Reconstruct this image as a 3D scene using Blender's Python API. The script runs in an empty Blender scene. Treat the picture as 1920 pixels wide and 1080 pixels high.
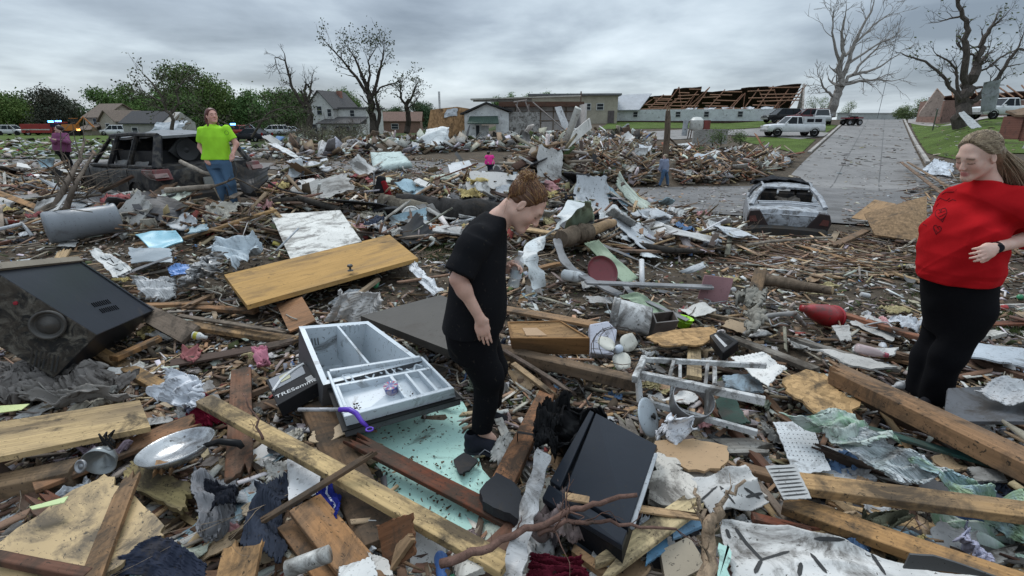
import bpy,bmesh,math,random
import numpy as np
from mathutils import Vector,Matrix,noise as mnoise
R=math.radians
scene=bpy.context.scene
COL=scene.collection
CAM_H,PITCH,F=2.2,R(18.2),960.0
cd=bpy.data.cameras.new('camera');cam=bpy.data.objects.new('camera',cd);COL.objects.link(cam)
cam.location=(0,0,CAM_H);cam.rotation_euler=(R(90)-PITCH,0,0)
cd.sensor_width=36;cd.lens=36*F/1920;cd.clip_start=.05;cd.clip_end=3000
scene.camera=cam
scene.view_settings.view_transform='Standard';scene.view_settings.look='None'
scene.view_settings.exposure=0.50;scene.view_settings.gamma=1
SUN_EL,SUN_AZ=R(52),R(-35)
world=bpy.data.worlds.new("World");scene.world=world;world.use_nodes=True
def world_nodes():
 nt=world.node_tree;nt.nodes.clear();N=nt.nodes.new;L=nt.links.new
 out=N('ShaderNodeOutputWorld');bg=N('ShaderNodeBackground');L(bg.outputs[0],out.inputs[0])
 sky=N('ShaderNodeTexSky');sky.sky_type='NISHITA';sky.sun_disc=False
 sky.sun_elevation=SUN_EL;sky.sun_rotation=SUN_AZ
 tc=N('ShaderNodeTexCoord');sep=N('ShaderNodeSeparateXYZ');L(tc.outputs['Generated'],sep.inputs[0])
 za=N('ShaderNodeMath');za.operation='MAXIMUM';L(sep.outputs[2],za.inputs[0]);za.inputs[1].default_value=0.0
 zb=N('ShaderNodeMath');zb.operation='ADD';L(za.outputs[0],zb.inputs[0]);zb.inputs[1].default_value=.13
 dx=N('ShaderNodeMath');dx.operation='DIVIDE';L(sep.outputs[0],dx.inputs[0]);L(zb.outputs[0],dx.inputs[1])
 dy=N('ShaderNodeMath');dy.operation='DIVIDE';L(sep.outputs[1],dy.inputs[0]);L(zb.outputs[0],dy.inputs[1])
 cmb=N('ShaderNodeCombineXYZ');L(dx.outputs[0],cmb.inputs[0]);L(dy.outputs[0],cmb.inputs[1])
 def noise(scale,det,rough,dist,off):
  mp=N('ShaderNodeMapping');mp.inputs['Location'].default_value=off;L(cmb.outputs[0],mp.inputs[0])
  mp.inputs['Scale'].default_value=(1,.8,1)
  n=N('ShaderNodeTexNoise');n.inputs['Scale'].default_value=scale;n.inputs['Detail'].default_value=det
  n.inputs['Roughness'].default_value=rough;n.inputs['Distortion'].default_value=dist
  L(mp.outputs[0],n.inputs['Vector']);return n
 n1=noise(.38,6,.5,.35,(3.1,7.3,0));n2=noise(1.1,7,.55,.2,(11,2,4))
 mx=N('ShaderNodeMix');mx.data_type='FLOAT';mx.inputs[0].default_value=.34
 L(n1.outputs[0],mx.inputs[2]);L(n2.outputs[0],mx.inputs[3])
 rp=N('ShaderNodeValToRGB');L(mx.outputs[0],rp.inputs[0]);e=rp.color_ramp.elements
 e[0].position=.38;e[0].color=(.150,.182,.222,1)
 e[1].position=.64;e[1].color=(.54,.605,.655,1)
 m=e.new(.46);m.color=(.25,.295,.345,1);m=e.new(.54);m.color=(.39,.45,.50,1)
 up=N('ShaderNodeMapRange');L(sep.outputs[2],up.inputs[0]);up.inputs[1].default_value=0.3;up.inputs[2].default_value=.95
 up.inputs[3].default_value=1.0;up.inputs[4].default_value=2.1
 vm=N('ShaderNodeVectorMath');vm.operation='SCALE';L(rp.outputs[0],vm.inputs[0]);L(up.outputs[0],vm.inputs['Scale'])
 sk=N('ShaderNodeVectorMath');sk.operation='SCALE';L(sky.outputs[0],sk.inputs[0]);sk.inputs['Scale'].default_value=.012
 ad=N('ShaderNodeVectorMath');ad.operation='ADD';L(vm.outputs[0],ad.inputs[0]);L(sk.outputs[0],ad.inputs[1])
 L(ad.outputs[0],bg.inputs[0]);bg.inputs[1].default_value=1.0
world_nodes()
sd=bpy.data.lights.new('sun','SUN');sd.energy=1.0;sd.angle=R(22);sd.color=(1,.985,.96)
sun=bpy.data.objects.new('sun',sd);COL.objects.link(sun)
sun.rotation_euler=(R(90)-SUN_EL,0,-SUN_AZ+R(180))
def ss(e0,e1,x):
 t=np.clip((np.asarray(x,float)-e0)/(e1-e0),0,1);return t*t*(3-2*t)
PL=([0,11,26,35,55,90,120,700],[0,0,-.6,-.7,-.2,-.5,-.6,-.6])
PM=([0,11,20,27,34,54,77,95,150,700],[0,0,-.75,-1.,-.45,.75,2.15,2.2,1.6,.5])
PC=([0,11,20,27,34,54,77,95,150,700],[0,0,-.7,-.95,-.7,.55,1.25,1.8,1.6,.5])
PR=([0,11,19,22,28,40,50,60,150,700],[0,0,-.3,-.1,.45,1.6,2.2,2.55,2.7,1.5])
def T(x,y):
 x=np.asarray(x,float);y=np.asarray(y,float);a=x/np.maximum(y,1.0)
 rr=np.maximum(y,np.hypot(x,y)*.72)
 l=np.interp(rr,*PL);c=np.interp(rr,*PC);m=np.interp(rr,*PM);r=np.interp(rr,*PR)
 w1=ss(-.12,.12,a);w2=ss(.38,.52,a);w3=ss(.74,.90,a)
 z=l*(1-w1)+c*w1;z=z*(1-w2)+m*w2;return z*(1-w3)+r*w3
MOUNDS=[(.5,11.3,1.8,1.5,.75),(-3.6,12,2.6,2.2,.42),(-5.0,8.9,1.5,.9,.30),(-9,9.2,3,2,.08),
   (-14.5,17,2.2,2.4,.75),(-9.5,15,4,3,.3),(2.6,12.2,1.3,1.0,.25),(1.2,16,1.6,1.6,.55),
   (4.3,27.3,2.6,1.8,.95),(8.6,28,3.0,1.8,.8),(13.2,29.0,1.8,1.2,.45),(1.3,29.0,1.9,1.6,.6),(9,33,3,2,.5),
   (-5,47,7,3,.4),(-17,42,6,4,.3),(3,47,4,3,.45),(-12,46,4,3,.45),(6,44,4,2.5,.35),(12,40,3,2,.3)]
def nz(x,y,s,seed=0.):
 x=np.asarray(x,float)*s+seed;y=np.asarray(y,float)*s-seed*.7
 return(np.sin(x*1.7+np.sin(y*1.3)*1.6)*np.cos(y*1.9+np.sin(x*1.1+.5)*1.4)+
   .5*np.sin(x*4.1+y*2.3+1.)*np.cos(y*3.7-x*1.3))/1.5
def S(x,y):
 x=np.asarray(x,float);y=np.asarray(y,float)
 near=.39-.27*ss(4.2,6.3,y)*ss(.8,2.6,x)+.08*ss(1.6,2.8,x)*(1-ss(3.5,4.6,y))
 near=near+.12*ss(4,8,y)*ss(-1,-4,x)
 edge=9.3+3.6*(1-ss(.5,4.5,x))+3.0*(1-ss(-7,-3,x))
 p=near*(1-ss(edge-1.5,edge+1.5,y))
 for cx,cy,sx,sy,h in MOUNDS:
  p=p+h*np.exp(-(((x-cx)/sx)**2+((y-cy)/sy)**2))
 rub=np.clip(p,0,.4)/.4
 return T(x,y)+p+rub*(.055*nz(x,y,1.9,3.)+.02*nz(x,y,6,1.))
cp,sp=math.cos(PITCH),math.sin(PITCH)
def ray(px,py):
 a,b=(px-960)/F,(540-py)/F
 return Vector((a,cp+b*sp,-sp+b*cp))
CO=Vector((0,0,CAM_H))
def at(px,py,dz=0.0,far=160):
 d=ray(px,py);t=.8;pt=t
 while t<far:
  p=CO+d*t
  if p.z<=float(S(p.x,p.y))+dz:break
  pt=t;t*=1.03
 for _ in range(14):
  m=(t+pt)/2;p=CO+d*m
  if p.z<=float(S(p.x,p.y))+dz:t=m
  else:pt=m
 return CO+d*t
def aty(px,py,y):d=ray(px,py);return CO+d*(y/d.y)
def atz(px,py,z):d=ray(px,py);return CO+d*((z-CAM_H)/d.z)
def gz(x,y,dz=0.):return float(S(x,y))+dz
MATS={}
DIRT=(.055,.045,.036)
def M(kind,color=None,rough=None,dirt=.5,var=None,scale=1.0,metal=0.0,c2=None):
 """color None -> the object's own colour; 'v' -> vertex colour."""
 key=(kind,color,rough,dirt,scale,metal,c2)
 if key in MATS:return MATS[key]
 m=bpy.data.materials.new(kind);m.use_nodes=True;nt=m.node_tree
 bs=nt.nodes['Principled BSDF'];N=nt.nodes.new;L=nt.links.new
 tc=N('ShaderNodeTexCoord');oi=N('ShaderNodeObjectInfo')
 off=N('ShaderNodeVectorMath');off.operation='ADD';L(tc.outputs['Object'],off.inputs[0])
 mu=N('ShaderNodeMath');mu.operation='MULTIPLY';mu.inputs[1].default_value=37.;L(oi.outputs['Random'],mu.inputs[0])
 cb=N('ShaderNodeCombineXYZ');L(mu.outputs[0],cb.inputs[0]);L(mu.outputs[0],cb.inputs[1]);L(mu.outputs[0],cb.inputs[2])
 if color!='v':L(cb.outputs[0],off.inputs[1])
 P=off.outputs[0]
 if color is None:base=oi.outputs['Color']
 elif color=='v':
  at_=N('ShaderNodeAttribute');at_.attribute_name='Col';base=at_.outputs['Color']
 else:
  rgb=N('ShaderNodeRGB');rgb.outputs[0].default_value=(*color,1);base=rgb.outputs[0]
 def noise(sc,det=5,ro=.6,dist=0,vec=None):
  n=N('ShaderNodeTexNoise');L(vec or P,n.inputs['Vector']);n.inputs['Scale'].default_value=sc*scale
  n.inputs['Detail'].default_value=det;n.inputs['Roughness'].default_value=ro;n.inputs['Distortion'].default_value=dist
  return n.outputs[0]
 def mapv(s):
  mp=N('ShaderNodeMapping');mp.inputs['Scale'].default_value=s;L(P,mp.inputs[0]);return mp.outputs[0]
 def rng(v,a,b,c,d):
  r_=N('ShaderNodeMapRange');L(v,r_.inputs[0])
  for i,q in enumerate((a,b,c,d)):r_.inputs[i+1].default_value=q
  return r_.outputs[0]
 def mixc(fac,a,b,mode='MIX'):
  x=N('ShaderNodeMix');x.data_type='RGBA';x.blend_type=mode
  if isinstance(fac,(int,float)):x.inputs[0].default_value=fac
  else:L(fac,x.inputs[0])
  for i,q in((6,a),(7,b)):
   if isinstance(q,tuple):x.inputs[i].default_value=(*q,1)
   else:L(q,x.inputs[i])
  return x.outputs[2]
 def math_(op,a,b):
  x=N('ShaderNodeMath');x.operation=op
  for i,q in((0,a),(1,b)):
   if isinstance(q,(int,float)):x.inputs[i].default_value=q
   else:L(q,x.inputs[i])
  return x.outputs[0]
 bump,bstr,bdist=None,.4,.01
 col=base;ro=.6
 if kind=='wood':
  g=noise(1.0,6,.65,1.2,mapv((1.6,26,26)));g2=noise(1.0,3,.6,0,mapv((6,150,150)))
  w=N('ShaderNodeTexWave');w.wave_type='BANDS';w.bands_direction='Y';L(mapv((.5,9,9)),w.inputs[0])
  w.inputs['Scale'].default_value=1.4;w.inputs['Distortion'].default_value=9;w.inputs['Detail'].default_value=3;w.inputs['Detail Scale'].default_value=.8
  gg=math_('ADD',math_('MULTIPLY',g,.65),math_('MULTIPLY',w.outputs[0],.10));gg=math_('ADD',gg,math_('MULTIPLY',g2,.25))
  f=rng(gg,.25,.75,.52,1.25)
  col=mixc(1.0,base,N_val(nt,f),'MULTIPLY')
  gray=noise(1.3,4,.6,.5,mapv((1,4,4)));col=mixc(rng(gray,.5,.72,0,.75*min(1,dirt*1.6)),col,(.135,.108,.085))
  col=mixc(rng(noise(.9,6,.65,.4,mapv((1,3,3))),.52,.66,0,.6),col,(.095,.07,.05))
  bump=g;bstr=.35;bdist=.006;ro=.72
 elif kind=='osb':
  v=N('ShaderNodeTexVoronoi');L(mapv((1,2.6,1)),v.inputs[0]);v.inputs['Scale'].default_value=16*scale;v.inputs['Randomness'].default_value=1
  v2=N('ShaderNodeTexVoronoi');L(mapv((2.4,1,1)),v2.inputs[0]);v2.inputs['Scale'].default_value=13*scale
  sp_=N('ShaderNodeSeparateColor');L(v.outputs['Color'],sp_.inputs[0]);sp2=N('ShaderNodeSeparateColor');L(v2.outputs['Color'],sp2.inputs[0])
  gg=math_('ADD',math_('MULTIPLY',sp_.outputs[0],.5),math_('MULTIPLY',sp2.outputs[1],.5))
  col=mixc(1.0,base,N_val(nt,rng(gg,0,1,.5,1.35)),'MULTIPLY');bump=gg;ro=.75
 elif kind=='paint':
  n=noise(2.2,6,.6,.3);col=mixc(1.0,base,N_val(nt,rng(n,.3,.7,.8,1.08)),'MULTIPLY');bump=noise(30,3);bstr=.12;ro=.5
 elif kind=='metal':
  n=noise(3.5,6,.6,.6);col=mixc(1.0,base,N_val(nt,rng(n,.3,.7,.65,1.15)),'MULTIPLY');bump=noise(7,4);bstr=.15;bdist=.03;ro=.38
 elif kind=='rusty':
  n=noise(5,8,.65,.6);col=mixc(rng(n,.48,.62,0,1),base,c2 or(.10,.045,.025));bump=n;ro=.7
 elif kind=='cloth':
  w1=noise(3,5,.55,.5);col=mixc(1.0,base,N_val(nt,rng(w1,.3,.7,.78,1.12)),'MULTIPLY');bump=noise(420,2);bstr=.25;bdist=.004;ro=.92
 elif kind=='plastic':
  col=mixc(1.0,base,N_val(nt,rng(noise(2.5,4),.3,.7,.85,1.06)),'MULTIPLY');bump=noise(5,4);bstr=.1;bdist=.02;ro=.36
 elif kind=='ground':
  a1=noise(1.1,9,.7,.4);a2=noise(14,8,.75,.2);a3=noise(70,4,.7)
  q=math_('ADD',math_('MULTIPLY',a1,.35),math_('MULTIPLY',a2,.4));q=math_('ADD',q,math_('MULTIPLY',a3,.25))
  rp=N('ShaderNodeValToRGB');L(q,rp.inputs[0]);e=rp.color_ramp.elements
  e[0].position=.36;e[0].color=(.032,.026,.020,1);e[1].position=.68;e[1].color=(.26,.21,.15,1)
  k=e.new(.5);k.color=(.09,.072,.055,1);k=e.new(.58);k.color=(.13,.10,.07,1)
  col=rp.outputs[0];bump=q;bstr=1.0;bdist=.05;ro=.85
 elif kind=='asphalt':
  a1=noise(.35,6,.6,.6);a2=noise(60,3,.7)
  col=mixc(1.0,base,N_val(nt,rng(a1,.3,.7,.6,1.3)),'MULTIPLY');col=mixc(1.0,col,N_val(nt,rng(a2,.25,.75,.75,1.2)),'MULTIPLY')
  mud=noise(.9,9,.72,.8);col=mixc(rng(mud,.5,.62,0,.7),col,(.05,.042,.036));bump=a2;ro=.62
  vo=N('ShaderNodeTexVoronoi');vo.feature='DISTANCE_TO_EDGE';vo.inputs['Scale'].default_value=.33;dv_=N('ShaderNodeVectorMath');dv_.operation='ADD';L(P,dv_.inputs[0]);nn_=N('ShaderNodeTexNoise');nn_.inputs['Scale'].default_value=1.2;L(P,nn_.inputs['Vector']);L(nn_.outputs['Color'],dv_.inputs[1]);L(dv_.outputs[0],vo.inputs['Vector']);col=mixc(rng(vo.outputs['Distance'],.004,.014,.4,0),col,(.05,.046,.042))
 elif kind=='slab':
  a1=noise(.25,6,.6,.6);a2=noise(9,6,.7)
  col=mixc(1.0,base,N_val(nt,rng(a1,.3,.7,.75,1.2)),'MULTIPLY');col=mixc(1.0,col,N_val(nt,rng(a2,.25,.75,.8,1.15)),'MULTIPLY')
  st=noise(1.0,8,.75,.5,mapv((.7,.7,1)));col=mixc(rng(st,.53,.64,0,.8),col,(.07,.06,.052));bump=a2;ro=.7
  vo=N('ShaderNodeTexVoronoi');vo.feature='DISTANCE_TO_EDGE';vo.inputs['Scale'].default_value=.33;dv_=N('ShaderNodeVectorMath');dv_.operation='ADD';L(P,dv_.inputs[0]);nn_=N('ShaderNodeTexNoise');nn_.inputs['Scale'].default_value=1.2;L(P,nn_.inputs['Vector']);L(nn_.outputs['Color'],dv_.inputs[1]);L(dv_.outputs[0],vo.inputs['Vector']);col=mixc(rng(vo.outputs['Distance'],.004,.014,.4,0),col,(.05,.046,.042))
 elif kind=='grass':
  a1=noise(.5,6,.6,.3);a2=noise(9,6,.8)
  col=mixc(1.0,base,N_val(nt,rng(a1,.3,.7,.6,1.3)),'MULTIPLY');col=mixc(1.0,col,N_val(nt,rng(a2,.3,.7,.45,1.5)),'MULTIPLY')
  st=noise(.8,8,.75,.5);col=mixc(rng(st,.56,.66,0,.8),col,(.07,.055,.035));bump=a2;bstr=1;bdist=.05;ro=.9
 elif kind=='bark':
  g=noise(1.0,7,.7,.8,mapv((9,9,2.2)));col=mixc(1.0,base,N_val(nt,rng(g,.3,.7,.5,1.5)),'MULTIPLY');bump=g;bstr=.8;bdist=.03;ro=.9
 elif kind=='leaf':
  at2=N('ShaderNodeAttribute');at2.attribute_name='Col'
  col=mixc(1.0,base,at2.outputs['Color'],'MULTIPLY')if color!='v' else base;ro=.7
 elif kind=='skin':
  col=mixc(1.0,base,N_val(nt,rng(noise(18,4),.3,.7,.88,1.1)),'MULTIPLY');col=mixc(rng(noise(7,5),.5,.68,0,.35),col,(.50,.24,.19));col=mixc(rng(noise(160,2),.66,.72,0,.3),col,(.36,.18,.11));bump=noise(90,4);bstr=.08;bdist=.004;ro=.5
  bs.inputs['Subsurface Weight'].default_value=.12;bs.inputs['Subsurface Scale'].default_value=.01;bs.inputs['Subsurface Radius'].default_value=(1,.4,.25)
 elif kind=='hair':
  ro=.45
 elif kind=='marble':
  n=noise(7,8,.65,1.5);col=mixc(rng(n,.45,.6,0,.8),base,c2 or(.2,.2,.2));bump=n;bstr=.2;ro=.5
 elif kind=='siding':
  w=N('ShaderNodeTexWave');w.wave_type='BANDS';w.bands_direction='Z';w.wave_profile='SAW';L(tc.outputs['Object'],w.inputs[0]);w.inputs['Scale'].default_value=1.25
  n=noise(1.2,7,.7,.4);col=mixc(1.0,base,N_val(nt,rng(n,.3,.7,.8,1.1)),'MULTIPLY');bump=w.outputs[0];bstr=.6;bdist=.03
  col=mixc(rng(w.outputs[0],.0,.12,.35,0),col,(.08,.08,.08))
 elif kind=='corr':
  w=N('ShaderNodeTexWave');w.wave_type='BANDS';w.bands_direction='X';L(tc.outputs['Object'],w.inputs[0]);w.inputs['Scale'].default_value=1.6*scale
  n=noise(1.2,7,.7,.4);col=mixc(1.0,base,N_val(nt,rng(n,.3,.7,.75,1.1)),'MULTIPLY');bump=w.outputs[0];bstr=.7;bdist=.04;ro=.45
 elif kind=='shingle':
  b=N('ShaderNodeTexBrick');L(tc.outputs['Object'],b.inputs[0]);b.inputs['Scale'].default_value=3.0*scale;b.inputs['Mortar Size'].default_value=.03
  b.inputs[1].default_value=(.85,.85,.85,1);b.inputs[2].default_value=(1.15,1.15,1.15,1);b.inputs[3].default_value=(.4,.4,.4,1)
  col=mixc(1.0,base,b.outputs[0],'MULTIPLY');ro=.9;bump=noise(3,6)
 elif kind=='brick':
  b=N('ShaderNodeTexBrick');mp=N('ShaderNodeMapping');mp.inputs['Rotation'].default_value=(R(90),0,0);L(tc.outputs['Object'],mp.inputs[0]);L(mp.outputs[0],b.inputs[0]);b.inputs['Scale'].default_value=4.;b.inputs['Mortar Size'].default_value=.02
  b.inputs[1].default_value=(.8,.8,.8,1);b.inputs[2].default_value=(1.2,1.2,1.2,1);b.inputs[3].default_value=(1.6,1.6,1.6,1)
  col=mixc(1.0,base,b.outputs[0],'MULTIPLY');ro=.9;bump=b.outputs[1]
 elif kind=='plain':ro=.5
 if dirt>0 and kind not in('ground','asphalt','slab','grass','leaf','skin','hair','plain'):
  d1=noise(3.2,8,.72,.6);col=mixc(rng(d1,.66-.24*dirt,.76-.20*dirt,0,.85),col,DIRT)
  d2=noise(48,3,.6,.8,mapv((1,1.7,1)));col=mixc(rng(d2,.66-.05*dirt,.70-.05*dirt,0,.85),col,(.035,.03,.024))
 L(col,bs.inputs['Base Color'])
 bs.inputs['Roughness'].default_value=ro if rough is None else rough
 bs.inputs['Metallic'].default_value=metal
 bs.inputs['Specular IOR Level'].default_value=.08 if kind in('cloth','wood','osb','bark','ground','grass','leaf')else .22 if kind in('paint','plain')else .4
 if isinstance(color,tuple)and max(color)<.06:bs.inputs['Specular IOR Level'].default_value=.10 if kind!='metal' else .2
 if bump is not None:
  b=N('ShaderNodeBump');b.inputs['Strength'].default_value=bstr;b.inputs['Distance'].default_value=bdist
  L(bump,b.inputs['Height']);L(b.outputs[0],bs.inputs['Normal'])
 MATS[key]=m;return m
def N_val(nt,v):
 c=nt.nodes.new('ShaderNodeCombineColor')
 for i in range(3):nt.links.new(v,c.inputs[i])
 return c.outputs[0]
def glass(color=(.75,.8,.82),rough=.08,alpha=.35):
 key=('glass',color,rough,alpha)
 if key in MATS:return MATS[key]
 m=bpy.data.materials.new('clear');m.use_nodes=True;b=m.node_tree.nodes['Principled BSDF']
 b.inputs['Base Color'].default_value=(*color,1);b.inputs['Roughness'].default_value=rough;b.inputs['Alpha'].default_value=alpha
 MATS[key]=m;return m
def emit(color,s):
 m=bpy.data.materials.new('lamp');m.use_nodes=True;b=m.node_tree.nodes['Principled BSDF']
 b.inputs['Base Color'].default_value=(*color,1);b.inputs['Emission Color'].default_value=(*color,1);b.inputs['Emission Strength'].default_value=s
 return m
def tag(o,label=None,cat=None,group=None,kind=None):
 if label:o['label']=label
 if cat:o['category']=cat
 if group:o['group']=group
 if kind:o['kind']=kind
 return o
def empty(name,loc,rz=0,rot=None):
 o=bpy.data.objects.new(name,None);COL.objects.link(o);o.location=loc;o.rotation_euler=rot or(0,0,rz)
 o.empty_display_size=.1;return o
def copy_tree(o,parent=None):
 c=o.copy();COL.objects.link(c);c.parent=parent
 for ch in list(o.children):copy_tree(ch,c)
 return c
class MB:
 def __init__(s):s.v=[];s.f=[];s.mi=[];s.col=[];s.cur=0;s.c=(1,1,1)
 def add(s,vs,fs,mi=None,c=None):
  b=len(s.v);s.v+=[tuple(q)for q in vs];s.f+=[tuple(i+b for i in q)for q in fs]
  s.mi+=[s.cur if mi is None else mi]*len(fs);s.col+=[c or s.c]*len(vs)
 def box(s,c,sz,rot=None,mi=None,taper=1.0):
  hx,hy,hz=sz[0]/2,sz[1]/2,sz[2]/2;c=Vector(c)
  vs=[Vector((x*(taper if z>0 else 1),y*(taper if z>0 else 1),z))for z in(-hz,hz)for x,y in((-hx,-hy),(hx,-hy),(hx,hy),(-hx,hy))]
  if rot is not None:vs=[rot@q for q in vs]
  s.add([c+q for q in vs],[(3,2,1,0),(4,5,6,7),(0,1,5,4),(1,2,6,5),(2,3,7,6),(3,0,4,7)],mi)
 def tube(s,pts,rad,n=6,mi=None,cap=True,flat=1.0,up=None,c=None):
  pts=[Vector(p)for p in pts];k=len(pts)
  if not hasattr(rad,'__len__'):rad=[rad]*k
  vs=[];prev=up and Vector(up)
  for i,p in enumerate(pts):
   t=(pts[min(i+1,k-1)]-pts[max(i-1,0)])
   t=t.normalized()if t.length>1e-9 else Vector((0,0,1))
   a=prev if prev is not None else(Vector((0,0,1))if abs(t.z)<.9 else Vector((1,0,0)))
   u=(a-t*a.dot(t));u=u.normalized()if u.length>1e-6 else t.orthogonal().normalized()
   w=t.cross(u);prev=u
   for j in range(n):
    an=2*math.pi*j/n
    vs.append(p+u*(math.cos(an)*rad[i]*flat)+w*(math.sin(an)*rad[i]))
  fs=[(i*n+j,i*n+(j+1)%n,(i+1)*n+(j+1)%n,(i+1)*n+j)for i in range(k-1)for j in range(n)]
  if cap:fs+=[tuple(range(n-1,-1,-1)),tuple((k-1)*n+j for j in range(n))]
  s.add(vs,fs,mi,c)
 def lathe(s,prof,n=20,axis=None,org=(0,0,0),mi=None):
  """prof: (r, h) pairs along axis matrix (3x3)"""
  ax=axis or Matrix.Identity(3);org=Vector(org);vs=[]
  for r_,h in prof:
   for j in range(n):
    an=2*math.pi*j/n;vs.append(org+ax@Vector((r_*math.cos(an),r_*math.sin(an),h)))
  k=len(prof)
  s.add(vs,[(i*n+j,i*n+(j+1)%n,(i+1)*n+(j+1)%n,(i+1)*n+j)for i in range(k-1)for j in range(n)],mi)
 def disc(s,c,r_,ax=None,n=20,mi=None):
  ax=ax or Matrix.Identity(3);c=Vector(c)
  s.add([c+ax@Vector((r_*math.cos(2*math.pi*j/n),r_*math.sin(2*math.pi*j/n),0))for j in range(n)],[tuple(range(n))],mi)
 def prism(s,poly,z0,z1,fr=None,mi=None):
  fr=fr or(lambda q:q);n=len(poly)
  vs=[fr(Vector((x,y,z)))for z in(z0,z1)for x,y in poly]
  s.add(vs,[tuple(range(n-1,-1,-1)),tuple(range(n,2*n))]+[(i,(i+1)%n,n+(i+1)%n,n+i)for i in range(n)],mi)
 def build(s,name,mats,parent=None,loc=None,smooth=False,matrix=None,color=None,bevel=0,angle=35):
  me=bpy.data.meshes.new(name)
  lo=Vector(loc)if loc is not None else Vector((0,0,0))
  vs=s.v if loc is None else[tuple(Vector(q)-lo)for q in s.v]
  me.from_pydata(vs,[],s.f)
  if not isinstance(mats,(list,tuple)):mats=[mats]
  for m in mats:me.materials.append(m)
  if len(mats)>1:me.polygons.foreach_set('material_index',s.mi)
  if any(c!=(1,1,1)for c in s.col):
   ca=me.color_attributes.new('Col','FLOAT_COLOR','POINT')
   ca.data.foreach_set('color',np.array([(*c,1.)for c in s.col],dtype=np.float32).ravel())
  if smooth:me.shade_smooth();
  o=bpy.data.objects.new(name,me);COL.objects.link(o)
  if parent is not None:o.parent=parent
  if matrix is not None:o.matrix_world=matrix
  elif loc is not None:o.location=lo if parent is None else lo
  if color:o.color=(*color,1)
  if bevel:
   b=o.modifiers.new('bevel','BEVEL');b.width=bevel;b.segments=2;b.limit_method='ANGLE';b.angle_limit=R(angle)
  return o
def autosmooth(o,ang=40):
 o.data.shade_smooth()
 try:o.data.set_sharp_from_angle(angle=R(ang))
 except Exception:pass
 return o
def frame(o,x,up=Vector((0,0,1))):
 x=x.normalized();z=up-x*up.dot(x)
 z=z.normalized()if z.length>1e-5 else x.orthogonal().normalized()
 y=z.cross(x);m=Matrix((x,y,z)).transposed().to_4x4();m.translation=o;return m
def board_mesh(mb,L,W,Th,rng,br=(0,0),nx=8,ny=6,warp=.0,jag=.08,org=Vector((0,0,0)),rot=None,c=None):
 vs=[];j0=[rng.random()*jag*br[0]*(1+(rng.random()<.3)*1.2)for _ in range(ny+1)]
 j1=[rng.random()*jag*br[1]*(1+(rng.random()<.3)*1.2)for _ in range(ny+1)]
 b1,b2=(rng.random()-.5)*warp,(rng.random()-.5)*warp
 for s_ in(1,-1):
  for i in range(nx+1):
   t=i/nx
   for j in range(ny+1):
    x=-L/2+L*t
    if i==0:x+=j0[j]
    if i==nx:x-=j1[j]
    if i==1:x+=j0[j]*.6
    if i==nx-1:x-=j1[j]*.6
    y=(j/ny-.5)*W;ed=1 if j in(0,ny)else 0
    y*=1+ed*(rng.random()-.5)*.02
    z=s_*Th/2+b1*math.sin(t*3.14)+b2*(t-.5)*(j/ny-.5)
    if ed:z-=s_*Th*.08
    v=Vector((x,y,z))
    if rot is not None:v=rot@v
    vs.append(org+v)
 n=(nx+1)*(ny+1);idx=lambda i,j:i*(ny+1)+j;fs=[]
 for i in range(nx):
  for j in range(ny):
   fs.append((idx(i,j),idx(i+1,j),idx(i+1,j+1),idx(i,j+1)))
   fs.append((n+idx(i,j),n+idx(i,j+1),n+idx(i+1,j+1),n+idx(i+1,j)))
 for i in range(nx):
  fs.append((idx(i,0),n+idx(i,0),n+idx(i+1,0),idx(i+1,0)))
  fs.append((idx(i,ny),idx(i+1,ny),n+idx(i+1,ny),n+idx(i,ny)))
 for j in range(ny):
  fs.append((idx(0,j),idx(0,j+1),n+idx(0,j+1),n+idx(0,j)))
  fs.append((idx(nx,j),n+idx(nx,j),n+idx(nx,j+1),idx(nx,j+1)))
 mb.add(vs,fs,None,c)
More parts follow.
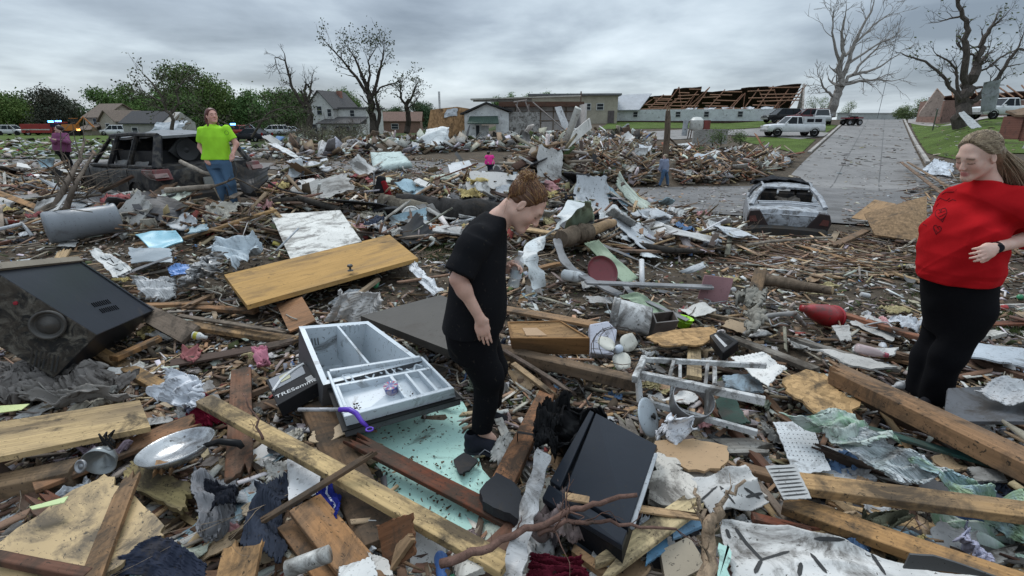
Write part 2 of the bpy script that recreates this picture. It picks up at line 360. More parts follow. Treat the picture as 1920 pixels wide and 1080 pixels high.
def patch_mesh(mb,cs,nu=10,nv=10,th=.01,jag=0.,crumple=0.,cs_scale=3.,curl=0.,seed=0,fold=0.,foldn=5,local=None,ridge=False,hump=0.):
 a,b,c,d=[Vector(q)for q in cs];rng=random.Random(seed)
 nrm=(b-a).cross(d-a).normalized()
 if nrm.z<0:nrm=-nrm
 ju=[[rng.random()*jag for _ in range(max(nu,nv)+1)]for _ in range(4)]
 top=[]
 so=Vector((seed*3.7%50,seed*1.3%50,0))
 for i in range(nu+1):
  for j in range(nv+1):
   u,v=i/nu,j/nv
   uu=ju[0][j]+u*(1-ju[0][j]-ju[1][j]);vv=ju[2][i]+v*(1-ju[2][i]-ju[3][i])
   p=(a*(1-uu)+b*uu)*(1-vv)+(d*(1-uu)+c*uu)*vv
   h=0.
   if crumple:
    q=p*cs_scale+so
    n_=mnoise.noise(q)+.5*mnoise.noise(q*2.1)
    if ridge:n_=1-2*abs(mnoise.noise(q))+.6*(1-2*abs(mnoise.noise(q*2.3+so)))
    h+=crumple*n_
    lat=Vector((mnoise.noise(q+Vector((9,0,0))),mnoise.noise(q+Vector((0,9,0))),0))*crumple*.8
    p=p+lat
   if curl:h+=curl*((2*u-1)**2)
   if fold:
    w_=mnoise.noise(p*2.1+so)*1.1;n_=mnoise.noise(Vector((u*1.3+so.x,(v+w_*.22)*foldn*1.7,so.y)));h+=fold*2.2*((1-2.4*abs(n_))if seed%2 else n_*2)
   if hump:h+=hump*math.sin(u*3.1416)*math.sin(v*3.1416)
   top.append(p+nrm*h)
 W=nv+1;bot=[]
 for i in range(nu+1):
  for j in range(nv+1):
   du=top[min(i+1,nu)*W+j]-top[max(i-1,0)*W+j];dv=top[i*W+min(j+1,nv)]-top[i*W+max(j-1,0)]
   n_=du.cross(dv);n_=n_.normalized()if n_.length>1e-9 else nrm
   if n_.dot(nrm)<0 and not ridge:n_=-n_
   bot.append(top[i*W+j]-n_*th)
 n=len(top);fs=[]
 for i in range(nu):
  for j in range(nv):
   q=i*W+j;fs.append((q,q+W,q+W+1,q+1));fs.append((n+q,n+q+1,n+q+W+1,n+q+W))
 for i in range(nu):q=i*W;fs.append((q,n+q,n+q+W,q+W));q+=nv;fs.append((q,q+W,n+q+W,n+q))
 for j in range(nv):q=j;fs.append((q,q+1,n+q+1,n+q));q=nu*W+j;fs.append((q,n+q,n+q+1,q+1))
 vs=top+bot
 if local is not None:inv=local.inverted();vs=[inv@q for q in vs]
 mb.add(vs,fs)
 return top
# ================================================================== SETTING
def grid_mesh(name,xs,ys,fn,mats,kind='structure',mi=None,smooth=True):
 X,Y=np.meshgrid(xs,ys,indexing='ij');Z=fn(X,Y)
 v=np.stack([X,Y,Z],-1).reshape(-1,3);nx,ny=len(xs),len(ys)
 i,j=np.meshgrid(np.arange(nx-1),np.arange(ny-1),indexing='ij');q=(i*ny+j).ravel()
 f=np.stack([q,q+ny,q+ny+1,q+1],-1)
 me=bpy.data.meshes.new(name);me.from_pydata(v.tolist(),[],f.tolist())
 for m in(mats if isinstance(mats,list)else[mats]):me.materials.append(m)
 if mi is not None:me.polygons.foreach_set('material_index',mi(v[f].mean(1)).astype(np.int32))
 if smooth:me.shade_smooth()
 o=bpy.data.objects.new(name,me);COL.objects.link(o);o['kind']=kind;return o
def gaxis(lo,hi,fine,cent=0.,growth=1.06,start=.12):
 a=[cent];s_=start
 while a[-1]<hi:a.append(a[-1]+s_);s_=s_ if a[-1]<fine else s_*growth
 b=[cent];s_=start
 while b[-1]>lo:b.append(b[-1]-s_);s_=s_ if b[-1]>-fine else s_*growth
 return np.array(b[:0:-1]+a)
grid_mesh('ground',gaxis(-900,900,12,start=.14),gaxis(-6,1500,14,cent=2.,growth=1.05,start=.13),S,M('ground'))
def in_poly(px,py,poly):
 r_=np.zeros(np.shape(px),bool);n=len(poly)
 for k in range(n):
  x1,y1=poly[k];x2,y2=poly[(k+1)%n]
  c=((y1>py)!=(y2>py))&(px<(x2-x1)*(py-y1)/(y2-y1+1e-9)+x1);r_^=c
 return r_
def sheet(name,poly,dz,m,step=1.0,kind='structure',rag=0.):
 """flat-lying sheet over the terrain inside a world polygon"""
 xs=[p[0]for p in poly];ys=[p[1]for p in poly]
 bm=bmesh.new();vs=[bm.verts.new((x,y,0))for x,y in poly];bm.faces.new(vs)
 for ax,lo,hi in((0,min(xs),max(xs)),(1,min(ys),max(ys))):
  k=lo+step
  while k<hi:
   no=(1,0,0)if ax==0 else(0,1,0);co=(k,0,0)if ax==0 else(0,k,0)
   bmesh.ops.bisect_plane(bm,geom=bm.verts[:]+bm.edges[:]+bm.faces[:],plane_co=co,plane_no=no);k+=step
 bmesh.ops.triangulate(bm,faces=bm.faces[:])
 for v in bm.verts:v.co.z=float(T(v.co.x,v.co.y))+dz
 me=bpy.data.meshes.new(name);bm.to_mesh(me);bm.free();me.materials.append(m);me.shade_smooth()
 o=bpy.data.objects.new(name,me);COL.objects.link(o);o['kind']=kind;return o
def W2(px,py):
 p=atT(px,py);return(p.x,p.y)
def atT(px,py,dz=0.):
 d=ray(px,py);t=2.;pt=t
 while t<400:
  p=CO+d*t
  if p.z<=float(T(p.x,p.y))+dz:break
  pt=t;t*=1.02
 for _ in range(14):
  m=(t+pt)/2;p=CO+d*m
  if p.z<=float(T(p.x,p.y))+dz:t=m
  else:pt=m
 return CO+d*t
GR=M('grass',(.085,.125,.03));GR2=M('grass',(.055,.075,.028))
sheet('lawn',[(-60,38),(-10,38),(-6,60),(-6,150),(-150,150),(-150,60)],.03,GR2,2.5)
sheet('lawn',[W2(0,292),W2(60,286),W2(180,283),W2(215,262),W2(210,252),W2(0,250)],.06,GR,1.5)
sheet('lawn',[W2(1120,243),W2(1290,241),W2(1420,240),W2(1450,227),W2(1300,228),W2(1140,232)],.05,GR,2.)
sheet('lawn',[W2(1370,258),W2(1410,270),W2(1500,290),W2(1530,262),W2(1460,259)],.05,GR,1.)
sheet('lawn',[W2(1500,252),W2(1540,256),W2(1570,236),W2(1545,233)],.05,GR,1.)
sheet('lawn',[W2(1706,228),W2(1712,245),W2(1738,288),W2(1790,300),(34,26),(60,40),(80,60),(60,62),(48,58)],.05,GR,1.2)
sheet('lawn',[(38,85),(60,100),(120,100),(160,260),(-6,260),(-6,110),(10,98)],.03,GR2,6.)
ASP=M('asphalt',(.135,.128,.125));SLB=M('slab',(.20,.19,.183));SLB2=M('slab',(.22,.205,.195))
sheet('street',[(30,9),(21,7.8),(13.5,8.6),(7.5,11),(4.5,14.5),(3,18),(0,24),(-6,29.5),(-14,31.5),(-60,33),(-60,39),(-14,38.5),(-4,37),(2,34.5),(7,30),(12,26.5),(18,24.5),(19.5,25.5),(24,23.5),(30,20)],.04,ASP,1.0)
cl=[W2(1500,292),W2(1590,224)];cr=[W2(1732,300),W2(1690,224)]
s0,s1=Vector((*W2(1462,348),0)),Vector((*W2(1765,350),0))
e0,e1=Vector((*W2(1592,225),0)),Vector((*W2(1692,226),0))
e0+=(e0-s0).normalized()*12;e1+=(e1-s1).normalized()*12
sheet('uphill_street',[tuple(s0.xy),tuple(s1.xy),tuple(e1.xy),tuple(e0.xy)],.045,SLB,1.2)
sheet('driveway',[W2(1280,262),W2(1365,254),W2(1500,262),W2(1545,256),W2(1555,250),W2(1430,241),W2(1290,243),W2(1180,250),W2(1180,264)],.055,SLB2,1.2)
sheet('pavement',[W2(1695,224),W2(1702,231),(44,52),(70,66),(72,70),(46,58)],.075,M('slab',(.34,.31,.29)),1.5)
for px_,nm in((.36,'joint'),(.67,'joint')):
 a,b=s0.lerp(s1,px_),e0.lerp(e1,px_);n_=(b-a).normalized().cross(Vector((0,0,1)))*.025
 sheet('pavement_joint',[tuple((a-n_).xy),tuple((a+n_).xy),tuple((b+n_).xy),tuple((b-n_).xy)],.05,M('plain',(.07,.065,.06)),2.)
def kerb(a,b,w=.22,h=.14,n=26):
 mb=MB();a,b=Vector(a),Vector(b);sd_=(b-a).normalized().cross(Vector((0,0,1)))*w/2;rows=[]
 for i in range(n+1):
  p=a.lerp(b,i/n);z=float(T(p.x,p.y));rows.append([(p.x+sd_.x*k,p.y+sd_.y*k,z+q)for k,q in((-1,-.1),(-1,h),(1,h),(1,-.1))])
 vs=[q for r_ in rows for q in r_]
 mb.add(vs,[(i*4+j,i*4+j+1,i*4+j+5,i*4+j+4)for i in range(n)for j in range(3)]+[(0,1,2,3),tuple(n*4+j for j in(3,2,1,0))])
 o=mb.build('kerb',M('slab',(.36,.33,.30)));o['kind']='structure'
sd0=(s0-s1).normalized()*.25
kerb(s0+sd0+(e0-s0)*.2,e0+sd0);kerb(s1-sd0+(e1-s1)*.16,e1-sd0)
def grow(mb,p,d,L,r_,lev,rng,spread=.6,n_seg=4,kids=(2,4),bend=.25,minr=.012,upb=.1,tips=None,sides=5,decay=.68):
 pts=[p.copy()];rs=[r_];d=d.normalized();st=[]
 for i in range(n_seg):
  d=(d+Vector((rng.gauss(0,bend),rng.gauss(0,bend),rng.gauss(0,bend)+upb))*.5).normalized()
  p=p+d*(L/n_seg);pts.append(p.copy());rs.append(max(minr*.6,r_*(1-.55*(i+1)/n_seg)));st.append((p.copy(),d.copy(),rs[-1]))
 mb.tube(pts,rs,sides if r_>.05 else 3 if r_<.02 else 4,cap=False)
 if tips is not None and lev<=1:tips.append((p.copy(),d.copy()))
 if lev<=0:return
 for k in range(rng.randint(*kids)):
  q,dd,rr=st[rng.randint(max(0,n_seg-3),n_seg-1)]if k else st[-1]
  ax=dd.orthogonal().normalized();ax.rotate(Matrix.Rotation(rng.random()*6.283,3,dd))
  nd=(dd+ax*(spread*(.6+rng.random()*.8))).normalized()
  grow(mb,q,nd,L*decay*(.7+rng.random()*.6),max(rr*.8,minr),lev-1,rng,spread,n_seg,kids,bend,minr,upb,tips,sides,decay)
def leaf_cloud(mb,blobs,n,size,rng,base=(.045,.075,.025),warm=.3):
 """many small leaf quads in clumps spread through ellipsoids; holes where noise is low"""
 tot=sum(b[1][0]*b[1][1]*b[1][2]for b in blobs)
 for c,r_ in blobs:
  c=Vector(c);m=int(n*r_[0]*r_[1]*r_[2]/tot)+20;clumps=[]
  for _ in range(max(10,m//16)):
   v=Vector((rng.gauss(0,1),rng.gauss(0,1),rng.gauss(0,1))).normalized()*(rng.random()**.4)
   if mnoise.noise(Vector((c.x+v.x*r_[0],c.y+v.y*r_[1],c.z+v.z*r_[2]))*(1.6/max(r_[0],.5)))<-.30:continue
   g=1.2+1.15*rng.random();hue=rng.random()
   col=(base[0]*g*(1+warm*hue),base[1]*g,base[2]*g)
   cc=c+Vector((v.x*r_[0],v.y*r_[1],v.z*r_[2]))
   for _k in range(16):
    q=cc+Vector((rng.gauss(0,1),rng.gauss(0,1),rng.gauss(0,1)))*(size*1.5)
    a=Vector((rng.gauss(0,1),rng.gauss(0,1),rng.gauss(0,1))).normalized();b=a.orthogonal().normalized()
    s_=size*(.5+rng.random()*.8);a*=s_*.7;b*=s_*.45
    mb.add([q-a,q-b*.8,q+a,q+b*.8],[(0,1,2,3)],None,col)
BARK=M('bark',(.10,.085,.07));BARKD=M('bark',(.055,.045,.038));LEAF=M('leaf','v')
def leafy_tree(base,h,w,seed,label,n=2600,col=(.045,.08,.022),name='leafy_tree',group='leafy trees on the skyline',trunk=.3,low=.2,size=None):
 rng=random.Random(seed);base=Vector(base);root=empty(name,base);tag(root,label,'tree',group)
 mb=MB();tr=.035*h;mb.tube([(0,0,-.5),(0,0,h*.25),(w*.04,0,h*.55)],[tr,tr*.8,tr*.45],7)
 blobs=[]
 for k in range(9):
  an=rng.random()*6.28;rr=w*.3*math.sqrt(rng.random());z=h*(low+.18+(.72-low)*rng.random())
  c=(math.cos(an)*rr*1.1,math.sin(an)*rr*.8,z);b=w*(.17+.12*rng.random())*(1.15-.55*z/h)
  blobs.append((c,(b*1.15,b,b*.85)))
  mb.tube([(0,0,h*.3),((c[0])*.5,c[1]*.5,(h*.3+z)/2),c],[tr*.45,tr*.3,tr*.1],5)
 blobs.append(((0,0,h*.86),(w*.17,w*.16,h*.13)))
 mb.build('trunk',BARKD,root)
 lb=MB();leaf_cloud(lb,blobs,n,size or h*.028,rng,col);lb.build('crown',LEAF,root)
 return root
BASEZ=lambda px,y:(((px-960)/F)*(y*cp+(CAM_H)*sp),y)
def gp(px,y):
 """world ground point seen in column px at distance y"""
 x=(px-960)/F*(y*cp+.3);return Vector((x,y,gz(x,y)))
def top_h(px,py_top,y,zbase):
 return aty(px,py_top,y).z-zbase
TL=[# px, py top, y, width, colour, label
 (18,172,110,15,(.05,.085,.025),'pale green tree at the far left edge beyond the grass'),
 (50,196,112,12,(.06,.09,.03),'low light green tree between the edge tree and the dark tree'),
 (100,170,105,13,(.03,.036,.026),'very dark round tree beyond the red fire engine'),
 (132,188,108,10,(.032,.055,.024),'dark green tree on the right flank of the very dark tree'),
 (205,164,112,9,(.045,.085,.028),'green tree rising left behind the tan house roof'),
 (245,160,115,12,(.05,.09,.028),'bright green broad tree behind the tan house'),
 (282,172,120,10,(.045,.075,.028),'green tree behind the dark wrecked roof'),
 (352,122,96,11,(.045,.08,.025),'tallest leafy tree on the left skyline, broken at its crown'),
 (395,132,98,12,(.05,.085,.025),'large leafy tree directly behind the lime shirted woman'),
 (330,178,92,9,(.05,.09,.03),'low leafy tree left behind the wrecked dark suv'),
 (440,165,102,12,(.055,.095,.03),'full green tree right of the lime shirted woman'),
 (478,172,100,9,(.04,.08,.026),'darker green tree in the middle of the left tree line'),
 (505,168,106,10,(.05,.09,.03),'green tree left of the snapped bare trunk'),
 (545,172,108,9,(.04,.07,.026),'green tree behind the snapped bare trunk'),
 (575,178,112,8,(.045,.08,.03),'small green tree close left of the white house'),
 (655,165,135,11,(.05,.085,.03),'green tree behind the white two storey house'),
 (702,205,130,8,(.035,.06,.025),'low dark tree between white house and brown house'),
 (785,196,140,9,(.03,.055,.028),'dark tree left of the orange plywood wall'),
 (745,204,142,8,(.035,.06,.028),'dark bush behind the brown roofed house')]
for i,(px,pt,y,w,c,lab)in enumerate(TL):
 b=gp(px,y);leafy_tree(b,top_h(px,pt,y,b.z),w,50+i,lab,13000,c,low=.0,size=.29)
TS=[(932,180,120,'leftmost of the small trees above the shop roof'),(958,176,122,'second small tree above the shop roof, narrow'),(992,174,120,'wide small tree above the middle of the shop roof'),
  (1025,171,121,'brightest small tree above the ruined wall'),(1062,178,123,'small dark tree at the left corner of the tan metal building')]
for i,(px,pt,y,lab)in enumerate(TS):
 b=gp(px,y);leafy_tree(b,top_h(px,pt,y,b.z),4.6,90+i,lab,3000,(.05,.095,.03),group='small trees above the shop roof',low=.1,size=.25)
TR=[(1530,183,120,7,'round green tree right of the roofless barn'),(1586,190,125,4.5,'small round tree right of the big bare tree'),(1700,200,90,4,'low shrub at the top of the uphill street'),
  (1722,188,88,4.2,'taller shrub at the top right of the uphill street'),(1738,193,90,3.4,'shrub beside the red clad walker on the hill'),(1680,206,92,3,'leftmost low shrub at the top of the street')]
for i,(px,pt,y,w,lab)in enumerate(TR):
 b=gp(px,y);leafy_tree(b,top_h(px,pt,y,b.z),w,110+i,lab,2600,(.055,.085,.035),group='shrubs and trees on the hill',low=.0,size=.17)
def bare_tree(base_px,y,limbs,label,seed,minr=.02,twig=(2.2,3),name='bare_tree',bark=None,leaves=0,r0=.4,dens=1.0,kids=(2,3),bend=.35):
 rng=random.Random(seed);b=aty(base_px[0],base_px[1],y);root=empty(name,b);tag(root,label,'tree','storm stripped trees')
 mb=MB();tips=[]
 for li,(pts,ra,rb)in enumerate(limbs):
  off=(rng.random()-.5)*2.5 if li else 0
  P=[]
  for k,(px,py)in enumerate(pts):
   t=k/max(1,len(pts)-1);P.append(aty(px,py,y+off*t)-b)
  if li==0:P[0].z-=.6
  rs=[ra+(rb-ra)*k/(len(P)-1)for k in range(len(P))]
  Q=[P[0]];q_r=[rs[0]]
  for k in range(len(P)-1):
   for s_ in(.33,.66,1):
    v=P[k].lerp(P[k+1],s_);w_=rs[k]+(rs[k+1]-rs[k])*s_
    if s_<1:v+=Vector((rng.gauss(0,1),rng.gauss(0,1),rng.gauss(0,1)))*w_*.35
    Q.append(v);q_r.append(w_)
  mb.tube(Q,q_r,7 if ra>.12 else 5)
  n=int(len(Q)*dens*(1.2 if ra<.3 else .5))
  for k in range(n):
   i=rng.randint(max(1,len(Q)//3),len(Q)-1);d=(Q[i]-Q[i-1]).normalized();ax=d.orthogonal().normalized();ax.rotate(Matrix.Rotation(rng.random()*6.28,3,d))
   grow(mb,Q[i],(d+ax*.9).normalized(),twig[0]*(.5+rng.random()*.7),max(minr*1.5,q_r[i]*.4),twig[1]-1,rng,.75,4,kids,bend,minr,.12,tips,4)
  grow(mb,Q[-1],(Q[-1]-Q[-2]).normalized(),twig[0]*.8,max(minr,q_r[-1]*.9),twig[1]-1,rng,.7,4,kids,bend,minr,.12,tips,4)
 mb.build('trunk',bark or BARK,root)
 if leaves:
  lb=MB()
  for _ in range(leaves):
   t,d=rng.choice(tips);q=t+Vector((rng.gauss(0,.25),rng.gauss(0,.25),rng.gauss(0,.25)));g=.7+rng.random()*.6
   a=Vector((rng.gauss(0,1),rng.gauss(0,1),rng.gauss(0,1))).normalized()*.12;c=a.orthogonal()*.7
   lb.add([q-a,q-c,q+a,q+c],[(0,1,2,3)],None,(.06*g,.07*g,.035*g))
  lb.build('leaves',LEAF,root)
 return root
GRB=M('bark',(.26,.24,.22));
bare_tree((1559,212),85,[
 ([(1559,212),(1566,185),(1574,165),(1577,150)],.75,.5),([(1577,150),(1575,120),(1580,95),(1578,60),(1585,30)],.42,.1),
 ([(1577,150),(1590,120),(1600,90),(1612,60),(1632,25),(1638,8)],.38,.08),([(1575,120),(1566,90),(1560,60),(1562,35)],.25,.07),
 ([(1580,155),(1600,140),(1625,135),(1650,125),(1672,110)],.3,.08),([(1600,140),(1615,118),(1640,95),(1655,78)],.22,.07),
 ([(1582,158),(1610,152),(1640,150),(1672,152)],.26,.07),([(1566,182),(1550,172),(1542,160),(1540,150)],.22,.07),
 ([(1585,105),(1610,75),(1640,45),(1665,28)],.2,.06),([(1590,120),(1620,100),(1650,80),(1672,72)],.2,.06)],
 'tall bare pale grey tree beside the top of the uphill street',7,.03,(2.3,3),bark=GRB,dens=.75,kids=(2,3))
bare_tree((1808,222),46,[
 ([(1806,224),(1806,200),(1812,175),(1822,150),(1832,125)],.62,.34),([(1815,175),(1808,130),(1810,80),(1812,50),(1803,20),(1795,-15)],.3,.12),
 ([(1832,125),(1838,100),(1842,80),(1855,55),(1862,45)],.3,.1),([(1800,190),(1790,172),(1765,140),(1735,115),(1700,105)],.17,.06),
 ([(1798,185),(1794,150),(1793,130),(1775,112),(1760,104)],.14,.05),([(1815,200),(1838,180),(1862,155),(1885,125),(1908,92),(1925,95)],.22,.08),
 ([(1842,80),(1860,50),(1878,35)],.1,.04),([(1803,30),(1780,35),(1765,40)],.09,.04),([(1855,125),(1875,108),(1900,96)],.1,.05),([(1885,125),(1915,120)],.07,.03),
 ([(1834,128),(1846,108),(1850,102)],.22,.12),([(1908,92),(1916,72),(1920,62)],.07,.03)],
 'thick broken dark tree on the right lawn with grey metal sheet wrapped round it',11,.012,(1.05,3),bark=M('bark',(.10,.085,.075)),leaves=260,dens=.65,kids=(2,3),bend=.4)
bare_tree((590,248),78,[([(588,248),(582,225),(580,200),(572,185)],.5,.28),([(572,200),(560,185),(548,165),(541,140),(535,115),(534,104)],.28,.07),
 ([(535,115),(522,108),(515,108),(519,125),(525,140)],.08,.04),([(574,190),(570,170),(574,158),(580,165)],.25,.12),([(577,190),(582,165),(585,148)],.2,.08)],
 'snapped dark bare trunk with splintered leaning limb left of the white house',5,.02,(1.0,3),bark=BARKD,dens=.6)
bare_tree((700,246),76,[([(700,246),(698,215),(696,190),(690,170)],.55,.35),([(692,178),(675,155),(655,130),(640,110),(620,90)],.26,.07),([(690,170),(678,140),(668,115),(660,100)],.25,.08),
 ([(696,190),(705,160),(712,130),(718,110),(720,92)],.26,.08),([(700,180),(712,165),(730,158),(742,155)],.15,.06),([(690,170),(694,140),(690,115),(700,98)],.2,.06),([(706,246),(712,215),(706,190)],.3,.2)],
 'tall thin limbed tree almost bare right of the white house',6,.02,(1.7,3),bark=BARKD,leaves=1100,dens=.7,kids=(1,3))
bare_tree((762,240),82,[([(762,242),(765,215),(762,195)],.45,.3),([(762,200),(752,185),(750,170),(752,158)],.22,.09),([(763,198),(772,182),(778,165),(780,160)],.2,.09),([(764,205),(775,195),(782,185)],.12,.06)],
 'short splintered bare tree before the brown roofed house',8,.02,(1.0,3),bark=BARKD,leaves=250,dens=1.0)
bare_tree((320,246),60,[([(318,248),(325,225),(310,200),(300,175),(280,150)],.22,.08),([(318,215),(335,195),(330,170),(345,150)],.15,.06),([(305,190),(290,185),(275,175)],.1,.04)],
 'leaning bare tree with thin twigs left behind the dark suv',15,.02,(1.6,3),bark=BARK,leaves=500,dens=1.2)
bare_tree((470,235),58,[([(470,246),(500,215),(520,205),(550,200)],.12,.05),([(450,240),(480,228),(530,215)],.1,.04),([(440,240),(410,225),(385,215)],.1,.04)],
 'tangle of fallen bare limbs below the left tree line',16,.018,(1.7,3),bark=BARK,leaves=300,dens=1.4)
def bldg(name,label,px,y,rz=0.,cat='building',group=None):
 b=gp(px,y);b.z=float(T(b.x,b.y));r_=empty(name,b,rz);tag(r_,label,cat,group);return r_
WS=lambda c:M('siding',c,dirt=.35)
def wall_box(root,name,x0,x1,y0,y1,z0,z1,m,gable=None):
 """gable: 'x' or 'y' ridge axis with height"""
 mb=MB()
 if gable:
  ax,h=gable;
  if ax=='x':poly=[(y0,z0),(y1,z0),(y1,z1),((y0+y1)/2,z1+h),(y0,z1)];mb.prism(poly,x0,x1,lambda q:Vector((q.z,q.x,q.y)))
  else:poly=[(x0,z0),(x1,z0),(x1,z1),((x0+x1)/2,z1+h),(x0,z1)];mb.prism(poly,y0,y1,lambda q:Vector((q.x,q.z,q.y)))
 else:mb.box(((x0+x1)/2,(y0+y1)/2,(z0+z1)/2),(x1-x0,y1-y0,z1-z0))
 return mb.build(name,m,root)
def gable_roof(root,x0,x1,y0,y1,z1,h,ax,m,ov=.4,th=.18,name='roof'):
 mb=MB()
 if ax=='x':
  yc=(y0+y1)/2;s_=h/(yc-y0)
  for sg in(-1,1):
   ye=yc+sg*(yc-y0+ov);ze=z1-ov*s_
   mb.add([(x0-ov,yc,z1+h+.02),(x1+ov,yc,z1+h+.02),(x1+ov,ye,ze+.02),(x0-ov,ye,ze+.02),(x0-ov,yc,z1+h+th),(x1+ov,yc,z1+h+th),(x1+ov,ye,ze+th),(x0-ov,ye,ze+th)],
     [(0,1,2,3),(7,6,5,4),(0,4,5,1),(1,5,6,2),(2,6,7,3),(3,7,4,0)])
 else:
  xc=(x0+x1)/2;s_=h/(xc-x0)
  for sg in(-1,1):
   xe=xc+sg*(xc-x0+ov);ze=z1-ov*s_
   mb.add([(xc,y0-ov,z1+h+.02),(xc,y1+ov,z1+h+.02),(xe,y1+ov,ze+.02),(xe,y0-ov,ze+.02),(xc,y0-ov,z1+h+th),(xc,y1+ov,z1+h+th),(xe,y1+ov,ze+th),(xe,y0-ov,ze+th)],
     [(0,1,2,3),(7,6,5,4),(0,4,5,1),(1,5,6,2),(2,6,7,3),(3,7,4,0)])
 return mb.build(name,m,root)
def window(root,x,y,z,w,h,face='y',fc=(.6,.6,.58),pane=(.03,.035,.04),name='window',depth=.12):
 fr=MB();t=.09
 def bx(cx,cz,sx,sz):fr.box((cx,y,cz)if face=='y' else(x,cx,cz),(sx,depth,sz)if face=='y' else(depth,sx,sz))
 c0=x if face=='y' else y
 bx(c0,z+h/2+t/2,w+2*t,t);bx(c0,z-h/2-t/2,w+2*t,t);bx(c0-w/2-t/2,z,t,h);bx(c0+w/2+t/2,z,t,h);bx(c0,z,w,.05)
 f=fr.build(name,M('paint',fc,dirt=.3),root)
 p=MB();p.box((x,y,z),(w,depth*.5,h)if face=='y' else(depth*.5,w,h));p.build('pane',M('plain',pane,rough=.15),f);return f
def white_house():
 r_=bldg('white_house','white two storey house with gabled roof and holed siding behind the debris',640,106,R(-14),'house')
 w=WS((.62,.61,.58));rf=M('shingle',(.09,.085,.085))
 wall_box(r_,'wall',-5.2,0.4,-3,6,-1,5.0,w,('y',2.9));gable_roof(r_,-5.2,.4,-3,6,5.0,2.9,'y',rf)
 wall_box(r_,'wall',.42,6.5,-1.6,5,-1,4.7,w);m=MB();m.box((3.5,1.8,4.85),(6.6,7.4,.3));m.build('roof',rf,r_)
 wall_box(r_,'porch_wall',-1.2,6.8,-5.2,-1.62,-1,2.0,WS((.58,.56,.52)))
 m=MB();m.add([(-1.8,-5.8,1.95),(7.4,-5.8,1.95),(7,-1.64,3.1),(-1.4,-1.64,3.1),(-1.8,-5.8,2.12),(7.4,-5.8,2.12),(7,-1.64,3.3),(-1.4,-1.64,3.3)],[(3,2,1,0),(4,5,6,7),(0,1,5,4),(1,2,6,5),(2,3,7,6),(3,0,4,7)]);m.build('porch_roof',rf,r_)
 window(r_,-2.5,-3.05,4.4,1.0,1.5);window(r_,-3.9,-3.05,1.2,.9,1.4);window(r_,-.4,-3.05,4.0,.8,1.3);window(r_,3.6,-1.65,3.9,.9,1.1);window(r_,3.4,-5.25,.9,3.0,1.3);window(r_,5.9,-5.25,.9,.7,1.3)
 window(r_,-5.25,0,4,.9,1.3,'x');window(r_,-5.25,3,1,.9,1.3,'x')
 m=MB();m.box((-.5,-5.25,.55),(.9,.1,2.0));m.build('door',M('paint',(.10,.11,.12)),r_)
 m=MB();m.box((-1.6,3,7.4),(.8,.8,1.6));m.build('chimney',M('brick',(.25,.12,.09)),r_)
white_house()
def tan_house():
 r_=bldg('tan_house','tan house with hipped brown roof and broken porch among far left trees',200,100,R(-20),'house')
 rf=M('shingle',(.19,.145,.115));w=WS((.42,.37,.30))
 wall_box(r_,'wall',-2.5,3,-2,5,-1,3.2,w,('x',2.2));gable_roof(r_,-2.5,3,-2,5,3.2,2.2,'x',rf)
 wall_box(r_,'wing_wall',3.02,7,-3,3,-1,2.6,w,('y',1.6));gable_roof(r_,3.02,7,-3,3,2.6,1.6,'y',rf,name='wing_roof')
 wall_box(r_,'porch_wall',-1,2.6,-4.6,-2.02,-1,.9,w);m=MB();m.add([(-1.4,-5,.9),(3,-5,.9),(3,-2.05,1.9),(-1.4,-2.05,1.9),(-1.4,-5,1.05),(3,-5,1.05),(3,-2.05,2.05),(-1.4,-2.05,2.05)],[(3,2,1,0),(4,5,6,7),(0,1,5,4),(1,2,6,5),(2,3,7,6),(3,0,4,7)]);m.build('porch_roof',rf,r_)
 window(r_,.3,-2.05,2.3,.9,1.1);window(r_,5,-3.05,1.5,.9,1.1)
 r2=bldg('wrecked_house','collapsed house with dark torn roof and white sheeting left of the dark suv',285,80,R(-10),'house')
 w2=WS((.4,.38,.35));wall_box(r2,'wall',-4,4,-1,4,-1,2.2,w2,('x',1.5));gable_roof(r2,-4,2.5,-1,4,2.2,1.5,'x',M('shingle',(.06,.06,.065)))
 m=MB();patch_mesh(m,[(1,-3,.2),(8,-3.4,.2),(7,-1,2.8),(2.5,-1.2,2.3)],8,6,.06,.1,.35,1.,seed=3);m.build('torn_sheeting',M('paint',(.5,.53,.56)),r2)
 m=MB()
 for i in range(6):m.tube([(2.6+i*.5,0,1.8),(3.2+i*.6,.6,3.9-i*.35)],.07,4)
 m.build('rafter',M('wood',(.25,.18,.12)),r2);window(r2,-2,-1.05,1,.9,1)
 r3=bldg('brown_house','low brown roofed house behind short splintered tree',752,120,R(5),'house')
 wall_box(r3,'wall',-4.5,4.5,-3,3,-1,2.6,M('brick',(.2,.12,.09)),('x',1.7));gable_roof(r3,-4.5,4.5,-3,3,2.6,1.7,'x',M('shingle',(.21,.13,.10)));window(r3,-1,-3.05,1.4,1.4,1)
tan_house()
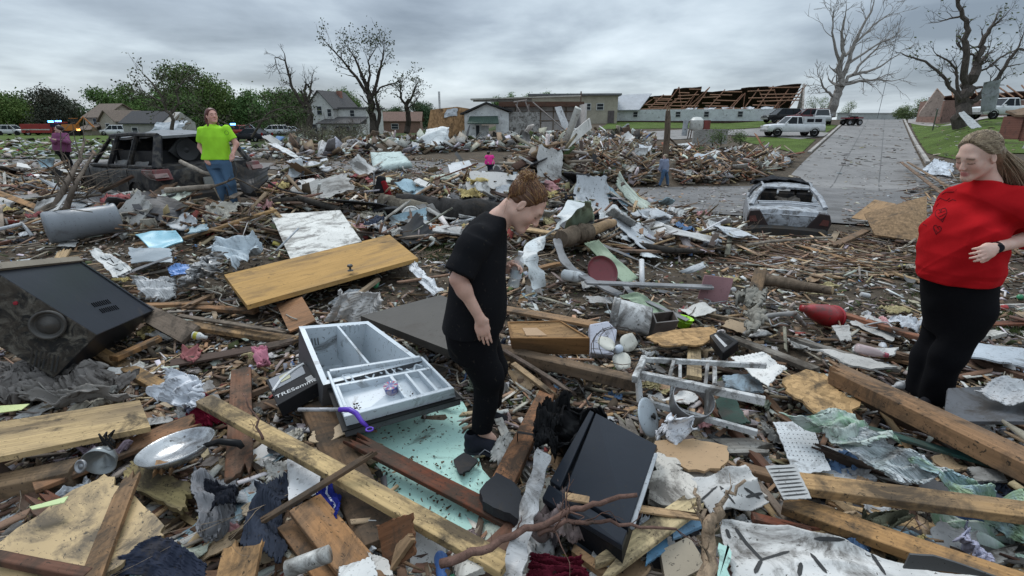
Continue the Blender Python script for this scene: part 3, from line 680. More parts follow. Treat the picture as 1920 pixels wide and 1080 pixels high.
def shop():
 y0=56;r_=bldg('shop','small white gabled shop with green metal awning and blown out door',902,y0,R(0),'shop')
 L0=-1.6;W_=M('paint',(.66,.67,.66),dirt=.35);r_.location.z-=.35
 m=MB();h=3.75
 front=[(-1.7,0),(-1.7,3.3),(.6,4.35),(2.9,3.5),(2.9,0),(1.55,0),(1.55,2.35),(.05,2.35),(.05,0)]
 m.prism([(x,z)for x,z in front],-.1,.1,lambda q:Vector((q.x,-q.z,q.y-.2)))
 m.box((-1.62,4,1.5),(.18,7.8,3.5));m.box((2.82,3.6,1.45),(.17,7.,3.6));m.build('wall',W_,r_)
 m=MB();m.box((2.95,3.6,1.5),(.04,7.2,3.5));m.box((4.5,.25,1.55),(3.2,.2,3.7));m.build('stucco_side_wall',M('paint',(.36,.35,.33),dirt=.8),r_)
 m=MB()
 for sg in(-1,1):
  xe=.6+sg*2.7;ze=3.35 if sg>0 else 3.1
  m.add([(.6,-.5,4.2),(.6,7.6,4.2),(xe,7.6,ze),(xe,-.5,ze),(.6,-.5,4.36),(.6,7.6,4.36),(xe,7.6,ze+.16),(xe,-.5,ze+.16)],[(3,2,1,0),(4,5,6,7),(0,1,5,4),(1,2,6,5),(2,3,7,6),(3,0,4,7)])
 m.build('roof',M('shingle',(.085,.085,.09)),r_)
 m=MB();m.add([(-1.15,-.12,2.95),(1.75,-.12,3.0),(1.9,-1.3,2.3),(-1.3,-1.3,2.3),(-1.15,-.12,2.85),(1.75,-.12,2.9),(1.9,-1.3,2.2),(-1.3,-1.3,2.2)],[(0,1,2,3),(7,6,5,4),(0,4,5,1),(1,5,6,2),(2,6,7,3),(3,7,4,0)]);m.build('awning',M('corr',(.05,.085,.065),dirt=.2),r_)
 m=MB();m.box((.42,-.18,1.0),(.78,.07,2.1),Matrix.Rotation(.15,3,'Z'));m.build('door',M('paint',(.5,.5,.48)),r_)
 m=MB();m.box((-.35,-.13,1.2),(.35,.06,1.7));m.build('window',M('plain',(.03,.035,.04),rough=.2),r_)
 m=MB();m.box((-1.9,-.6,.7),(.5,.25,1.7),Matrix.Rotation(.3,3,'Y'));m.build('loose_panel',M('paint',(.55,.53,.48)),r_)
 q=bldg('ruined_workshop','roofless workshop bay with exposed white interior walls and bent frame',1030,57,0,'building')
 m=MB();m.box((-1,3.0,1.6),(9.0,.18,3.1));m.box((3.4,0,1.5),(.18,6,3.3));m.build('wall',M('paint',(.64,.60,.57),dirt=.4),q)
 m=MB()
 for k in range(7):m.box((-5+k*1.4,2.85,1.6),(.09,.09,3.2))
 for z in(.5,1.55,2.5):m.box((-1,2.84,z),(9,.06,.08))
 m.build('stud',M('wood',(.30,.22,.15)),q)
 m=MB();m.box((-.8,2.2,3.25),(9.2,1.4,.5));m.build('rotten_eave',M('wood',(.13,.07,.05)),q)
 m=MB();m.box((-2.5,3.2,3.95),(12,1.8,.14),Matrix.Rotation(-.03,3,'Y'));m.box((-5,3.0,3.7),(6.5,.2,.35));m.build('roof_strip',M('paint',(.5,.48,.42)),q)
 m=MB()
 for a,b in(((-3.6,0,3.2),(-1.6,-1,0)),((-3.4,0,3.5),(-3.6,0,0)),((-2.6,.5,3.6),(-1.4,-.5,.3)),((-3.8,0,3.4),(-2.4,.2,3.6)),((-1.8,0,3.4),(1.6,-1,.6)),((-2.2,0,3.2),(-2.4,0,1.))):m.tube([a,b],.07,5)
 m.build('bent_frame',M('metal',(.26,.22,.2),dirt=.4),q)
 m=MB();patch_mesh(m,[(1.5,-1,.4),(2.4,-1,.3),(1.2,0,3.0),(.5,0,2.9)],5,5,.05,0,.1,1);m.build('leaning_panel',M('paint',(.6,.6,.6)),q)
 r3=bldg('plywood_wall','orange plywood wall panel standing beside the white shop',838,60,R(8),'wall')
 m=MB();m.prism([(-2.6,-.4),(2.6,-.4),(2.6,3.6),(1.2,3.8),(-1.7,3.5)],-.1,.1,lambda q:Vector((q.x,-q.z,q.y)));m.build('sheathing',M('osb',(.42,.25,.13),scale=.25,dirt=.4),r3)
 m=MB();patch_mesh(m,[(-.5,-.25,2.6),(1.2,-.3,2.8),(1.4,-.2,3.7),(0,-.2,3.6)],6,6,.04,.1,.15,1.5);m.build('torn_wrap',M('paint',(.6,.62,.65)),r3)
 r4=bldg('steel_flue','thin white flue pipe standing above the plywood wall',826,64,0,'pipe');m=MB();m.tube([(0,0,0),(0,0,5.6)],.12,6);m.build('pipe',M('metal',(.6,.6,.6)),r4)
 r5=bldg('metal_building','tan metal building with low gable roof and small window behind the ruined bay',1098,88,R(-6),'building')
 tan=M('corr',(.40,.36,.28),dirt=.25);wall_box(r5,'wall',-9,5,0,12,-1,4.3,tan);m=MB();m.box((-2,6,4.45),(15,13,.3));m.build('roof',M('corr',(.16,.16,.17)),r5)
 window(r5,2.2,-.05,2.6,1.0,.9);window(r5,.2,-.05,2.6,.9,.9);m=MB();m.box((4.0,-.06,.8),(1.0,.1,2.4));m.build('door',M('paint',(.12,.1,.1)),r5)
 r6=bldg('steel_pipe_post','tall rusty pipe standing before the tan metal building',1087,70,0,'pole');m=MB();m.tube([(0,0,0),(0,0,4.6)],.09,6);m.build('pipe',M('rusty',(.15,.1,.08)),r6)
shop()
def barn():
 a=gp(1122,96);b=gp(1502,84);a.z=float(T(a.x,a.y));b.z=float(T(b.x,b.y))
 L=(b.xy-a.xy).length;ang=math.atan2(b.y-a.y,b.x-a.x)
 r_=empty('long_barn',(a.x,a.y,min(a.z,b.z)-.1),ang);tag(r_,'long low white barn with its roof torn off exposing brown trusses','barn')
 zt=1.9;D=9.0
 m=MB();m.box((L/2,0,zt/2+.25),(L,.2,zt));m.box((0.1,D/2,zt/2),(.2,D,zt));m.build('wall',WS((.62,.64,.66)),r_)
 m=MB();m.box((L/2,-.04,.06),(L,.2,.5));m.build('rotten_footing',M('wood',(.07,.045,.035)),r_)
 q=L*.22;m=MB();m.add([(-.5,-.6,zt+.1),(q,-.6,zt+.1),(q+1.2,D/2,zt+2.9),(1.5,D/2,zt+2.7),(-.5,-.6,zt+.22),(q,-.6,zt+.22),(q+1.2,D/2,zt+3.05),(1.5,D/2,zt+2.85)],[(3,2,1,0),(4,5,6,7),(0,1,5,4),(1,2,6,5),(2,3,7,6),(3,0,4,7)]);m.build('metal_roof',M('corr',(.36,.38,.41),dirt=.1),r_)
 rng=random.Random(4)
 segs=[(.20,.36,2.7),(.335,.50,3.9),(.47,.70,3.3),(.67,.965,3.9)]
 for s0_,s1_,hh in segs:
  m=MB();patch_mesh(m,[(L*s0_+1.3,D*.45,zt+hh-.2),(L*s1_+.6,D*.45,zt+hh+.1),(L*s1_,D+1,zt+.4),(L*s0_-1,D+1,zt+.4)],14,3,.12,.02,.25,.4,seed=int(s0_*100));m.build('roof',M('wood',(.055,.032,.026),dirt=.8),r_)
  k=s0_*L
  while k<s1_*L:
   m=MB();w=.09;j=(rng.random()-.5)*.5;top=zt+hh*(.7+.35*rng.random())
   m.tube([(k,.1,zt+.1),(k+j+2.2,D*.45,top)],.10,4)
   if rng.random()<.6:m.tube([(k+j+2.2,D*.45,top),(k+2.6*(rng.random()-.3)*2,D*.3,zt+.3)],.08,4)
   m.build('truss',M('wood',(.27,.14,.09),dirt=.3),r_);k+=1.7+rng.random()*1.6
  for row in range(7):
   m=MB();z=zt+.3+row*hh/7.2;yy=D*.06+row*D*.06;sh=row*.4;a_=L*(s0_+(s1_-s0_)*.35*rng.random())+sh
   m.tube([(a_,yy,z),(min(L*s1_+.5,a_+L*(s1_-s0_)*(.3+.6*rng.random())),yy,z+.3*(rng.random()-.5))],.10,4);m.build('purlin',M('wood',(.30,.17,.11),dirt=.3),r_)
 m=MB();m.prism([(0,0),(D*.9,0),(D*.9,zt),(D*.47,zt+4.1),(0,zt)],-.12,.12,lambda v:Vector((L-.1+v.z,v.x,v.y)));m.build('gable_end',M('paint',(.42,.38,.34),dirt=.7),r_)
 for k in(.06,.2,.42,.56,.72,.9):window(r_,L*k,-.12,1.35,.7,.8,fc=(.5,.5,.5))
 for k in range(5):
  m=MB();x=L*(.45+.09*k);patch_mesh(m,[(x,-.2,zt+.1),(x+2,-.2,zt+.05),(x+2,1,zt+.6),(x,1,zt+.5)],5,3,.04,.1,.2,1,seed=k);m.build('torn_sheeting',M('paint',(.55,.57,.6)),r_)
barn()
def far_right():
 r_=bldg('wrecked_brick_house','wrecked reddish house with collapsed roof far right behind the white pickup',1860,66,R(-8),'house')
 wall_box(r_,'wall',-6,8,0,5,-1,1.9,M('brick',(.20,.125,.10)))
 rng=random.Random(3)
 m=MB()
 for k in range(16):x=-6+k*.95;m.tube([(x,.2,2.2),(x+rng.gauss(0,.5),2.2,3.0+rng.random()*.9)],.09,4)
 m.build('rafter',M('wood',(.34,.20,.13)),r_)
 m=MB();patch_mesh(m,[(-4,2,2.6),(8,2,3.4),(8,5,2.2),(-6,5,2.2)],10,4,.12,.08,.3,.7);m.build('roof',M('shingle',(.2,.13,.1)),r_)
 m=MB();m.prism([(-8.5,0),(-6.2,0),(-6.2,2.3),(-7.2,3.2),(-8.5,.5)],0,.2,lambda q:Vector((q.x,q.z,q.y)));m.build('gable_wall',M('paint',(.42,.32,.27)),r_)
 r_=empty('ruined_brick_shed',aty(1928,262,19));tag(r_,'collapsed red brick shed with leaning roof edge at the right picture edge','shed')
 m=MB();m.box((.6,.1,.4),(1.5,.2,.9));m.box((-.1,.6,.4),(.2,.8,.8));m.build('wall',M('brick',(.16,.07,.05)),r_)
 m=MB();patch_mesh(m,[(-.35,-.3,.75),(1.6,-.4,1.0),(1.6,1.0,1.3),(-.3,1.0,1.0)],6,5,.08,.05,.1,1.5);m.build('roof',M('wood',(.22,.15,.10)),r_)
 m=MB();m.tube([(-.2,-.1,-.3),(.35,-.1,1.2)],.035,4);m.tube([(.1,-.15,-.3),(-.1,-.1,.5)],.03,4);m.build('trim',M('paint',(.55,.52,.5)),r_)
 r_=bldg('low_wall','low pale wall running along the crest beyond the uphill street',1640,110,R(6),'wall');m=MB();m.box((0,0,.55),(17,.3,1.5));m.build('panel',WS((.5,.5,.5)),r_)
 m=MB();m.box((0,0,1.4),(17.4,.6,.16));m.build('coping',M('paint',(.25,.25,.25)),r_)
far_right()
def poles():
 b=aty(1248,287,31);r_=empty('utility_pole_stump',b);tag(r_,'snapped brown utility pole standing in the debris mound','pole')
 m=MB();m.tube([(0,0,-1),(0,0,1),(-.05,0,2.0),(-.08,0,2.35)],[.2,.18,.16,.12],9);m.build('shaft',M('bark',(.14,.105,.08)),r_)
 m=MB();m.tube([(-.12,0,2.2),(-.13,0,2.62)],[.07,.02],4);m.tube([(-.02,0,2.2),(0,0,2.5)],[.06,.02],4);m.build('splintered_top',M('wood',(.4,.27,.16)),r_)
 a=aty(1645,222,62);c=aty(1690,30,60);r_=empty('leaning_wire',a);tag(r_,'thin grey wire slanting up above the street crest','cable')
 m=MB();m.tube([(0,0,0)]+[tuple((c-a)*t+Vector((0,0,-.5))*math.sin(3.14*t))for t in(.25,.5,.75,1)],.028,4);m.build('wire',M('plain',(.12,.12,.13)),r_)
 b=aty(1749,242,40);r_=empty('fence_post',b);tag(r_,'thin green steel post on the right lawn','post');m=MB();m.box((0,0,.65),(.07,.05,1.5));m.build('shaft',M('paint',(.07,.09,.06)),r_)
 m=MB();m.box((0,0,1.42),(.08,.06,.06));m.build('cap',M('paint',(.3,.3,.3)),r_)
 b=aty(1858,205,43);r_=empty('wrapped_metal_sheet',b);tag(r_,'grey corrugated metal sheet hanging wrapped on the broken right tree','sheet metal')
 m=MB();patch_mesh(m,[(-.3,0,-.2),(.85,.1,0),(.8,.2,2.3),(-.6,.2,2.1)],10,10,.02,.02,.12,1.3,curl=-.5);m.build('sheet',M('corr',(.25,.27,.27)),r_)
 b=aty(1812,222,38);m=MB();patch_mesh(m,[aty(1796,212,40),aty(1808,208,40.6),aty(1842,238,36),aty(1822,242,36)],10,4,.02,.02,.08,1.3)
 o=m.build('sheet_metal',M('corr',(.33,.35,.35)),loc=b);tag(o,'long grey metal sheet leaning from the right lawn tree foot','sheet metal')
 b=aty(1330,266,41);r_=empty('block_wall',b);tag(r_,'short grey concrete block wall beside the drive','wall');m=MB();m.box((0,0,.35),(2.6,.3,1.0));m.build('blocks',M('brick',(.27,.26,.24)),r_)
 m=MB();m.box((.2,0,.87),(2.3,.34,.08));m.build('coping',M('paint',(.3,.29,.27)),r_)
 b=aty(1298,262,43);r_=empty('farm_tank',b);tag(r_,'white round tank on frame standing by the drive','tank')
 m=MB();m.lathe([(0,1.75),(.3,1.72),(.52,1.5),(.55,.9),(.4,.7),(0,.7)],14,org=(.2,0,0));autosmooth(m.build('tank',M('plastic',(.6,.6,.56)),r_))
 m=MB();[m.tube([(x,y_,0),(x*.9+.05,y_,.8)],.05,5)for x in(-.3,.7)for y_ in(-.3,.3)];m.build('stand',M('rusty',(.2,.17,.15)),r_)
 m=MB();m.box((1.0,0,1.1),(.5,.4,.8));m.build('red_hopper',M('paint',(.22,.06,.05)),r_)
 m=MB();m.tube([(-.7,0,.3),(-.65,0,1.5)],.22,10);m.build('side_drum',M('metal',(.4,.42,.44)),r_)
 for i,(px,py,w,h_)in enumerate(((1352,268,2.3,.9),(1388,268,1.4,.7))):
  b=aty(px,py,38);r_=empty('shrub',b);tag(r_,('wide low dark green shrub beside the block wall','small round shrub at the corner of the lower lawn')[i],'shrub')
  m=MB();leaf_cloud(m,[((0,0,h_*.5),(w/2,.6,h_*.55))],900,.09,random.Random(i),(.035,.055,.02));m.build('foliage',LEAF,r_)
  m=MB();m.tube([(0,0,-.2),(0,0,h_*.4)],.04,5);m.build('stem',BARKD,r_)
poles()
# ================================================================== VEHICLES (local x forward, y left, z up)
def ring(x,zb,zs,w,cr=.04):
 zm=(zb+zs)/2;h=[(0,zb),(-.9*w,zb),(-w,zb+.12),(-w,zm+.05),(-.965*w,zs-.05),(-.90*w,zs),(-.45*w,zs+cr*.8),(0,zs+cr)]
 return[Vector((x,y,z))for y,z in h]+[Vector((x,-y,z))for y,z in h[-2:0:-1]]
def loft(mb,secs,mi=None):
 n=len(secs[0]);vs=[p for s_ in secs for p in s_];k=len(secs)
 fs=[(i*n+j,i*n+(j+1)%n,(i+1)*n+(j+1)%n,(i+1)*n+j)for i in range(k-1)for j in range(n)]
 fs+=[tuple(range(n-1,-1,-1)),tuple((k-1)*n+j for j in range(n))];mb.add(vs,fs,mi)
RUB=M('plain',(.018,.018,.018),rough=.85)
def wheel(root,x,y,r_,w=.22,rimc=(.35,.35,.36),dirt=.5,flat=0):
 ax=Matrix.Rotation(R(90),3,'X');e=empty('wheel',(x,y,r_-flat));e.parent=root;sg=1 if y>0 else-1
 m=MB();m.lathe([(r_*.62,-w/2),(r_*.93,-w/2),(r_,-w*.32),(r_,w*.32),(r_*.93,w/2),(r_*.62,w/2),(r_*.6,0),(r_*.62,-w/2)],20,ax);m.build('tyre',M('paint',(.02,.02,.02),rough=.9,dirt=dirt),e)
 m=MB();m.lathe([(r_*.62,w*.42),(r_*.56,w*.3),(r_*.5,w*.1),(r_*.2,w*.2),(0,w*.22)]if sg<0 else[(r_*.62,-w*.42),(r_*.56,-w*.3),(r_*.5,-w*.1),(r_*.2,-w*.2),(0,-w*.22)],16,ax)
 m.build('rim',M('metal',rimc,dirt=dirt),e);return e
def arches(root,xs,r_,w,m_=RUB):
 for x in xs:
  for s_ in(-1,1):
   m=MB();m.lathe([(r_*1.22,-.03),(r_*1.22,.03),(0,.03)],18,Matrix.Rotation(R(90),3,'X'),(x,s_*(w+.005),r_*1.02));m.build('wheel_arch',m_,root)
def far_vehicle(name,label,cat,loc,head,kind,paint,sc=1.0,group='vehicles in the distance',rim=(.35,.35,.35)):
 root=empty(name,loc,head);tag(root,label,cat,group);root.scale=(sc,)*3
 P=M('plastic',paint,dirt=.12,rough=.25);G=M('plain',(.02,.025,.03),rough=.08);w=.93;b=MB();g=MB();rf=MB();pl=MB()
 if kind=='pickup':
  loft(b,[ring(-2.75,.5,1.0,.86),ring(-2.65,.42,1.12,.92),ring(-.62,.38,1.12,.93),ring(.9,.38,1.12,.93),ring(1.3,.4,1.1,.92),ring(2.3,.42,1.04,.9),ring(2.62,.45,.9,.84)])
  x0,x1,x2,x3,zr=-.65,-.5,.45,1.1,1.75
 elif kind=='suv':
  loft(b,[ring(-2.35,.4,.95,.84),ring(-2.25,.32,1.05,.92),ring(0,.3,1.03,.94),ring(1.2,.3,1.02,.93),ring(2.2,.35,.92,.88),ring(2.4,.4,.75,.78)])
  x0,x1,x2,x3,zr=-2.3,-2.0,.35,1.15,1.72
 else:
  loft(b,[ring(-2.3,.35,.85,.8),ring(-2.2,.28,.95,.87),ring(0,.26,.9,.89),ring(1.1,.26,.92,.88),ring(2.1,.3,.8,.84),ring(2.3,.35,.65,.74)])
  x0,x1,x2,x3,zr=-1.75,-1.0,.2,1.0,1.42
 zb=1.03 if kind!='pickup' else 1.1
 if kind=='sedan':zb=.9
 gw=w*.86;tw=w*.7
 g.add([(x0,-gw,zb),(x0,gw,zb),(x3,gw,zb),(x3,-gw,zb),(x1,-tw,zr),(x1,tw,zr),(x2,tw,zr),(x2,-tw,zr)],[(0,1,5,4),(1,2,6,5),(2,3,7,6),(3,0,4,7),(4,5,6,7)])
 rf.add([(x1-.05,-tw-.02,zr),(x1-.05,tw+.02,zr),(x2+.05,tw+.02,zr),(x2+.05,-tw-.02,zr),(x1+.05,-tw*.9,zr+.06),(x1+.05,tw*.9,zr+.06),(x2-.05,tw*.9,zr+.06),(x2-.05,-tw*.9,zr+.06)],[(3,2,1,0),(4,5,6,7),(0,1,5,4),(1,2,6,5),(2,3,7,6),(3,0,4,7)])
 autosmooth(b.build('body',P,root),50);g.build('windows',G,root);rf.build('roof',P,root)
 for s_ in(-1,1):
  for xa,xb in((x0,x1),(x3,x2))+(((-.1,-.1),)if kind!='pickup' or 1 else())+(((-1.2,-1.1),)if kind=='suv' else()):
   m=MB();m.tube([(xa,s_*(gw+.01),zb),(xb,s_*(tw+.01),zr+.01)],.05,4);m.build('pillar',P,root)
  m=MB();m.box((2.32 if kind!='pickup' else 2.6,s_*.66,.78 if kind!='pickup' else .88),(.12,.34,.16));m.build('headlight',M('plain',(.6,.6,.58),rough=.1),root)
  m=MB();m.box((-2.3 if kind!='pickup' else-2.7,s_*.76,.85),(.1,.16,.3));m.build('tail_light',M('plain',(.25,.015,.012),rough=.2),root)
  for x in((-1.75,1.72)if kind=='pickup' else(-1.4,1.45)):wheel(root,x,s_*.83,.37 if kind!='sedan' else .32,rimc=rim)
  m=MB();m.box((x3-.15,s_*(w+.06),zb+.08),(.12,.18,.14));m.build('mirror',P,root)
 arches(root,(-1.75,1.72)if kind=='pickup' else(-1.4,1.45),.37,.93 if kind!='sedan' else .885)
 m=MB();m.box((2.6 if kind=='pickup' else 2.36,0,.5),(.16,1.6,.2));m.build('bumper',M('metal',(.3,.3,.3)),root);m=MB();m.box((-2.76 if kind=='pickup' else-2.36,0,.5),(.14,1.6,.2));m.build('bumper',M('metal',(.3,.3,.3)),root)
 return root
def on(px,y,dz=.05):b=gp(px,y);b.z=float(T(b.x,b.y))+dz;return b
WHT=(.66,.67,.68)
pk=far_vehicle('camper_pickup','white pickup with a windowed camper shell parked on the driveway','pickup truck',on(1484,52,.07),R(178),'pickup',WHT,group='parked cars around the drive')
def camper():
 m=MB();m.add([(-2.7,-.86,1.12),(-.68,-.86,1.12),(-.68,.86,1.12),(-2.7,.86,1.12),(-2.6,-.74,1.78),(-.7,-.74,1.78),(-.7,.74,1.78),(-2.6,.74,1.78)],[(3,2,1,0),(4,5,6,7),(0,1,5,4),(1,2,6,5),(2,3,7,6),(3,0,4,7)])
 c=m.build('camper_shell',M('plastic',(.5,.51,.52),dirt=.2),pk)
 for k in(-2.0,-1.25):
  for s_ in(-1,1):m=MB();m.box((k,s_*.825,1.42),(.62,.04,.3));m.build('window',M('plain',(.02,.02,.025),rough=.1),c)
 m=MB();m.box((-2.665,0,1.45),(.04,1.2,.4));m.build('rear_window',M('plain',(.02,.02,.025),rough=.1),c)
camper()
far_vehicle('parked_pickup','white pickup parked in front of the wrecked reddish house far right','pickup truck',on(1872,52,.0),R(181),'pickup',WHT,1.05,'parked cars around the drive')
far_vehicle('parked_van','silver van with grey windscreen parked behind the camper pickup','van',on(1537,68),R(-115),'suv',(.35,.36,.37),1.0,'parked cars around the drive')
far_vehicle('parked_suv','maroon suv parked beside the end of the roofless barn','suv',on(1510,70),R(170),'suv',(.12,.02,.025),1.0,'parked cars around the drive')
far_vehicle('parked_car','dark damaged car parked against the barn wall left of the maroon suv','car',on(1462,72),R(185),'suv',(.03,.03,.03),1.0,'parked cars around the drive')
for px,y,hd,kind,col,lab in((214,94,175,'suv',WHT,'white suv parked before the tan house'),(468,98,10,'pickup',WHT,'white pickup right of the lime shirted woman, leftmost of the row'),
 (512,96,178,'suv',(.6,.61,.62),'white suv in the middle of the row by the snapped trunk'),(538,102,170,'sedan',(.6,.62,.65),'pale car at the right end of the row near the snapped trunk'),
 (20,96,4,'suv',(.55,.56,.55),'pale van at the far left edge of the grass'),(356,92,30,'suv',(.3,.03,.025),'red vehicle with blue flashing light behind the wrecked suv roof'),
 (442,92,170,'suv',(.3,.035,.03),'red emergency vehicle just right of the lime shirted woman'),(395,96,178,'suv',(.45,.46,.47),'grey car mostly behind the lime shirted woman'),(470,62,160,'sedan',(.03,.03,.035),'crushed black car low in the rubble left of the brush heap')):
 far_vehicle('parked_'+{'suv':'suv','pickup':'pickup','sedan':'car'}[kind],lab,{'suv':'suv','pickup':'pickup truck','sedan':'car'}[kind],on(px,y),R(hd),kind,col)
def fire_engine():
 r_=empty('fire_engine',on(82,96),R(2));tag(r_,'red fire engine with blue flashing light beyond the grass','fire engine')
 P=M('plastic',(.28,.025,.02),dirt=.1);m=MB();m.box((-.8,0,1.2),(5,2.1,1.5));m.build('body',P,r_);m=MB();m.box((2.6,0,1.35),(1.7,2.1,1.9));m.build('cab',P,r_)
 m=MB();m.box((2.7,0,1.75),(1.55,2.14,.6));m.build('cab_window',M('plain',(.02,.02,.03),rough=.1),r_);m=MB();m.box((-.8,0,1.0),(4.9,2.14,.18));m.build('stripe',M('paint',(.5,.5,.45)),r_)
 for x in(-2.2,2.4):
  for y in(-.95,.95):wheel(r_,x,y,.45)
 m=MB();m.box((2.7,0,2.42),(.4,.9,.2));m.build('beacon',emit((.1,.35,1),6),r_)
 r_=empty('excavator',on(132,92),R(20));tag(r_,'orange excavator with bent arm right of the fire engine','excavator');O=M('plastic',(.45,.16,.03),dirt=.3)
 m=MB();m.box((0,0,1.4),(2.0,1.6,1.0));m.build('body',O,r_);m=MB();m.box((.5,.4,2.2),(.9,.8,1.2));m.build('cab',M('plain',(.03,.03,.03),rough=.2),r_)
 m=MB();m.box((.5,.4,2.86),(1.,.9,.1));m.build('cab_roof',O,r_)
 for y in(-.7,.7):m=MB();m.box((0,y,.45),(2.6,.45,.75));m.build('track',RUB,r_)
 m=MB();m.tube([(.8,-.3,1.6),(2.2,-.3,3.1),(3.4,-.3,1.4)],.16,6);m.build('arm',O,r_);m=MB();m.box((3.4,-.3,1.1),(.5,.8,.6));m.build('bucket',M('rusty',(.2,.15,.1)),r_)
 for px,lab in((145,'amber flashing light beside the orange excavator'),):
  b=on(px,90);r_=empty('warning_light',b);tag(r_,lab,'lamp');m=MB();m.tube([(0,0,0),(0,0,.9)],.05,5);m.build('post',RUB,r_);m=MB();m.box((0,0,1.05),(.35,.3,.3));m.build('lamp',emit((1,.45,.1),3),r_)
 for px,pyt,y,col,lab in((346,231,92,(.08,.3,1),'blue beacon over the red vehicle behind the wrecked suv'),(437,234,92,(.08,.35,1),'blue beacon right beside the lime shirted woman'),(97,229,94,(.08,.3,1),'blue beacon on a mast over the fire engine')):
  p=aty(px,pyt,y);g_=on(px,y);r_=empty('beacon_mast',g_);tag(r_,lab,'lamp','blue flashing beacons');m=MB();m.tube([(0,0,0),(0,0,p.z-g_.z)],.06,5);m.build('mast',RUB,r_)
  m=MB();m.box((0,0,p.z-g_.z+.1),(.75,.3,.28));m.build('lamp',emit(col,7),r_)
fire_engine()
def quad():
 r_=empty('quad_bike',on(1594,66),R(-170));tag(r_,'red quad bike standing at the kerb near the crest','quad bike');P=M('plastic',(.2,.02,.03))
 for x in(-.7,.7):
  for y in(-.5,.5):wheel(r_,x,y,.36,.28)
 m=MB();m.box((.7,0,.85),(.9,1.0,.14));m.box((-.7,0,.88),(.9,1.0,.14));m.build('mudguards',P,r_);m=MB();m.box((0,0,.6),(1.6,.4,.4));m.build('frame',RUB,r_)
 m=MB();m.box((-.25,0,.98),(.9,.35,.18));m.build('seat',RUB,r_);m=MB();m.tube([(.45,-.4,1.2),(.4,0,1.15),(.45,.4,1.2)],.03,5);m.tube([(.4,0,1.15),(.6,0,.8)],.03,5);m.build('handlebar',RUB,r_)
quad()
def wrecked_suv():
 rl=aty(297,345,9.1);hd=math.atan2(.60,-.80);f=Vector((math.cos(hd),math.sin(hd),0));lf=Vector((-f.y,f.x,0))
 zr=aty(330,247,10).z;c=rl+f*2.35-lf*.93;z0=zr-1.70
 root=empty('wrecked_suv',(c.x,c.y,z0),hd);root.rotation_euler=(R(-1.5),R(1.0),hd)
 tag(root,'mud caked dark suv with smashed windows half buried in debris behind the lime shirted woman','suv')
 B=M('rusty',(.022,.022,.025),rough=.5,dirt=.6,scale=1.2,c2=(.085,.078,.07));DK=M('paint',(.02,.02,.022),dirt=.5)
 m=MB();loft(m,[ring(-2.42,.42,.9,.78),ring(-2.36,.36,1.02,.86),ring(-2.2,.3,1.08,.92),ring(-1.7,.28,1.10,.945),ring(-.8,.27,1.06,.94),ring(.3,.27,1.04,.93),ring(1.2,.28,1.03,.93),ring(1.7,.3,1.02,.93,.06),ring(2.1,.34,.93,.88,.06),ring(2.35,.4,.8,.78)])
 o=m.build('body',B,root);autosmooth(o,45)
 sb=o.modifiers.new('s','SUBSURF');sb.levels=sb.render_levels=2;sb.subdivision_type='SIMPLE'
 tx=bpy.data.textures.new('dent','CLOUDS');tx.noise_scale=.35;dm=o.modifiers.new('d','DISPLACE');dm.texture=tx;dm.strength=.07;dm.mid_level=.5
 m=MB();patch_mesh(m,[(.38,-.63,1.60),(.38,.63,1.60),(-2.0,.60,1.63),(-2.0,-.60,1.63)],10,8,.045,0,.03,2.2,hump=.10);autosmooth(m.build('roof',M('metal',(.16,.165,.175),dirt=.55,rough=.3),root),50)  # roof grey set paler than the body: sky reflection put into the colour
 m=MB();m.box((-1.0,-.35,1.33),(1.2,.05,.46));m.build('headliner',DK,root)
 for s_ in(-1,1):
  for a,b,w in(((1.2,.83,1.03),(.36,.62,1.6),.05),((.05,.87,1.03),(-.1,.635,1.62),.06),((-1.0,.87,1.05),(-1.08,.63,1.63),.055),((-2.22,.82,1.07),(-1.98,.60,1.62),.09)):
   m=MB();m.tube([(a[0],s_*a[1],a[2]),(b[0],s_*b[1],b[2])],[w,w*.8],6,flat=.6);m.build('pillar',B,root)
  m=MB();m.tube([(.36,s_*.63,1.62),(-.8,s_*.645,1.655),(-2.0,s_*.61,1.63)],.04,6);m.build('roof_rail',B,root)
  m=MB();m.tube([(1.15,s_*.87,1.05),(-2.2,s_*.86,1.09)],.035,6);m.build('window_sill',B,root)
 for x0,x1 in((-1.95,-1.2),(-.95,-.2)):
  m=MB();patch_mesh(m,[(x0,.86,1.09),(x1,.86,1.08),(x1+.02,.80,1.17),(x0+.05,.79,1.2)],6,5,.006,.12,.02,3,seed=int(x0*9)%7);m.build('broken_glass',M('plastic',(.035,.037,.04),dirt=.9,rough=.3),root)
 m=MB();m.box((-.95,0,1.1),(1.7,1.4,.5));m.build('interior',DK,root)
 for y in(-.42,.42):
  for x in(.25,-.85):m=MB();m.box((x,y,1.22),(.16,.5,.62),Matrix.Rotation(-.2,3,'Y'));m.box((x-.05,y,1.55),(.1,.26,.16));m.build('seat',DK,root)
 m=MB();m.lathe([(.19,0),(.19,.05),(.14,.03),(.05,.0),(.0,.02)],20,Matrix.Rotation(R(-90),3,'Y'),(-1.9,.15,1.34));m.lathe([(.3,-.06),(.3,-.01),(.19,0)],4,Matrix.Rotation(R(-90),3,'Y'),(-1.9,.15,1.34));m.build('speaker_box',M('paint',(.035,.035,.037),dirt=.3),root)
 m=MB();patch_mesh(m,[(-2.44,-.72,.62),(-2.44,.72,.62),(-2.34,.76,1.10),(-2.34,-.76,1.10)],6,8,.03,0,.03,2);m.build('tailgate',B,root)
 m=MB();m.box((-2.5,0,.80),(.03,.42,.14));m.build('number_plate',M('paint',(.25,.25,.24),dirt=.8),root)
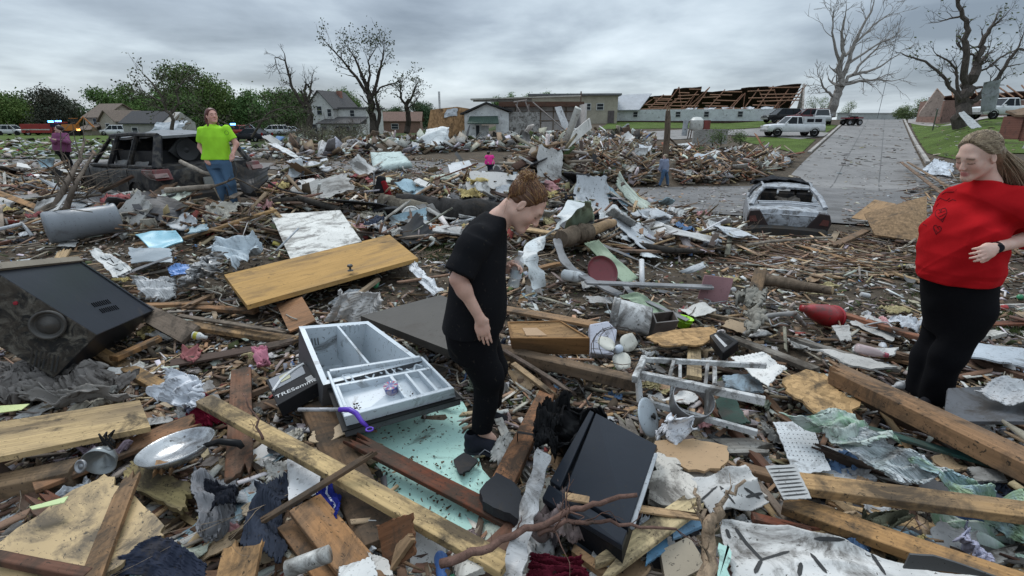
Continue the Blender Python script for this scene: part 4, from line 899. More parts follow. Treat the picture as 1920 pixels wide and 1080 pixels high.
 for s_ in(-1,1):
  m=MB();m.prism([(-2.47,.88),(-2.36,1.07),(-1.86,1.06),(-1.78,1.0),(-2.1,.90)],s_*.68,s_*.955,lambda q:Vector((q.x,q.z,q.y)));m.build('tail_light',M('plastic',(.11,.014,.013),rough=.2,dirt=.75),root,bevel=.02)
  m=MB();m.prism([(-2.475,.93),(-2.42,1.0),(-1.95,1.02),(-2.1,.96)],s_*.75,s_*.963,lambda q:Vector((q.x,q.z,q.y)));m.build('reversing_lens',M('plastic',(.22,.13,.12),rough=.15,dirt=.7),root)
 m=MB();loft(m,[ring(-2.62,.38,.58,.80,.02),ring(-2.55,.33,.62,.9,.02),ring(-2.2,.33,.62,.955,.02)]);autosmooth(m.build('bumper',M('paint',(.028,.028,.03),dirt=.9),root),50)
 for x in(-1.45,1.45):
  for y in(-.84,.84):wheel(root,x,y,.36,rimc=(.14,.14,.14),dirt=1)
 arches(root,(-1.45,1.45),.37,.955)
 for x in(1.15,.02,-1.05):
  m=MB();m.tube([(x,.955,.35),(x,.958,.7),(x,.93,1.03)],.008,4);m.build('door_seam',RUB,root)
 for x in(.25,-.85):m=MB();m.tube([(x,.95,.88),(x+.02,.985,.885),(x+.2,.985,.885),(x+.22,.95,.88)],.014,5);m.build('door_handle',B,root)
 p=[aty(440,310,8.6),aty(505,322,8.8),aty(505,352,8.5),aty(450,372,8.2)];m=MB();patch_mesh(m,p,12,8,.02,.06,.12,2,curl=.15,seed=4)
 o=m.build('bumper_cover',M('plastic',(.03,.03,.032),dirt=.8),loc=p[0]);tag(o,'torn black bumper cover lying right of the lime shirted woman','bumper')
wrecked_suv()
def sedan():
 rear=aty(1476,428,9.9);hd=math.atan2(.93,.40);f=Vector((math.cos(hd),math.sin(hd),0));zt=aty(1476,338,11.9).z
 c=rear+f*2.25;root=empty('wrecked_sedan',(c.x,c.y,zt-1.30),hd);root.scale=(.92,.87,.97);tag(root,'muddy silver sedan with missing rear window and dark sheet over its roof','car')
 S_=M('metal',(.36,.38,.41),dirt=.75,rough=.33,scale=1.8);D=M('paint',(.022,.022,.024),dirt=.9)
 m=MB();loft(m,[ring(-2.3,.42,.80,.74,.03),ring(-2.24,.34,.90,.82,.05),ring(-2.0,.28,.93,.86,.05),ring(-1.5,.26,.93,.875,.05),ring(-.5,.25,.90,.88),ring(.8,.25,.90,.88),ring(1.4,.27,.88,.87,.05),ring(2.0,.3,.78,.82,.04),ring(2.25,.36,.62,.72)])
 o=m.build('body',S_,root);autosmooth(o,45);sb=o.modifiers.new('s','SUBSURF');sb.levels=sb.render_levels=2;sb.subdivision_type='SIMPLE';dm=o.modifiers.new('d','DISPLACE');dm.texture=bpy.data.textures['dent'];dm.strength=.06;dm.mid_level=.5
 m=MB();patch_mesh(m,[(.15,-.54,1.27),(.15,.54,1.27),(-.95,.52,1.27),(-.95,-.52,1.27)],8,8,.04,0,.0,1,hump=.05);autosmooth(m.build('roof',S_,root),50)
 for s_ in(-1,1):
  for a,b,w in(((1.0,.80,.92),(.15,.54,1.27),.04),((-.15,.83,.92),(-.25,.56,1.27),.045),((-1.72,.78,.95),(-.95,.52,1.27),.06)):
   m=MB();m.tube([(a[0],s_*a[1],a[2]),((a[0]+b[0])/2,s_*((a[1]+b[1])/2+.03),(a[2]+b[2])/2+.02),(b[0],s_*b[1],b[2])],w,6,flat=.7);m.build('pillar',S_,root)
  m=MB();m.tube([(.15,s_*.55,1.285),(-.4,s_*.565,1.3),(-.95,s_*.53,1.285)],.03,6);m.build('roof_rail',S_,root)
  m=MB();m.prism([(.36,.60),(.80,.56),(.86,.74),(.80,.91),(.60,.93)],-2.34,-1.95,lambda q,s=s_:Vector((q.z,s*q.x,q.y)));m.build('tail_light',M('plastic',(.045,.035,.035),rough=.22,dirt=.55),root,bevel=.015)
  m=MB();m.prism([(.62,.70),(.80,.69),(.80,.80),(.68,.82)],-2.355,-2.3,lambda q,s=s_:Vector((q.z,s*q.x,q.y)));m.build('lens',M('plastic',(.13,.05,.045),rough=.2,dirt=.5),root)
 m=MB();m.box((-.5,0,.9),(1.9,1.25,.12));m.build('interior',D,root)
 for y in(-.4,0,.4):m=MB();m.box((-.9,y,1.0),(.14,.34,.34),Matrix.Rotation(-.3,3,'Y'));m.build('seat',D,root)
 for y in(-.36,.36):m=MB();m.box((-.05,y,1.02),(.14,.4,.42),Matrix.Rotation(-.2,3,'Y'));m.build('seat',D,root)
 m=MB();patch_mesh(m,[(-1.1,-.4,.98),(-1.2,.2,.97),(-.9,.3,1.12),(-.8,-.2,1.15)],6,6,.02,.2,.06,4,seed=9);m.build('torn_headliner',M('cloth',(.18,.16,.14),dirt=.8),root)
 m=MB();patch_mesh(m,[(-2.30,-.60,.66),(-2.30,.60,.66),(-2.22,.60,.93),(-2.22,-.60,.93)],4,8,.03,0,.008,3);m.box((-2.29,0,.86),(.03,1.3,.012));autosmooth(m.build('boot_lid',M('metal',(.62,.65,.69),dirt=.5,rough=.3,scale=2.5),root))
 m=MB();m.tube([(-1.72,-.62,1.0),(-1.8,0,1.03),(-1.72,.62,1.0)],.02,5);m.tube([(-1.60,-.65,1.02),(-1.66,0,1.05),(-1.6,.65,1.02)],.014,5);m.build('window_trim',M('metal',(.5,.52,.55),dirt=.3),root)
 m=MB();loft(m,[ring(-2.46,.30,.58,.74,.02),ring(-2.38,.26,.62,.83,.02),ring(-2.0,.26,.62,.885,.02)]);o=m.build('bumper',M('paint',(.05,.05,.05),dirt=1.,rough=.6,scale=2),root);autosmooth(o)
 for x in(-1.4,1.35):
  for y in(-.78,.78):wheel(root,x,y,.31,.2,(.12,.12,.12),1)
 m=MB();m.box((-2.2,0,.28),(.5,1.5,.18));m.build('underbody',RUB,root)
 m=MB();patch_mesh(m,[(1.1,-.8,1.02),(1.0,.9,1.10),(-.35,.72,1.40),(-.4,-.6,1.32)],18,18,.015,.08,.11,2.6,seed=12,hump=.17);m.build('sheet_over_roof',M('cloth',(.035,.036,.04),dirt=.5),root)
wrecked_sedan=sedan()
# ================================================================== PEOPLE: one continuous skin surface each, clothes and hair as children
V3=lambda*a:np.array(a,float)
class Field:
 def __init__(s,lo,hi,h):
  s.h=h;s.lo=np.array(lo,float);n=np.ceil((np.array(hi)-s.lo)/h).astype(int)+1
  s.ax=[s.lo[i]+h*np.arange(n[i])for i in range(3)];s.F=np.full(tuple(n),9.0,np.float32)
 def blk(s,lo,hi):
  sl=[]
  for i in range(3):
   a=int(max(0,math.floor((lo[i]-s.lo[i])/s.h)));b=int(min(s.F.shape[i],math.ceil((hi[i]-s.lo[i])/s.h)+1));sl.append(slice(a,max(a,b)))
  return tuple(sl)
 def pts(s,sl):
  X,Y,Z=np.meshgrid(s.ax[0][sl[0]],s.ax[1][sl[1]],s.ax[2][sl[2]],indexing='ij');return np.stack([X,Y,Z],-1)
 def union(s,d,sl,k):
  a=s.F[sl]
  if k<=0:s.F[sl]=np.minimum(a,d);return
  h=np.clip(.5+.5*(d-a)/k,0,1);s.F[sl]=d*(1-h)+a*h-k*h*(1-h)
 def cone(s,a,b,ra,rb,k=.02):
  a,b=np.array(a,float),np.array(b,float);m=max(ra,rb)+k+.06
  sl=s.blk(np.minimum(a,b)-m,np.maximum(a,b)+m);P=s.pts(sl)
  if P.size==0:return
  ba=b-a;t=np.clip(((P-a)@ba)/max(1e-9,ba@ba),0,1);d=np.linalg.norm(P-a-t[...,None]*ba,axis=-1)-(ra+(rb-ra)*t);s.union(d,sl,k)
 def ell(s,c,r_,fr=None,k=.02,sub=False):
  c=np.array(c,float);r_=np.array(r_,float);m=max(r_)+k+.05;sl=s.blk(c-m,c+m);P=s.pts(sl)
  if P.size==0:return
  q=P-c
  if fr is not None:q=q@np.array(fr)
  k0=np.linalg.norm(q/r_,axis=-1);k1=np.linalg.norm(q/(r_*r_),axis=-1);d=k0*(k0-1)/np.maximum(k1,1e-6)
  if sub:
   A=s.F[sl];h=np.clip(.5-.5*(A+d)/k,0,1);s.F[sl]=A*(1-h)-d*h+k*h*(1-h)
  else:s.union(d,sl,k)
 def loft(s,st,k=.02,open_=(True,True)):
  """stations: (centre, side, a, b)"""
  C=np.array([q[0]for q in st],float);Sd=np.array([q[1]for q in st],float);A_=np.array([q[2]for q in st]);B_=np.array([q[3]for q in st])
  ax=C[-1]-C[0];ln=np.linalg.norm(ax);ax/=ln;ts=(C-C[0])@ax;m=max(A_.max(),B_.max())+k+.05
  sl=s.blk(C.min(0)-m,C.max(0)+m);P=s.pts(sl);t=(P-C[0])@ax;tc=np.clip(t,ts[0],ts[-1])
  ip=lambda v:np.interp(tc,ts,v)
  cc=np.stack([ip(C[:,i])for i in range(3)],-1)+(t-tc)[...,None]*ax;sv=np.stack([ip(Sd[:,i])for i in range(3)],-1)
  sv-=(sv@ax)[...,None]*ax;sv/=np.linalg.norm(sv,axis=-1)[...,None];ov=np.cross(np.broadcast_to(ax,sv.shape),sv)
  q=P-cc;u=(q*sv).sum(-1);v=(q*ov).sum(-1);a,b=ip(A_),ip(B_)
  d=(np.sqrt((u/a)**2+(v/b)**2)-1)*np.minimum(a,b);d=np.maximum(d,np.maximum(ts[0]-t,t-ts[-1]));s.union(d,sl,k)
 def cut(s,p,n,c=None,r_=9):
  """remove everything beyond the plane (within radius r_ of c)"""
  p=np.array(p,float);n=np.array(n,float);n/=np.linalg.norm(n);c=p if c is None else np.array(c,float)
  sl=s.blk(c-r_,c+r_);P=s.pts(sl);d=(P-p)@n;msk=np.linalg.norm(P-c,axis=-1)<r_
  A=s.F[sl];s.F[sl]=np.where(msk,np.maximum(A,d),A)
 def folds(s,amp,f=(1,1,1),seed=0.):
  X,Y,Z=[a*q for a,q in zip(np.meshgrid(*s.ax,indexing='ij'),f)]
  w=np.sin(X*9+seed+2.2*np.sin(Z*7+Y*5))+.6*np.sin(Z*21+3*np.sin(X*8+seed)+Y*9)+.35*np.sin(X*31-Z*26+2.5*np.sin(Y*17+seed))
  s.F+=(amp*w*(np.abs(s.F)<.1)).astype(np.float32)
 def mesh(s):
  F=s.F;ins=F<0;n0,n1,n2=F.shape
  acc=np.zeros((n0-1,n1-1,n2-1,3),np.float32);cnt=np.zeros((n0-1,n1-1,n2-1),np.float32)
  for ax in range(3):
   o=[0,1,2];o.remove(ax)
   for da in(0,1):
    for db in(0,1):
     sa=[slice(0,-1)]*3;sb=[slice(0,-1)]*3;sb[ax]=slice(1,None)
     for q,dd in zip(o,(da,db)):sa[q]=sb[q]=slice(dd,F.shape[q]-1+dd)
     fa,fb=F[tuple(sa)],F[tuple(sb)];x=(fa<0)!=(fb<0);t=np.where(x,fa/np.where(x,fa-fb,1),0)
     off=[0,0,0];off[o[0]]=da;off[o[1]]=db
     for q in range(3):acc[...,q]+=x*(t if q==ax else off[q])
     cnt+=x
  act=cnt>0;idx=np.full(act.shape,-1,np.int64);idx[act]=np.arange(act.sum())
  I=np.argwhere(act);V=(I+acc[act]/cnt[act][:,None])*s.h+s.lo;Q=[]
  for ax in range(3):
   sa=[slice(1,-1)]*3;sb=[slice(1,-1)]*3;sa[ax]=slice(0,-1);sb[ax]=slice(1,None)
   a,b=ins[tuple(sa)],ins[tuple(sb)];E=np.argwhere(a!=b);fl=a[tuple(E.T)]
   E=E+1;E[:,ax]-=1;o1,o2=(ax+1)%3,(ax+2)%3
   def g(u,v):K=E.copy();K[:,o1]-=u;K[:,o2]-=v;return idx[tuple(K.T)]
   q=np.stack([g(1,1),g(0,1),g(0,0),g(1,0)],-1);q[~fl]=q[~fl][:,::-1];Q.append(q)
  Q=np.concatenate(Q);Q=Q[(Q>=0).all(1)];return V,Q
def field_obj(name,V,Q,mat,root,smooth_it=0,col=None):
 me=bpy.data.meshes.new(name);me.from_pydata(V.tolist(),[],Q.tolist());me.materials.append(mat)
 if col is not None:
  ca=me.color_attributes.new('Col','FLOAT_COLOR','POINT');ca.data.foreach_set('color',np.concatenate([col,np.ones((len(col),1))],1).astype(np.float32).ravel())
 me.shade_smooth();o=bpy.data.objects.new(name,me);COL.objects.link(o);o.parent=root
 if smooth_it:m=o.modifiers.new('sm','SMOOTH');m.iterations=smooth_it;m.factor=.5
 return o
def unit(v):v=np.array(v,float);return v/np.linalg.norm(v)
def head_frame(f,u):f=unit(f);u=np.array(u,float);u=unit(u-f*(u@f));return np.cross(f,u),f,u# right, forward, up
def head(G,c,fr,s_=1.0,fine=True):
 r,f,u=fr;L=lambda a,b,d:np.array(c)+(r*a+f*b+u*d)*s_;B=np.stack([r,f,u],1)
 e=lambda p,q,k,**kw:G.ell(L(*p),np.array(q)*s_,B,k*s_,**kw);cn=lambda a,b,ra,rb,k:G.cone(L(*a),L(*b),ra*s_,rb*s_,k*s_)
 e((0,-.012,.035),(.074,.094,.078),.02);e((0,.022,-.03),(.060,.066,.080),.03)
 for q in(-1,1):
  cn((q*.048,.0,-.058),(q*.014,.066,-.098),.020,.017,.03);e((q*.036,.056,-.03),(.022,.022,.024),.03)
 e((0,.078,-.095),(.018,.016,.016),.025);cn((-.034,.074,.022),(.034,.074,.022),.015,.015,.025)
 cn((0,.086,.012),(0,.107,-.028),.0075,.0115,.013)
 if fine:
  for q in(-1,1):
   e((q*.0105,.1,-.033),(.0075,.009,.0065),.007)
   e((q*.031,.100,.003),(.017,.014,.010),.012,sub=True);e((q*.031,.074,.001),(.0145,.0135,.0115),.004)
   e((q*.077,-.008,-.012),(.008,.018,.030),.008);e((q*.084,-.004,-.008),(.005,.009,.018),.006,sub=True)
  e((0,.092,-.0665),(.019,.004,.0014),.004,sub=True)
  cn((-.015,.087,-.061),(.015,.087,-.061),.0062,.0062,.006);cn((-.012,.086,-.0725),(.012,.086,-.0725),.0075,.0075,.006)
def head_colors(V,c,fr,s_,skin,brow=(.16,.09,.05),lip=(.42,.14,.12),freck=.0):
 r,f,u=fr;q=(V-np.array(c))/s_;a,b,d=q@r,q@f,q@u;col=np.tile(np.array(skin),(len(V),1));col*=(1+.04*np.sin(V[:,:1]*60)*np.sin(V[:,2:]*47))
 near=(np.linalg.norm(q,axis=1)<.16)
 def blend(m,cc):col[:]=col*(1-m[:,None])+np.array(cc)*m[:,None]
 g=lambda x,x0,w:np.exp(-((x-x0)/w)**2);aa=np.abs(a)
 blend(.45*near*g(aa,.042,.018)*g(d,-.032,.022)*(b>.03),(skin[0]*1.02,skin[1]*.66,skin[2]*.62))
 blend(.35*near*g(aa,0,.012)*g(d,-.03,.014)*(b>.09),(skin[0],skin[1]*.68,skin[2]*.62))
 blend(.95*near*(b>.075)*np.clip(1.6*g(aa,0,.020)*(g(d,-.061,.0062)+g(d,-.072,.0065)),0,1)*(aa<.023),lip)
 blend(.8*near*(b>.05)*np.clip(1.4*g(d,.024-(aa-.03)*.15,.0045),0,1)*(aa>.014)*(aa<.05),brow)
 blend(.9*near*(b>.05)*np.clip(1.5*g(d,-.0065+4*(aa-.031)**2*3,.0024),0,1)*(aa>.016)*(aa<.047),(.05,.03,.025))
 blend(.35*near*(b>.05)*g(d,-.012,.006)*g(aa,.031,.016),(skin[0]*.75,skin[1]*.55,skin[2]*.55))
 return col
def hand(G,wr,d,nrm,side,curl=.35,sc=1.0,thumb=1):
 """d: along the hand, nrm: back of hand, side: towards the thumb"""
 d,nrm=unit(d),unit(nrm);side=np.cross(nrm,d)*side;wr=np.array(wr);P=lambda a,b,c:wr+(d*a+side*b+nrm*c)*sc
 G.cone(wr,P(.02,0,0),.024*sc,.024*sc,.015);B=np.stack([d,side,nrm],1);G.ell(P(.052,0,0),np.array((.05,.041,.0165))*sc,B,.012)
 for i,(off,ln,st)in enumerate(((.030,.072,.088),(.011,.082,.093),(-.009,.077,.090),(-.028,.060,.082))):
  p=P(st-.012,off,-.001);ang=curl*(.7+.12*i);dd=unit(d+side*(off*1.2));r0=.0088*sc
  for j,fr_ in enumerate((.45,.31,.24)):
   ang2=ang*(j+.6);v=dd*math.cos(ang2)-nrm*math.sin(ang2);q=p+v*ln*fr_*sc;G.cone(p,q,r0-j*.0009*sc,r0-(j+1)*.0009*sc,.003 if j else .006);p=q
 t0=P(.018,.028,-.006);t1=P(.048,.052*thumb,-.020);t2=P(.074,.058*thumb,-.030);G.cone(P(.01,.015,-.004),t0,.015*sc,.014*sc,.012);G.cone(t0,t1,.0135*sc,.0105*sc,.008);G.cone(t1,t2,.0102*sc,.0085*sc,.003)
def bounds(pts,m):a=np.array(pts);return a.min(0)-m,a.max(0)+m
def shoe(root,heel,toe,up=(0,0,1),col=(.022,.022,.026),sole=(.03,.03,.033),h=.006,w=.047,trim=None):
 heel,toe=np.array(heel),np.array(toe);d=unit(toe-heel);up=unit(np.array(up)-d*(np.array(up)@d));ln=np.linalg.norm(toe-heel);sd=np.cross(up,d)
 lo,hi=bounds([heel,toe],.12);G=Field(lo,hi,h);B=np.stack([d,sd,up],1)
 G.ell(heel+d*ln*.22+up*.048,(.062,w*.85,.045),B,.02);G.ell(heel+d*ln*.72+up*.036,(ln*.30,w,.034),B,.03);G.cone(heel+d*ln*.2+up*.05,heel+d*ln*.15+up*.10,.042,.04,.02);G.cone(heel+d*ln*.3+up*.07,heel+d*ln*.6+up*.05,.033,.03,.02)
 G.cut(heel+up*.018,-up);V,Q=G.mesh();o=field_obj('shoe',V,Q,M('cloth',col,dirt=.3),root)
 G=Field(lo,hi,h);G.ell(heel+d*ln*.25+up*.012,(ln*.30,w*.9,.024),B,.02);G.ell(heel+d*ln*.68+up*.012,(ln*.36,w*1.08,.022),B,.02);G.cut(heel,-up);V,Q=G.mesh();field_obj('sole',V,Q,M('paint',sole,rough=.8,dirt=.4),o)
 if trim:
  m=MB();b=heel+d*ln*.35+sd*(w*-.98 if trim>0 else w*.98)
  m.tube([tuple(b+up*.02),tuple(b+d*.035+up*.055),tuple(b+d*.06+up*.04),tuple(b+d*.1+up*.05)],.0028,4);m.build('trim',M('paint',(.3,.3,.32),dirt=.1),o)
 return o
def strands(root,curves,rad,mat,name='hair'):
 m=MB()
 for pts,c,rr in curves:m.tube(pts,[rad*rr*(1 if 0<i<len(pts)-1 else .45)for i in range(len(pts))],3,cap=False,c=c)
 return m.build(name,mat,root,smooth=True)
def hair_cap(root,c,fr,s_,col,cuts,extra=(),grow_=.010,h=.006,amp=.0022,parent=None):
 r,f,u=fr;lo,hi=bounds([c],.22*s_+.03);G=Field(lo,hi,h);B=np.stack([r,f,u],1);L=lambda a,b,d:np.array(c)+(r*a+f*b+u*d)*s_
 G.ell(L(0,-.014,.036),np.array((.074+grow_,.094+grow_,.078+grow_))*s_,B,.01)
 for p,n in cuts:G.cut(L(*p),r*n[0]+f*n[1]+u*n[2])
 for p,rad,k in extra:G.ell(L(*p),np.array(rad)*s_,B,k)
 if amp:X,Y,Z=np.meshgrid(*G.ax,indexing='ij');G.F+=(amp*np.sin(X*260+3*np.sin(Z*90)+Y*150)).astype(np.float32)*(np.abs(G.F)<.03)
 V,Q=G.mesh();g=.8+.4*np.random.RandomState(3).rand(len(V),1);return field_obj('hair',V,Q,M('hair','v'),root,0,np.array(col)*g)
SK=M('skin','v')
def jj(y0,org):return lambda px,py,dy=0.:np.array(aty(px,py,y0+dy))-org
def woman_black():
 org=np.array(aty(915,849,2.5));root=empty('person',org.tolist());tag(root,'woman in black t-shirt with auburn bun looking down and holding a water bottle','person')
 j=jj(2.5,org);C=j(985,384,.0);fr=head_frame((.66,-.16,-.70),(.72,.02,.68))
 r,f,u=fr;skin=(.60,.375,.29)
 neck,nk0=j(936,412,.01),C-f*.035-u*.06
 shR,shL=j(897,447,-.15),j(926,432,.18);elR,wrR=j(859,524,-.235),j(900,597,-.23);elL,wrL=j(898,522,.22),j(944,503,.10)
 hpR,knR,anR=j(880,628,-.08),j(916,706,-.06),j(903,806,-.03);hpL,knL,anL=j(900,622,.1),j(926,690,.16),j(925,752,.30)
 pel,che=j(890,610,.01),j(905,480,.01)
 lo,hi=bounds([C+u*.13+f*.12,C-f*.15,elR,wrR,anR,anL,wrL,shL,hpR,j(925,665,-.25),j(970,500,.1)],.09);G=Field(lo,hi,.0052)
 G.cone(pel,che,.11,.10,.05);G.cone(che,neck,.09,.05,.05);G.cone(neck,nk0,.056,.050,.03);G.cone(nk0,C-f*.01-u*.02,.05,.05,.02)
 for a,b,ra,rb in((shR,elR,.044,.038),(elR,wrR,.036,.024),(shL,elL,.045,.038),(elL,wrL,.037,.025),(hpR,knR,.085,.052),(knR,anR,.05,.036),(hpL,knL,.085,.052),(knL,anL,.05,.036)):G.cone(a,b,ra,rb,.02)
 G.cone(che,shR,.07,.05,.05);G.cone(che,shL,.07,.05,.05);G.ell(elR*.75+wrR*.25,(.035,.038,.036),None,.03)
 G.cone(anR,anR+V3(.06,0,-.06),.034,.025,.02)
 hd=j(912,655,-.245)-wrR;hand(G,wrR,hd,(-.1,-1,.15),1,.24,.90,.55)
 hand(G,wrL,j(972,497,.05)-wrL,(-.2,.75,.5),-1,1.0,.95)
 head(G,C,fr);V,Q=G.mesh();col=head_colors(V,C,fr,1.,skin,brow=(.17,.085,.045),lip=(.50,.20,.17))
 red=np.exp(-((V-np.array(elR))**2).sum(1)/.006)[:,None];col=col*(1-red*.25)+np.array((.60,.25,.2))*red*.25
 field_obj('body',V,Q,SK,root,1,col)
 y_=(0,1,0);G=Field(*bounds([j(925,395,.25),j(825,640,-.3),j(957,500,.3),j(850,515,-.33)],.05),.0065)
 G.loft([(j(931,402,.01),y_,.075,.062),(j(917,420,.01),y_,.17,.085),(j(906,445,.01),y_,.195,.115),(j(904,480),y_,.19,.132),(j(899,530),y_,.185,.147),(j(892,580),y_,.195,.158),(j(884,628),y_,.20,.155)],.02)
 G.cone(shR,j(884,462,-.19),.072,.072,.03);G.loft([(j(893,450,-.17),(0,1,.2),.07,.068),(j(862,512,-.235),(0,1,.2),.071,.068)],.025);G.loft([(j(925,440,.17),(0,1,.1),.068,.07),(j(905,500,.23),(0,1,.1),.075,.078)],.02)
 G.folds(.0055,(1,1,.8),1.);X=G.pts((slice(None),)*3);dd=np.linalg.norm(X-nk0,axis=-1)-.062;G.F=np.maximum(G.F,-dd).astype(np.float32)
 V,Q=G.mesh();BLK=M('cloth',(.009,.0092,.011),dirt=.12);field_obj('t_shirt',V,Q,BLK,root,1)
 G=Field(*bounds([j(825,600,-.2),j(955,600,.25),anR,anL,knL],.11),.0075)
 G.loft([(j(888,590),y_,.17,.14),(j(884,625),y_,.175,.145),(j(888,655,.01),y_,.165,.13)],.03)
 for a,b,ra,rb in((j(882,632,-.08),knR,.112,.082),(knR,anR,.080,.056),(j(898,630,.1),knL,.108,.08),(knL,anL,.078,.054)):G.cone(a,b,ra,rb,.035)
 G.folds(.004,(1,1,1.3),2.);G.cut(anR-V3(0,0,.0),(0,0,-1),anR,.16);V,Q=G.mesh();field_obj('trousers',V,Q,M('cloth',(.0065,.0065,.008),dirt=.05),root,1)
 shoe(root,j(874,847,-.05),j(955,852,-.09),(0,0,1),(.02,.022,.03),(.028,.03,.038),trim=1);shoe(root,j(893,788,.30),j(953,800,.24),(0,0,1))
 L=lambda a,b,d:np.array(C)+r*a+f*b+u*d
 bun=(0,-.085,.085)
 cap=hair_cap(root,C,fr,1.,(.10,.045,.022),[((0,.045,.06),(0,.9,-.44)),((0,.0,-.03),(0,.65,-.76))],[(bun,(.034,.032,.034),.015),((.0,-.10,.06),(.028,.028,.03),.015)],.007)
 rng=random.Random(5);cv=[];bp=L(*bun)
 for k in range(1700):
  th=rng.random()*6.283;a0=math.cos(th)*.080;zz=.07+.06*math.sin(th)if k%3 else .05
  ph=rng.random()*6.283;sx,sz=math.cos(ph),math.sin(ph)
  st=V3(sx*.078,.055-.05*max(0,-sz)+(-.075 if sz<-.2 else 0),.055+sz*(.062 if sz>0 else .095));en=V3(*bun)+V3(rng.gauss(0,.017),rng.gauss(0,.014),rng.gauss(0,.017));pts=[];bl0=rng.random()
  for i in range(8):
   t=i/7;q=st*(1-t)+en*t;ce=V3(0,-.014,.036);E_=V3(.0755,.0955,.0795)if i==0 else V3(.083,.103,.087)*(1+.03*bl0);w=(q-ce)/E_;ln=np.linalg.norm(w);tgt=ce+w/max(ln,1e-3)*E_
   q=tgt if t<.75 else q;q=q+V3(rng.gauss(0,.0016),rng.gauss(0,.0016),rng.gauss(0,.0016));pts.append(tuple(L(*q)))
  bl=rng.random();c=(.34,.19,.075)if bl<.28 else(.16,.065,.026)if bl<.65 else(.075,.032,.018)
  cv.append((pts,c,.7+.7*rng.random()))
 for k in range(420):# loops and loose ends of the bun
  a=V3(rng.gauss(0,1),rng.gauss(0,1),rng.gauss(0,1));a/=np.linalg.norm(a);b=unit(np.cross(a,V3(rng.gauss(0,1),rng.gauss(0,1),rng.gauss(0,1))));rr=.022+.016*rng.random();t0=rng.random()*6.28;ce=V3(*bun)+V3(rng.gauss(0,.014),rng.gauss(0,.010),rng.gauss(0,.010))
  pts=[tuple(L(*(ce+(a*math.cos(t0+t)+b*math.sin(t0+t))*rr*(1+.15*math.sin(t*3)))))for t in(0,.6,1.2,1.8,2.4,3)]
  c=(.42,.25,.10)if rng.random()<.45 else(.19,.08,.03);cv.append((pts,c,1.1))
 for k in range(110):# wisps falling at the nape and temple
  nape=True;s0=V3(rng.gauss(0,.03),-.085,-.005)if nape else V3(.05+.02*rng.random(),.06,.05);d=V3(0,-.02,-.07)if nape else V3(0,.02,-.05)
  g=np.array([.0,0,-1.]);gl=np.array([g@r,g@f,g@u]);ln=.05+.07*rng.random()
  pts=[tuple(L(*(s0+d*t*.5+gl*ln*t*t+V3(rng.gauss(0,.003),rng.gauss(0,.004),0))))for t in(0,.33,.66,1)]
  cv.append((pts,(.40,.24,.10)if rng.random()<.5 else(.2,.09,.035),.8))
 strands(root,cv,.00105,M('hair','v'))
 b0=np.array(aty(962,538,2.56));b1=np.array(aty(976,476,2.56));ax=Vector(b1-b0);m4=frame(Vector(b0),ax);q=m4.to_3x3()@Matrix.Rotation(R(90),3,'Y');ln=ax.length
 br=empty('water_bottle',b0.tolist());tag(br,'clear plastic water bottle held by the woman in black','bottle');m=MB()
 m.lathe([(.001,0),(.028,.003),(.031,.01),(.030,.04),(.0315,.05),(.030,.07),(.031,ln-.05),(.024,ln-.03),(.012,ln-.014),(.012,ln)],16,q);m.build('body',glass((.75,.8,.82),.05,.38),br,smooth=True)
 m=MB();m.lathe([(0,ln+.012),(.0145,ln+.012),(.0145,ln-.004),(0,ln-.004)],14,q);m.build('cap',M('plastic',(.75,.76,.77),dirt=0),br);m=MB();m.lathe([(.0318,.055),(.0318,.10)],16,q);m.build('label_band',glass((.6,.68,.75),.3,.6),br)
woman_black()
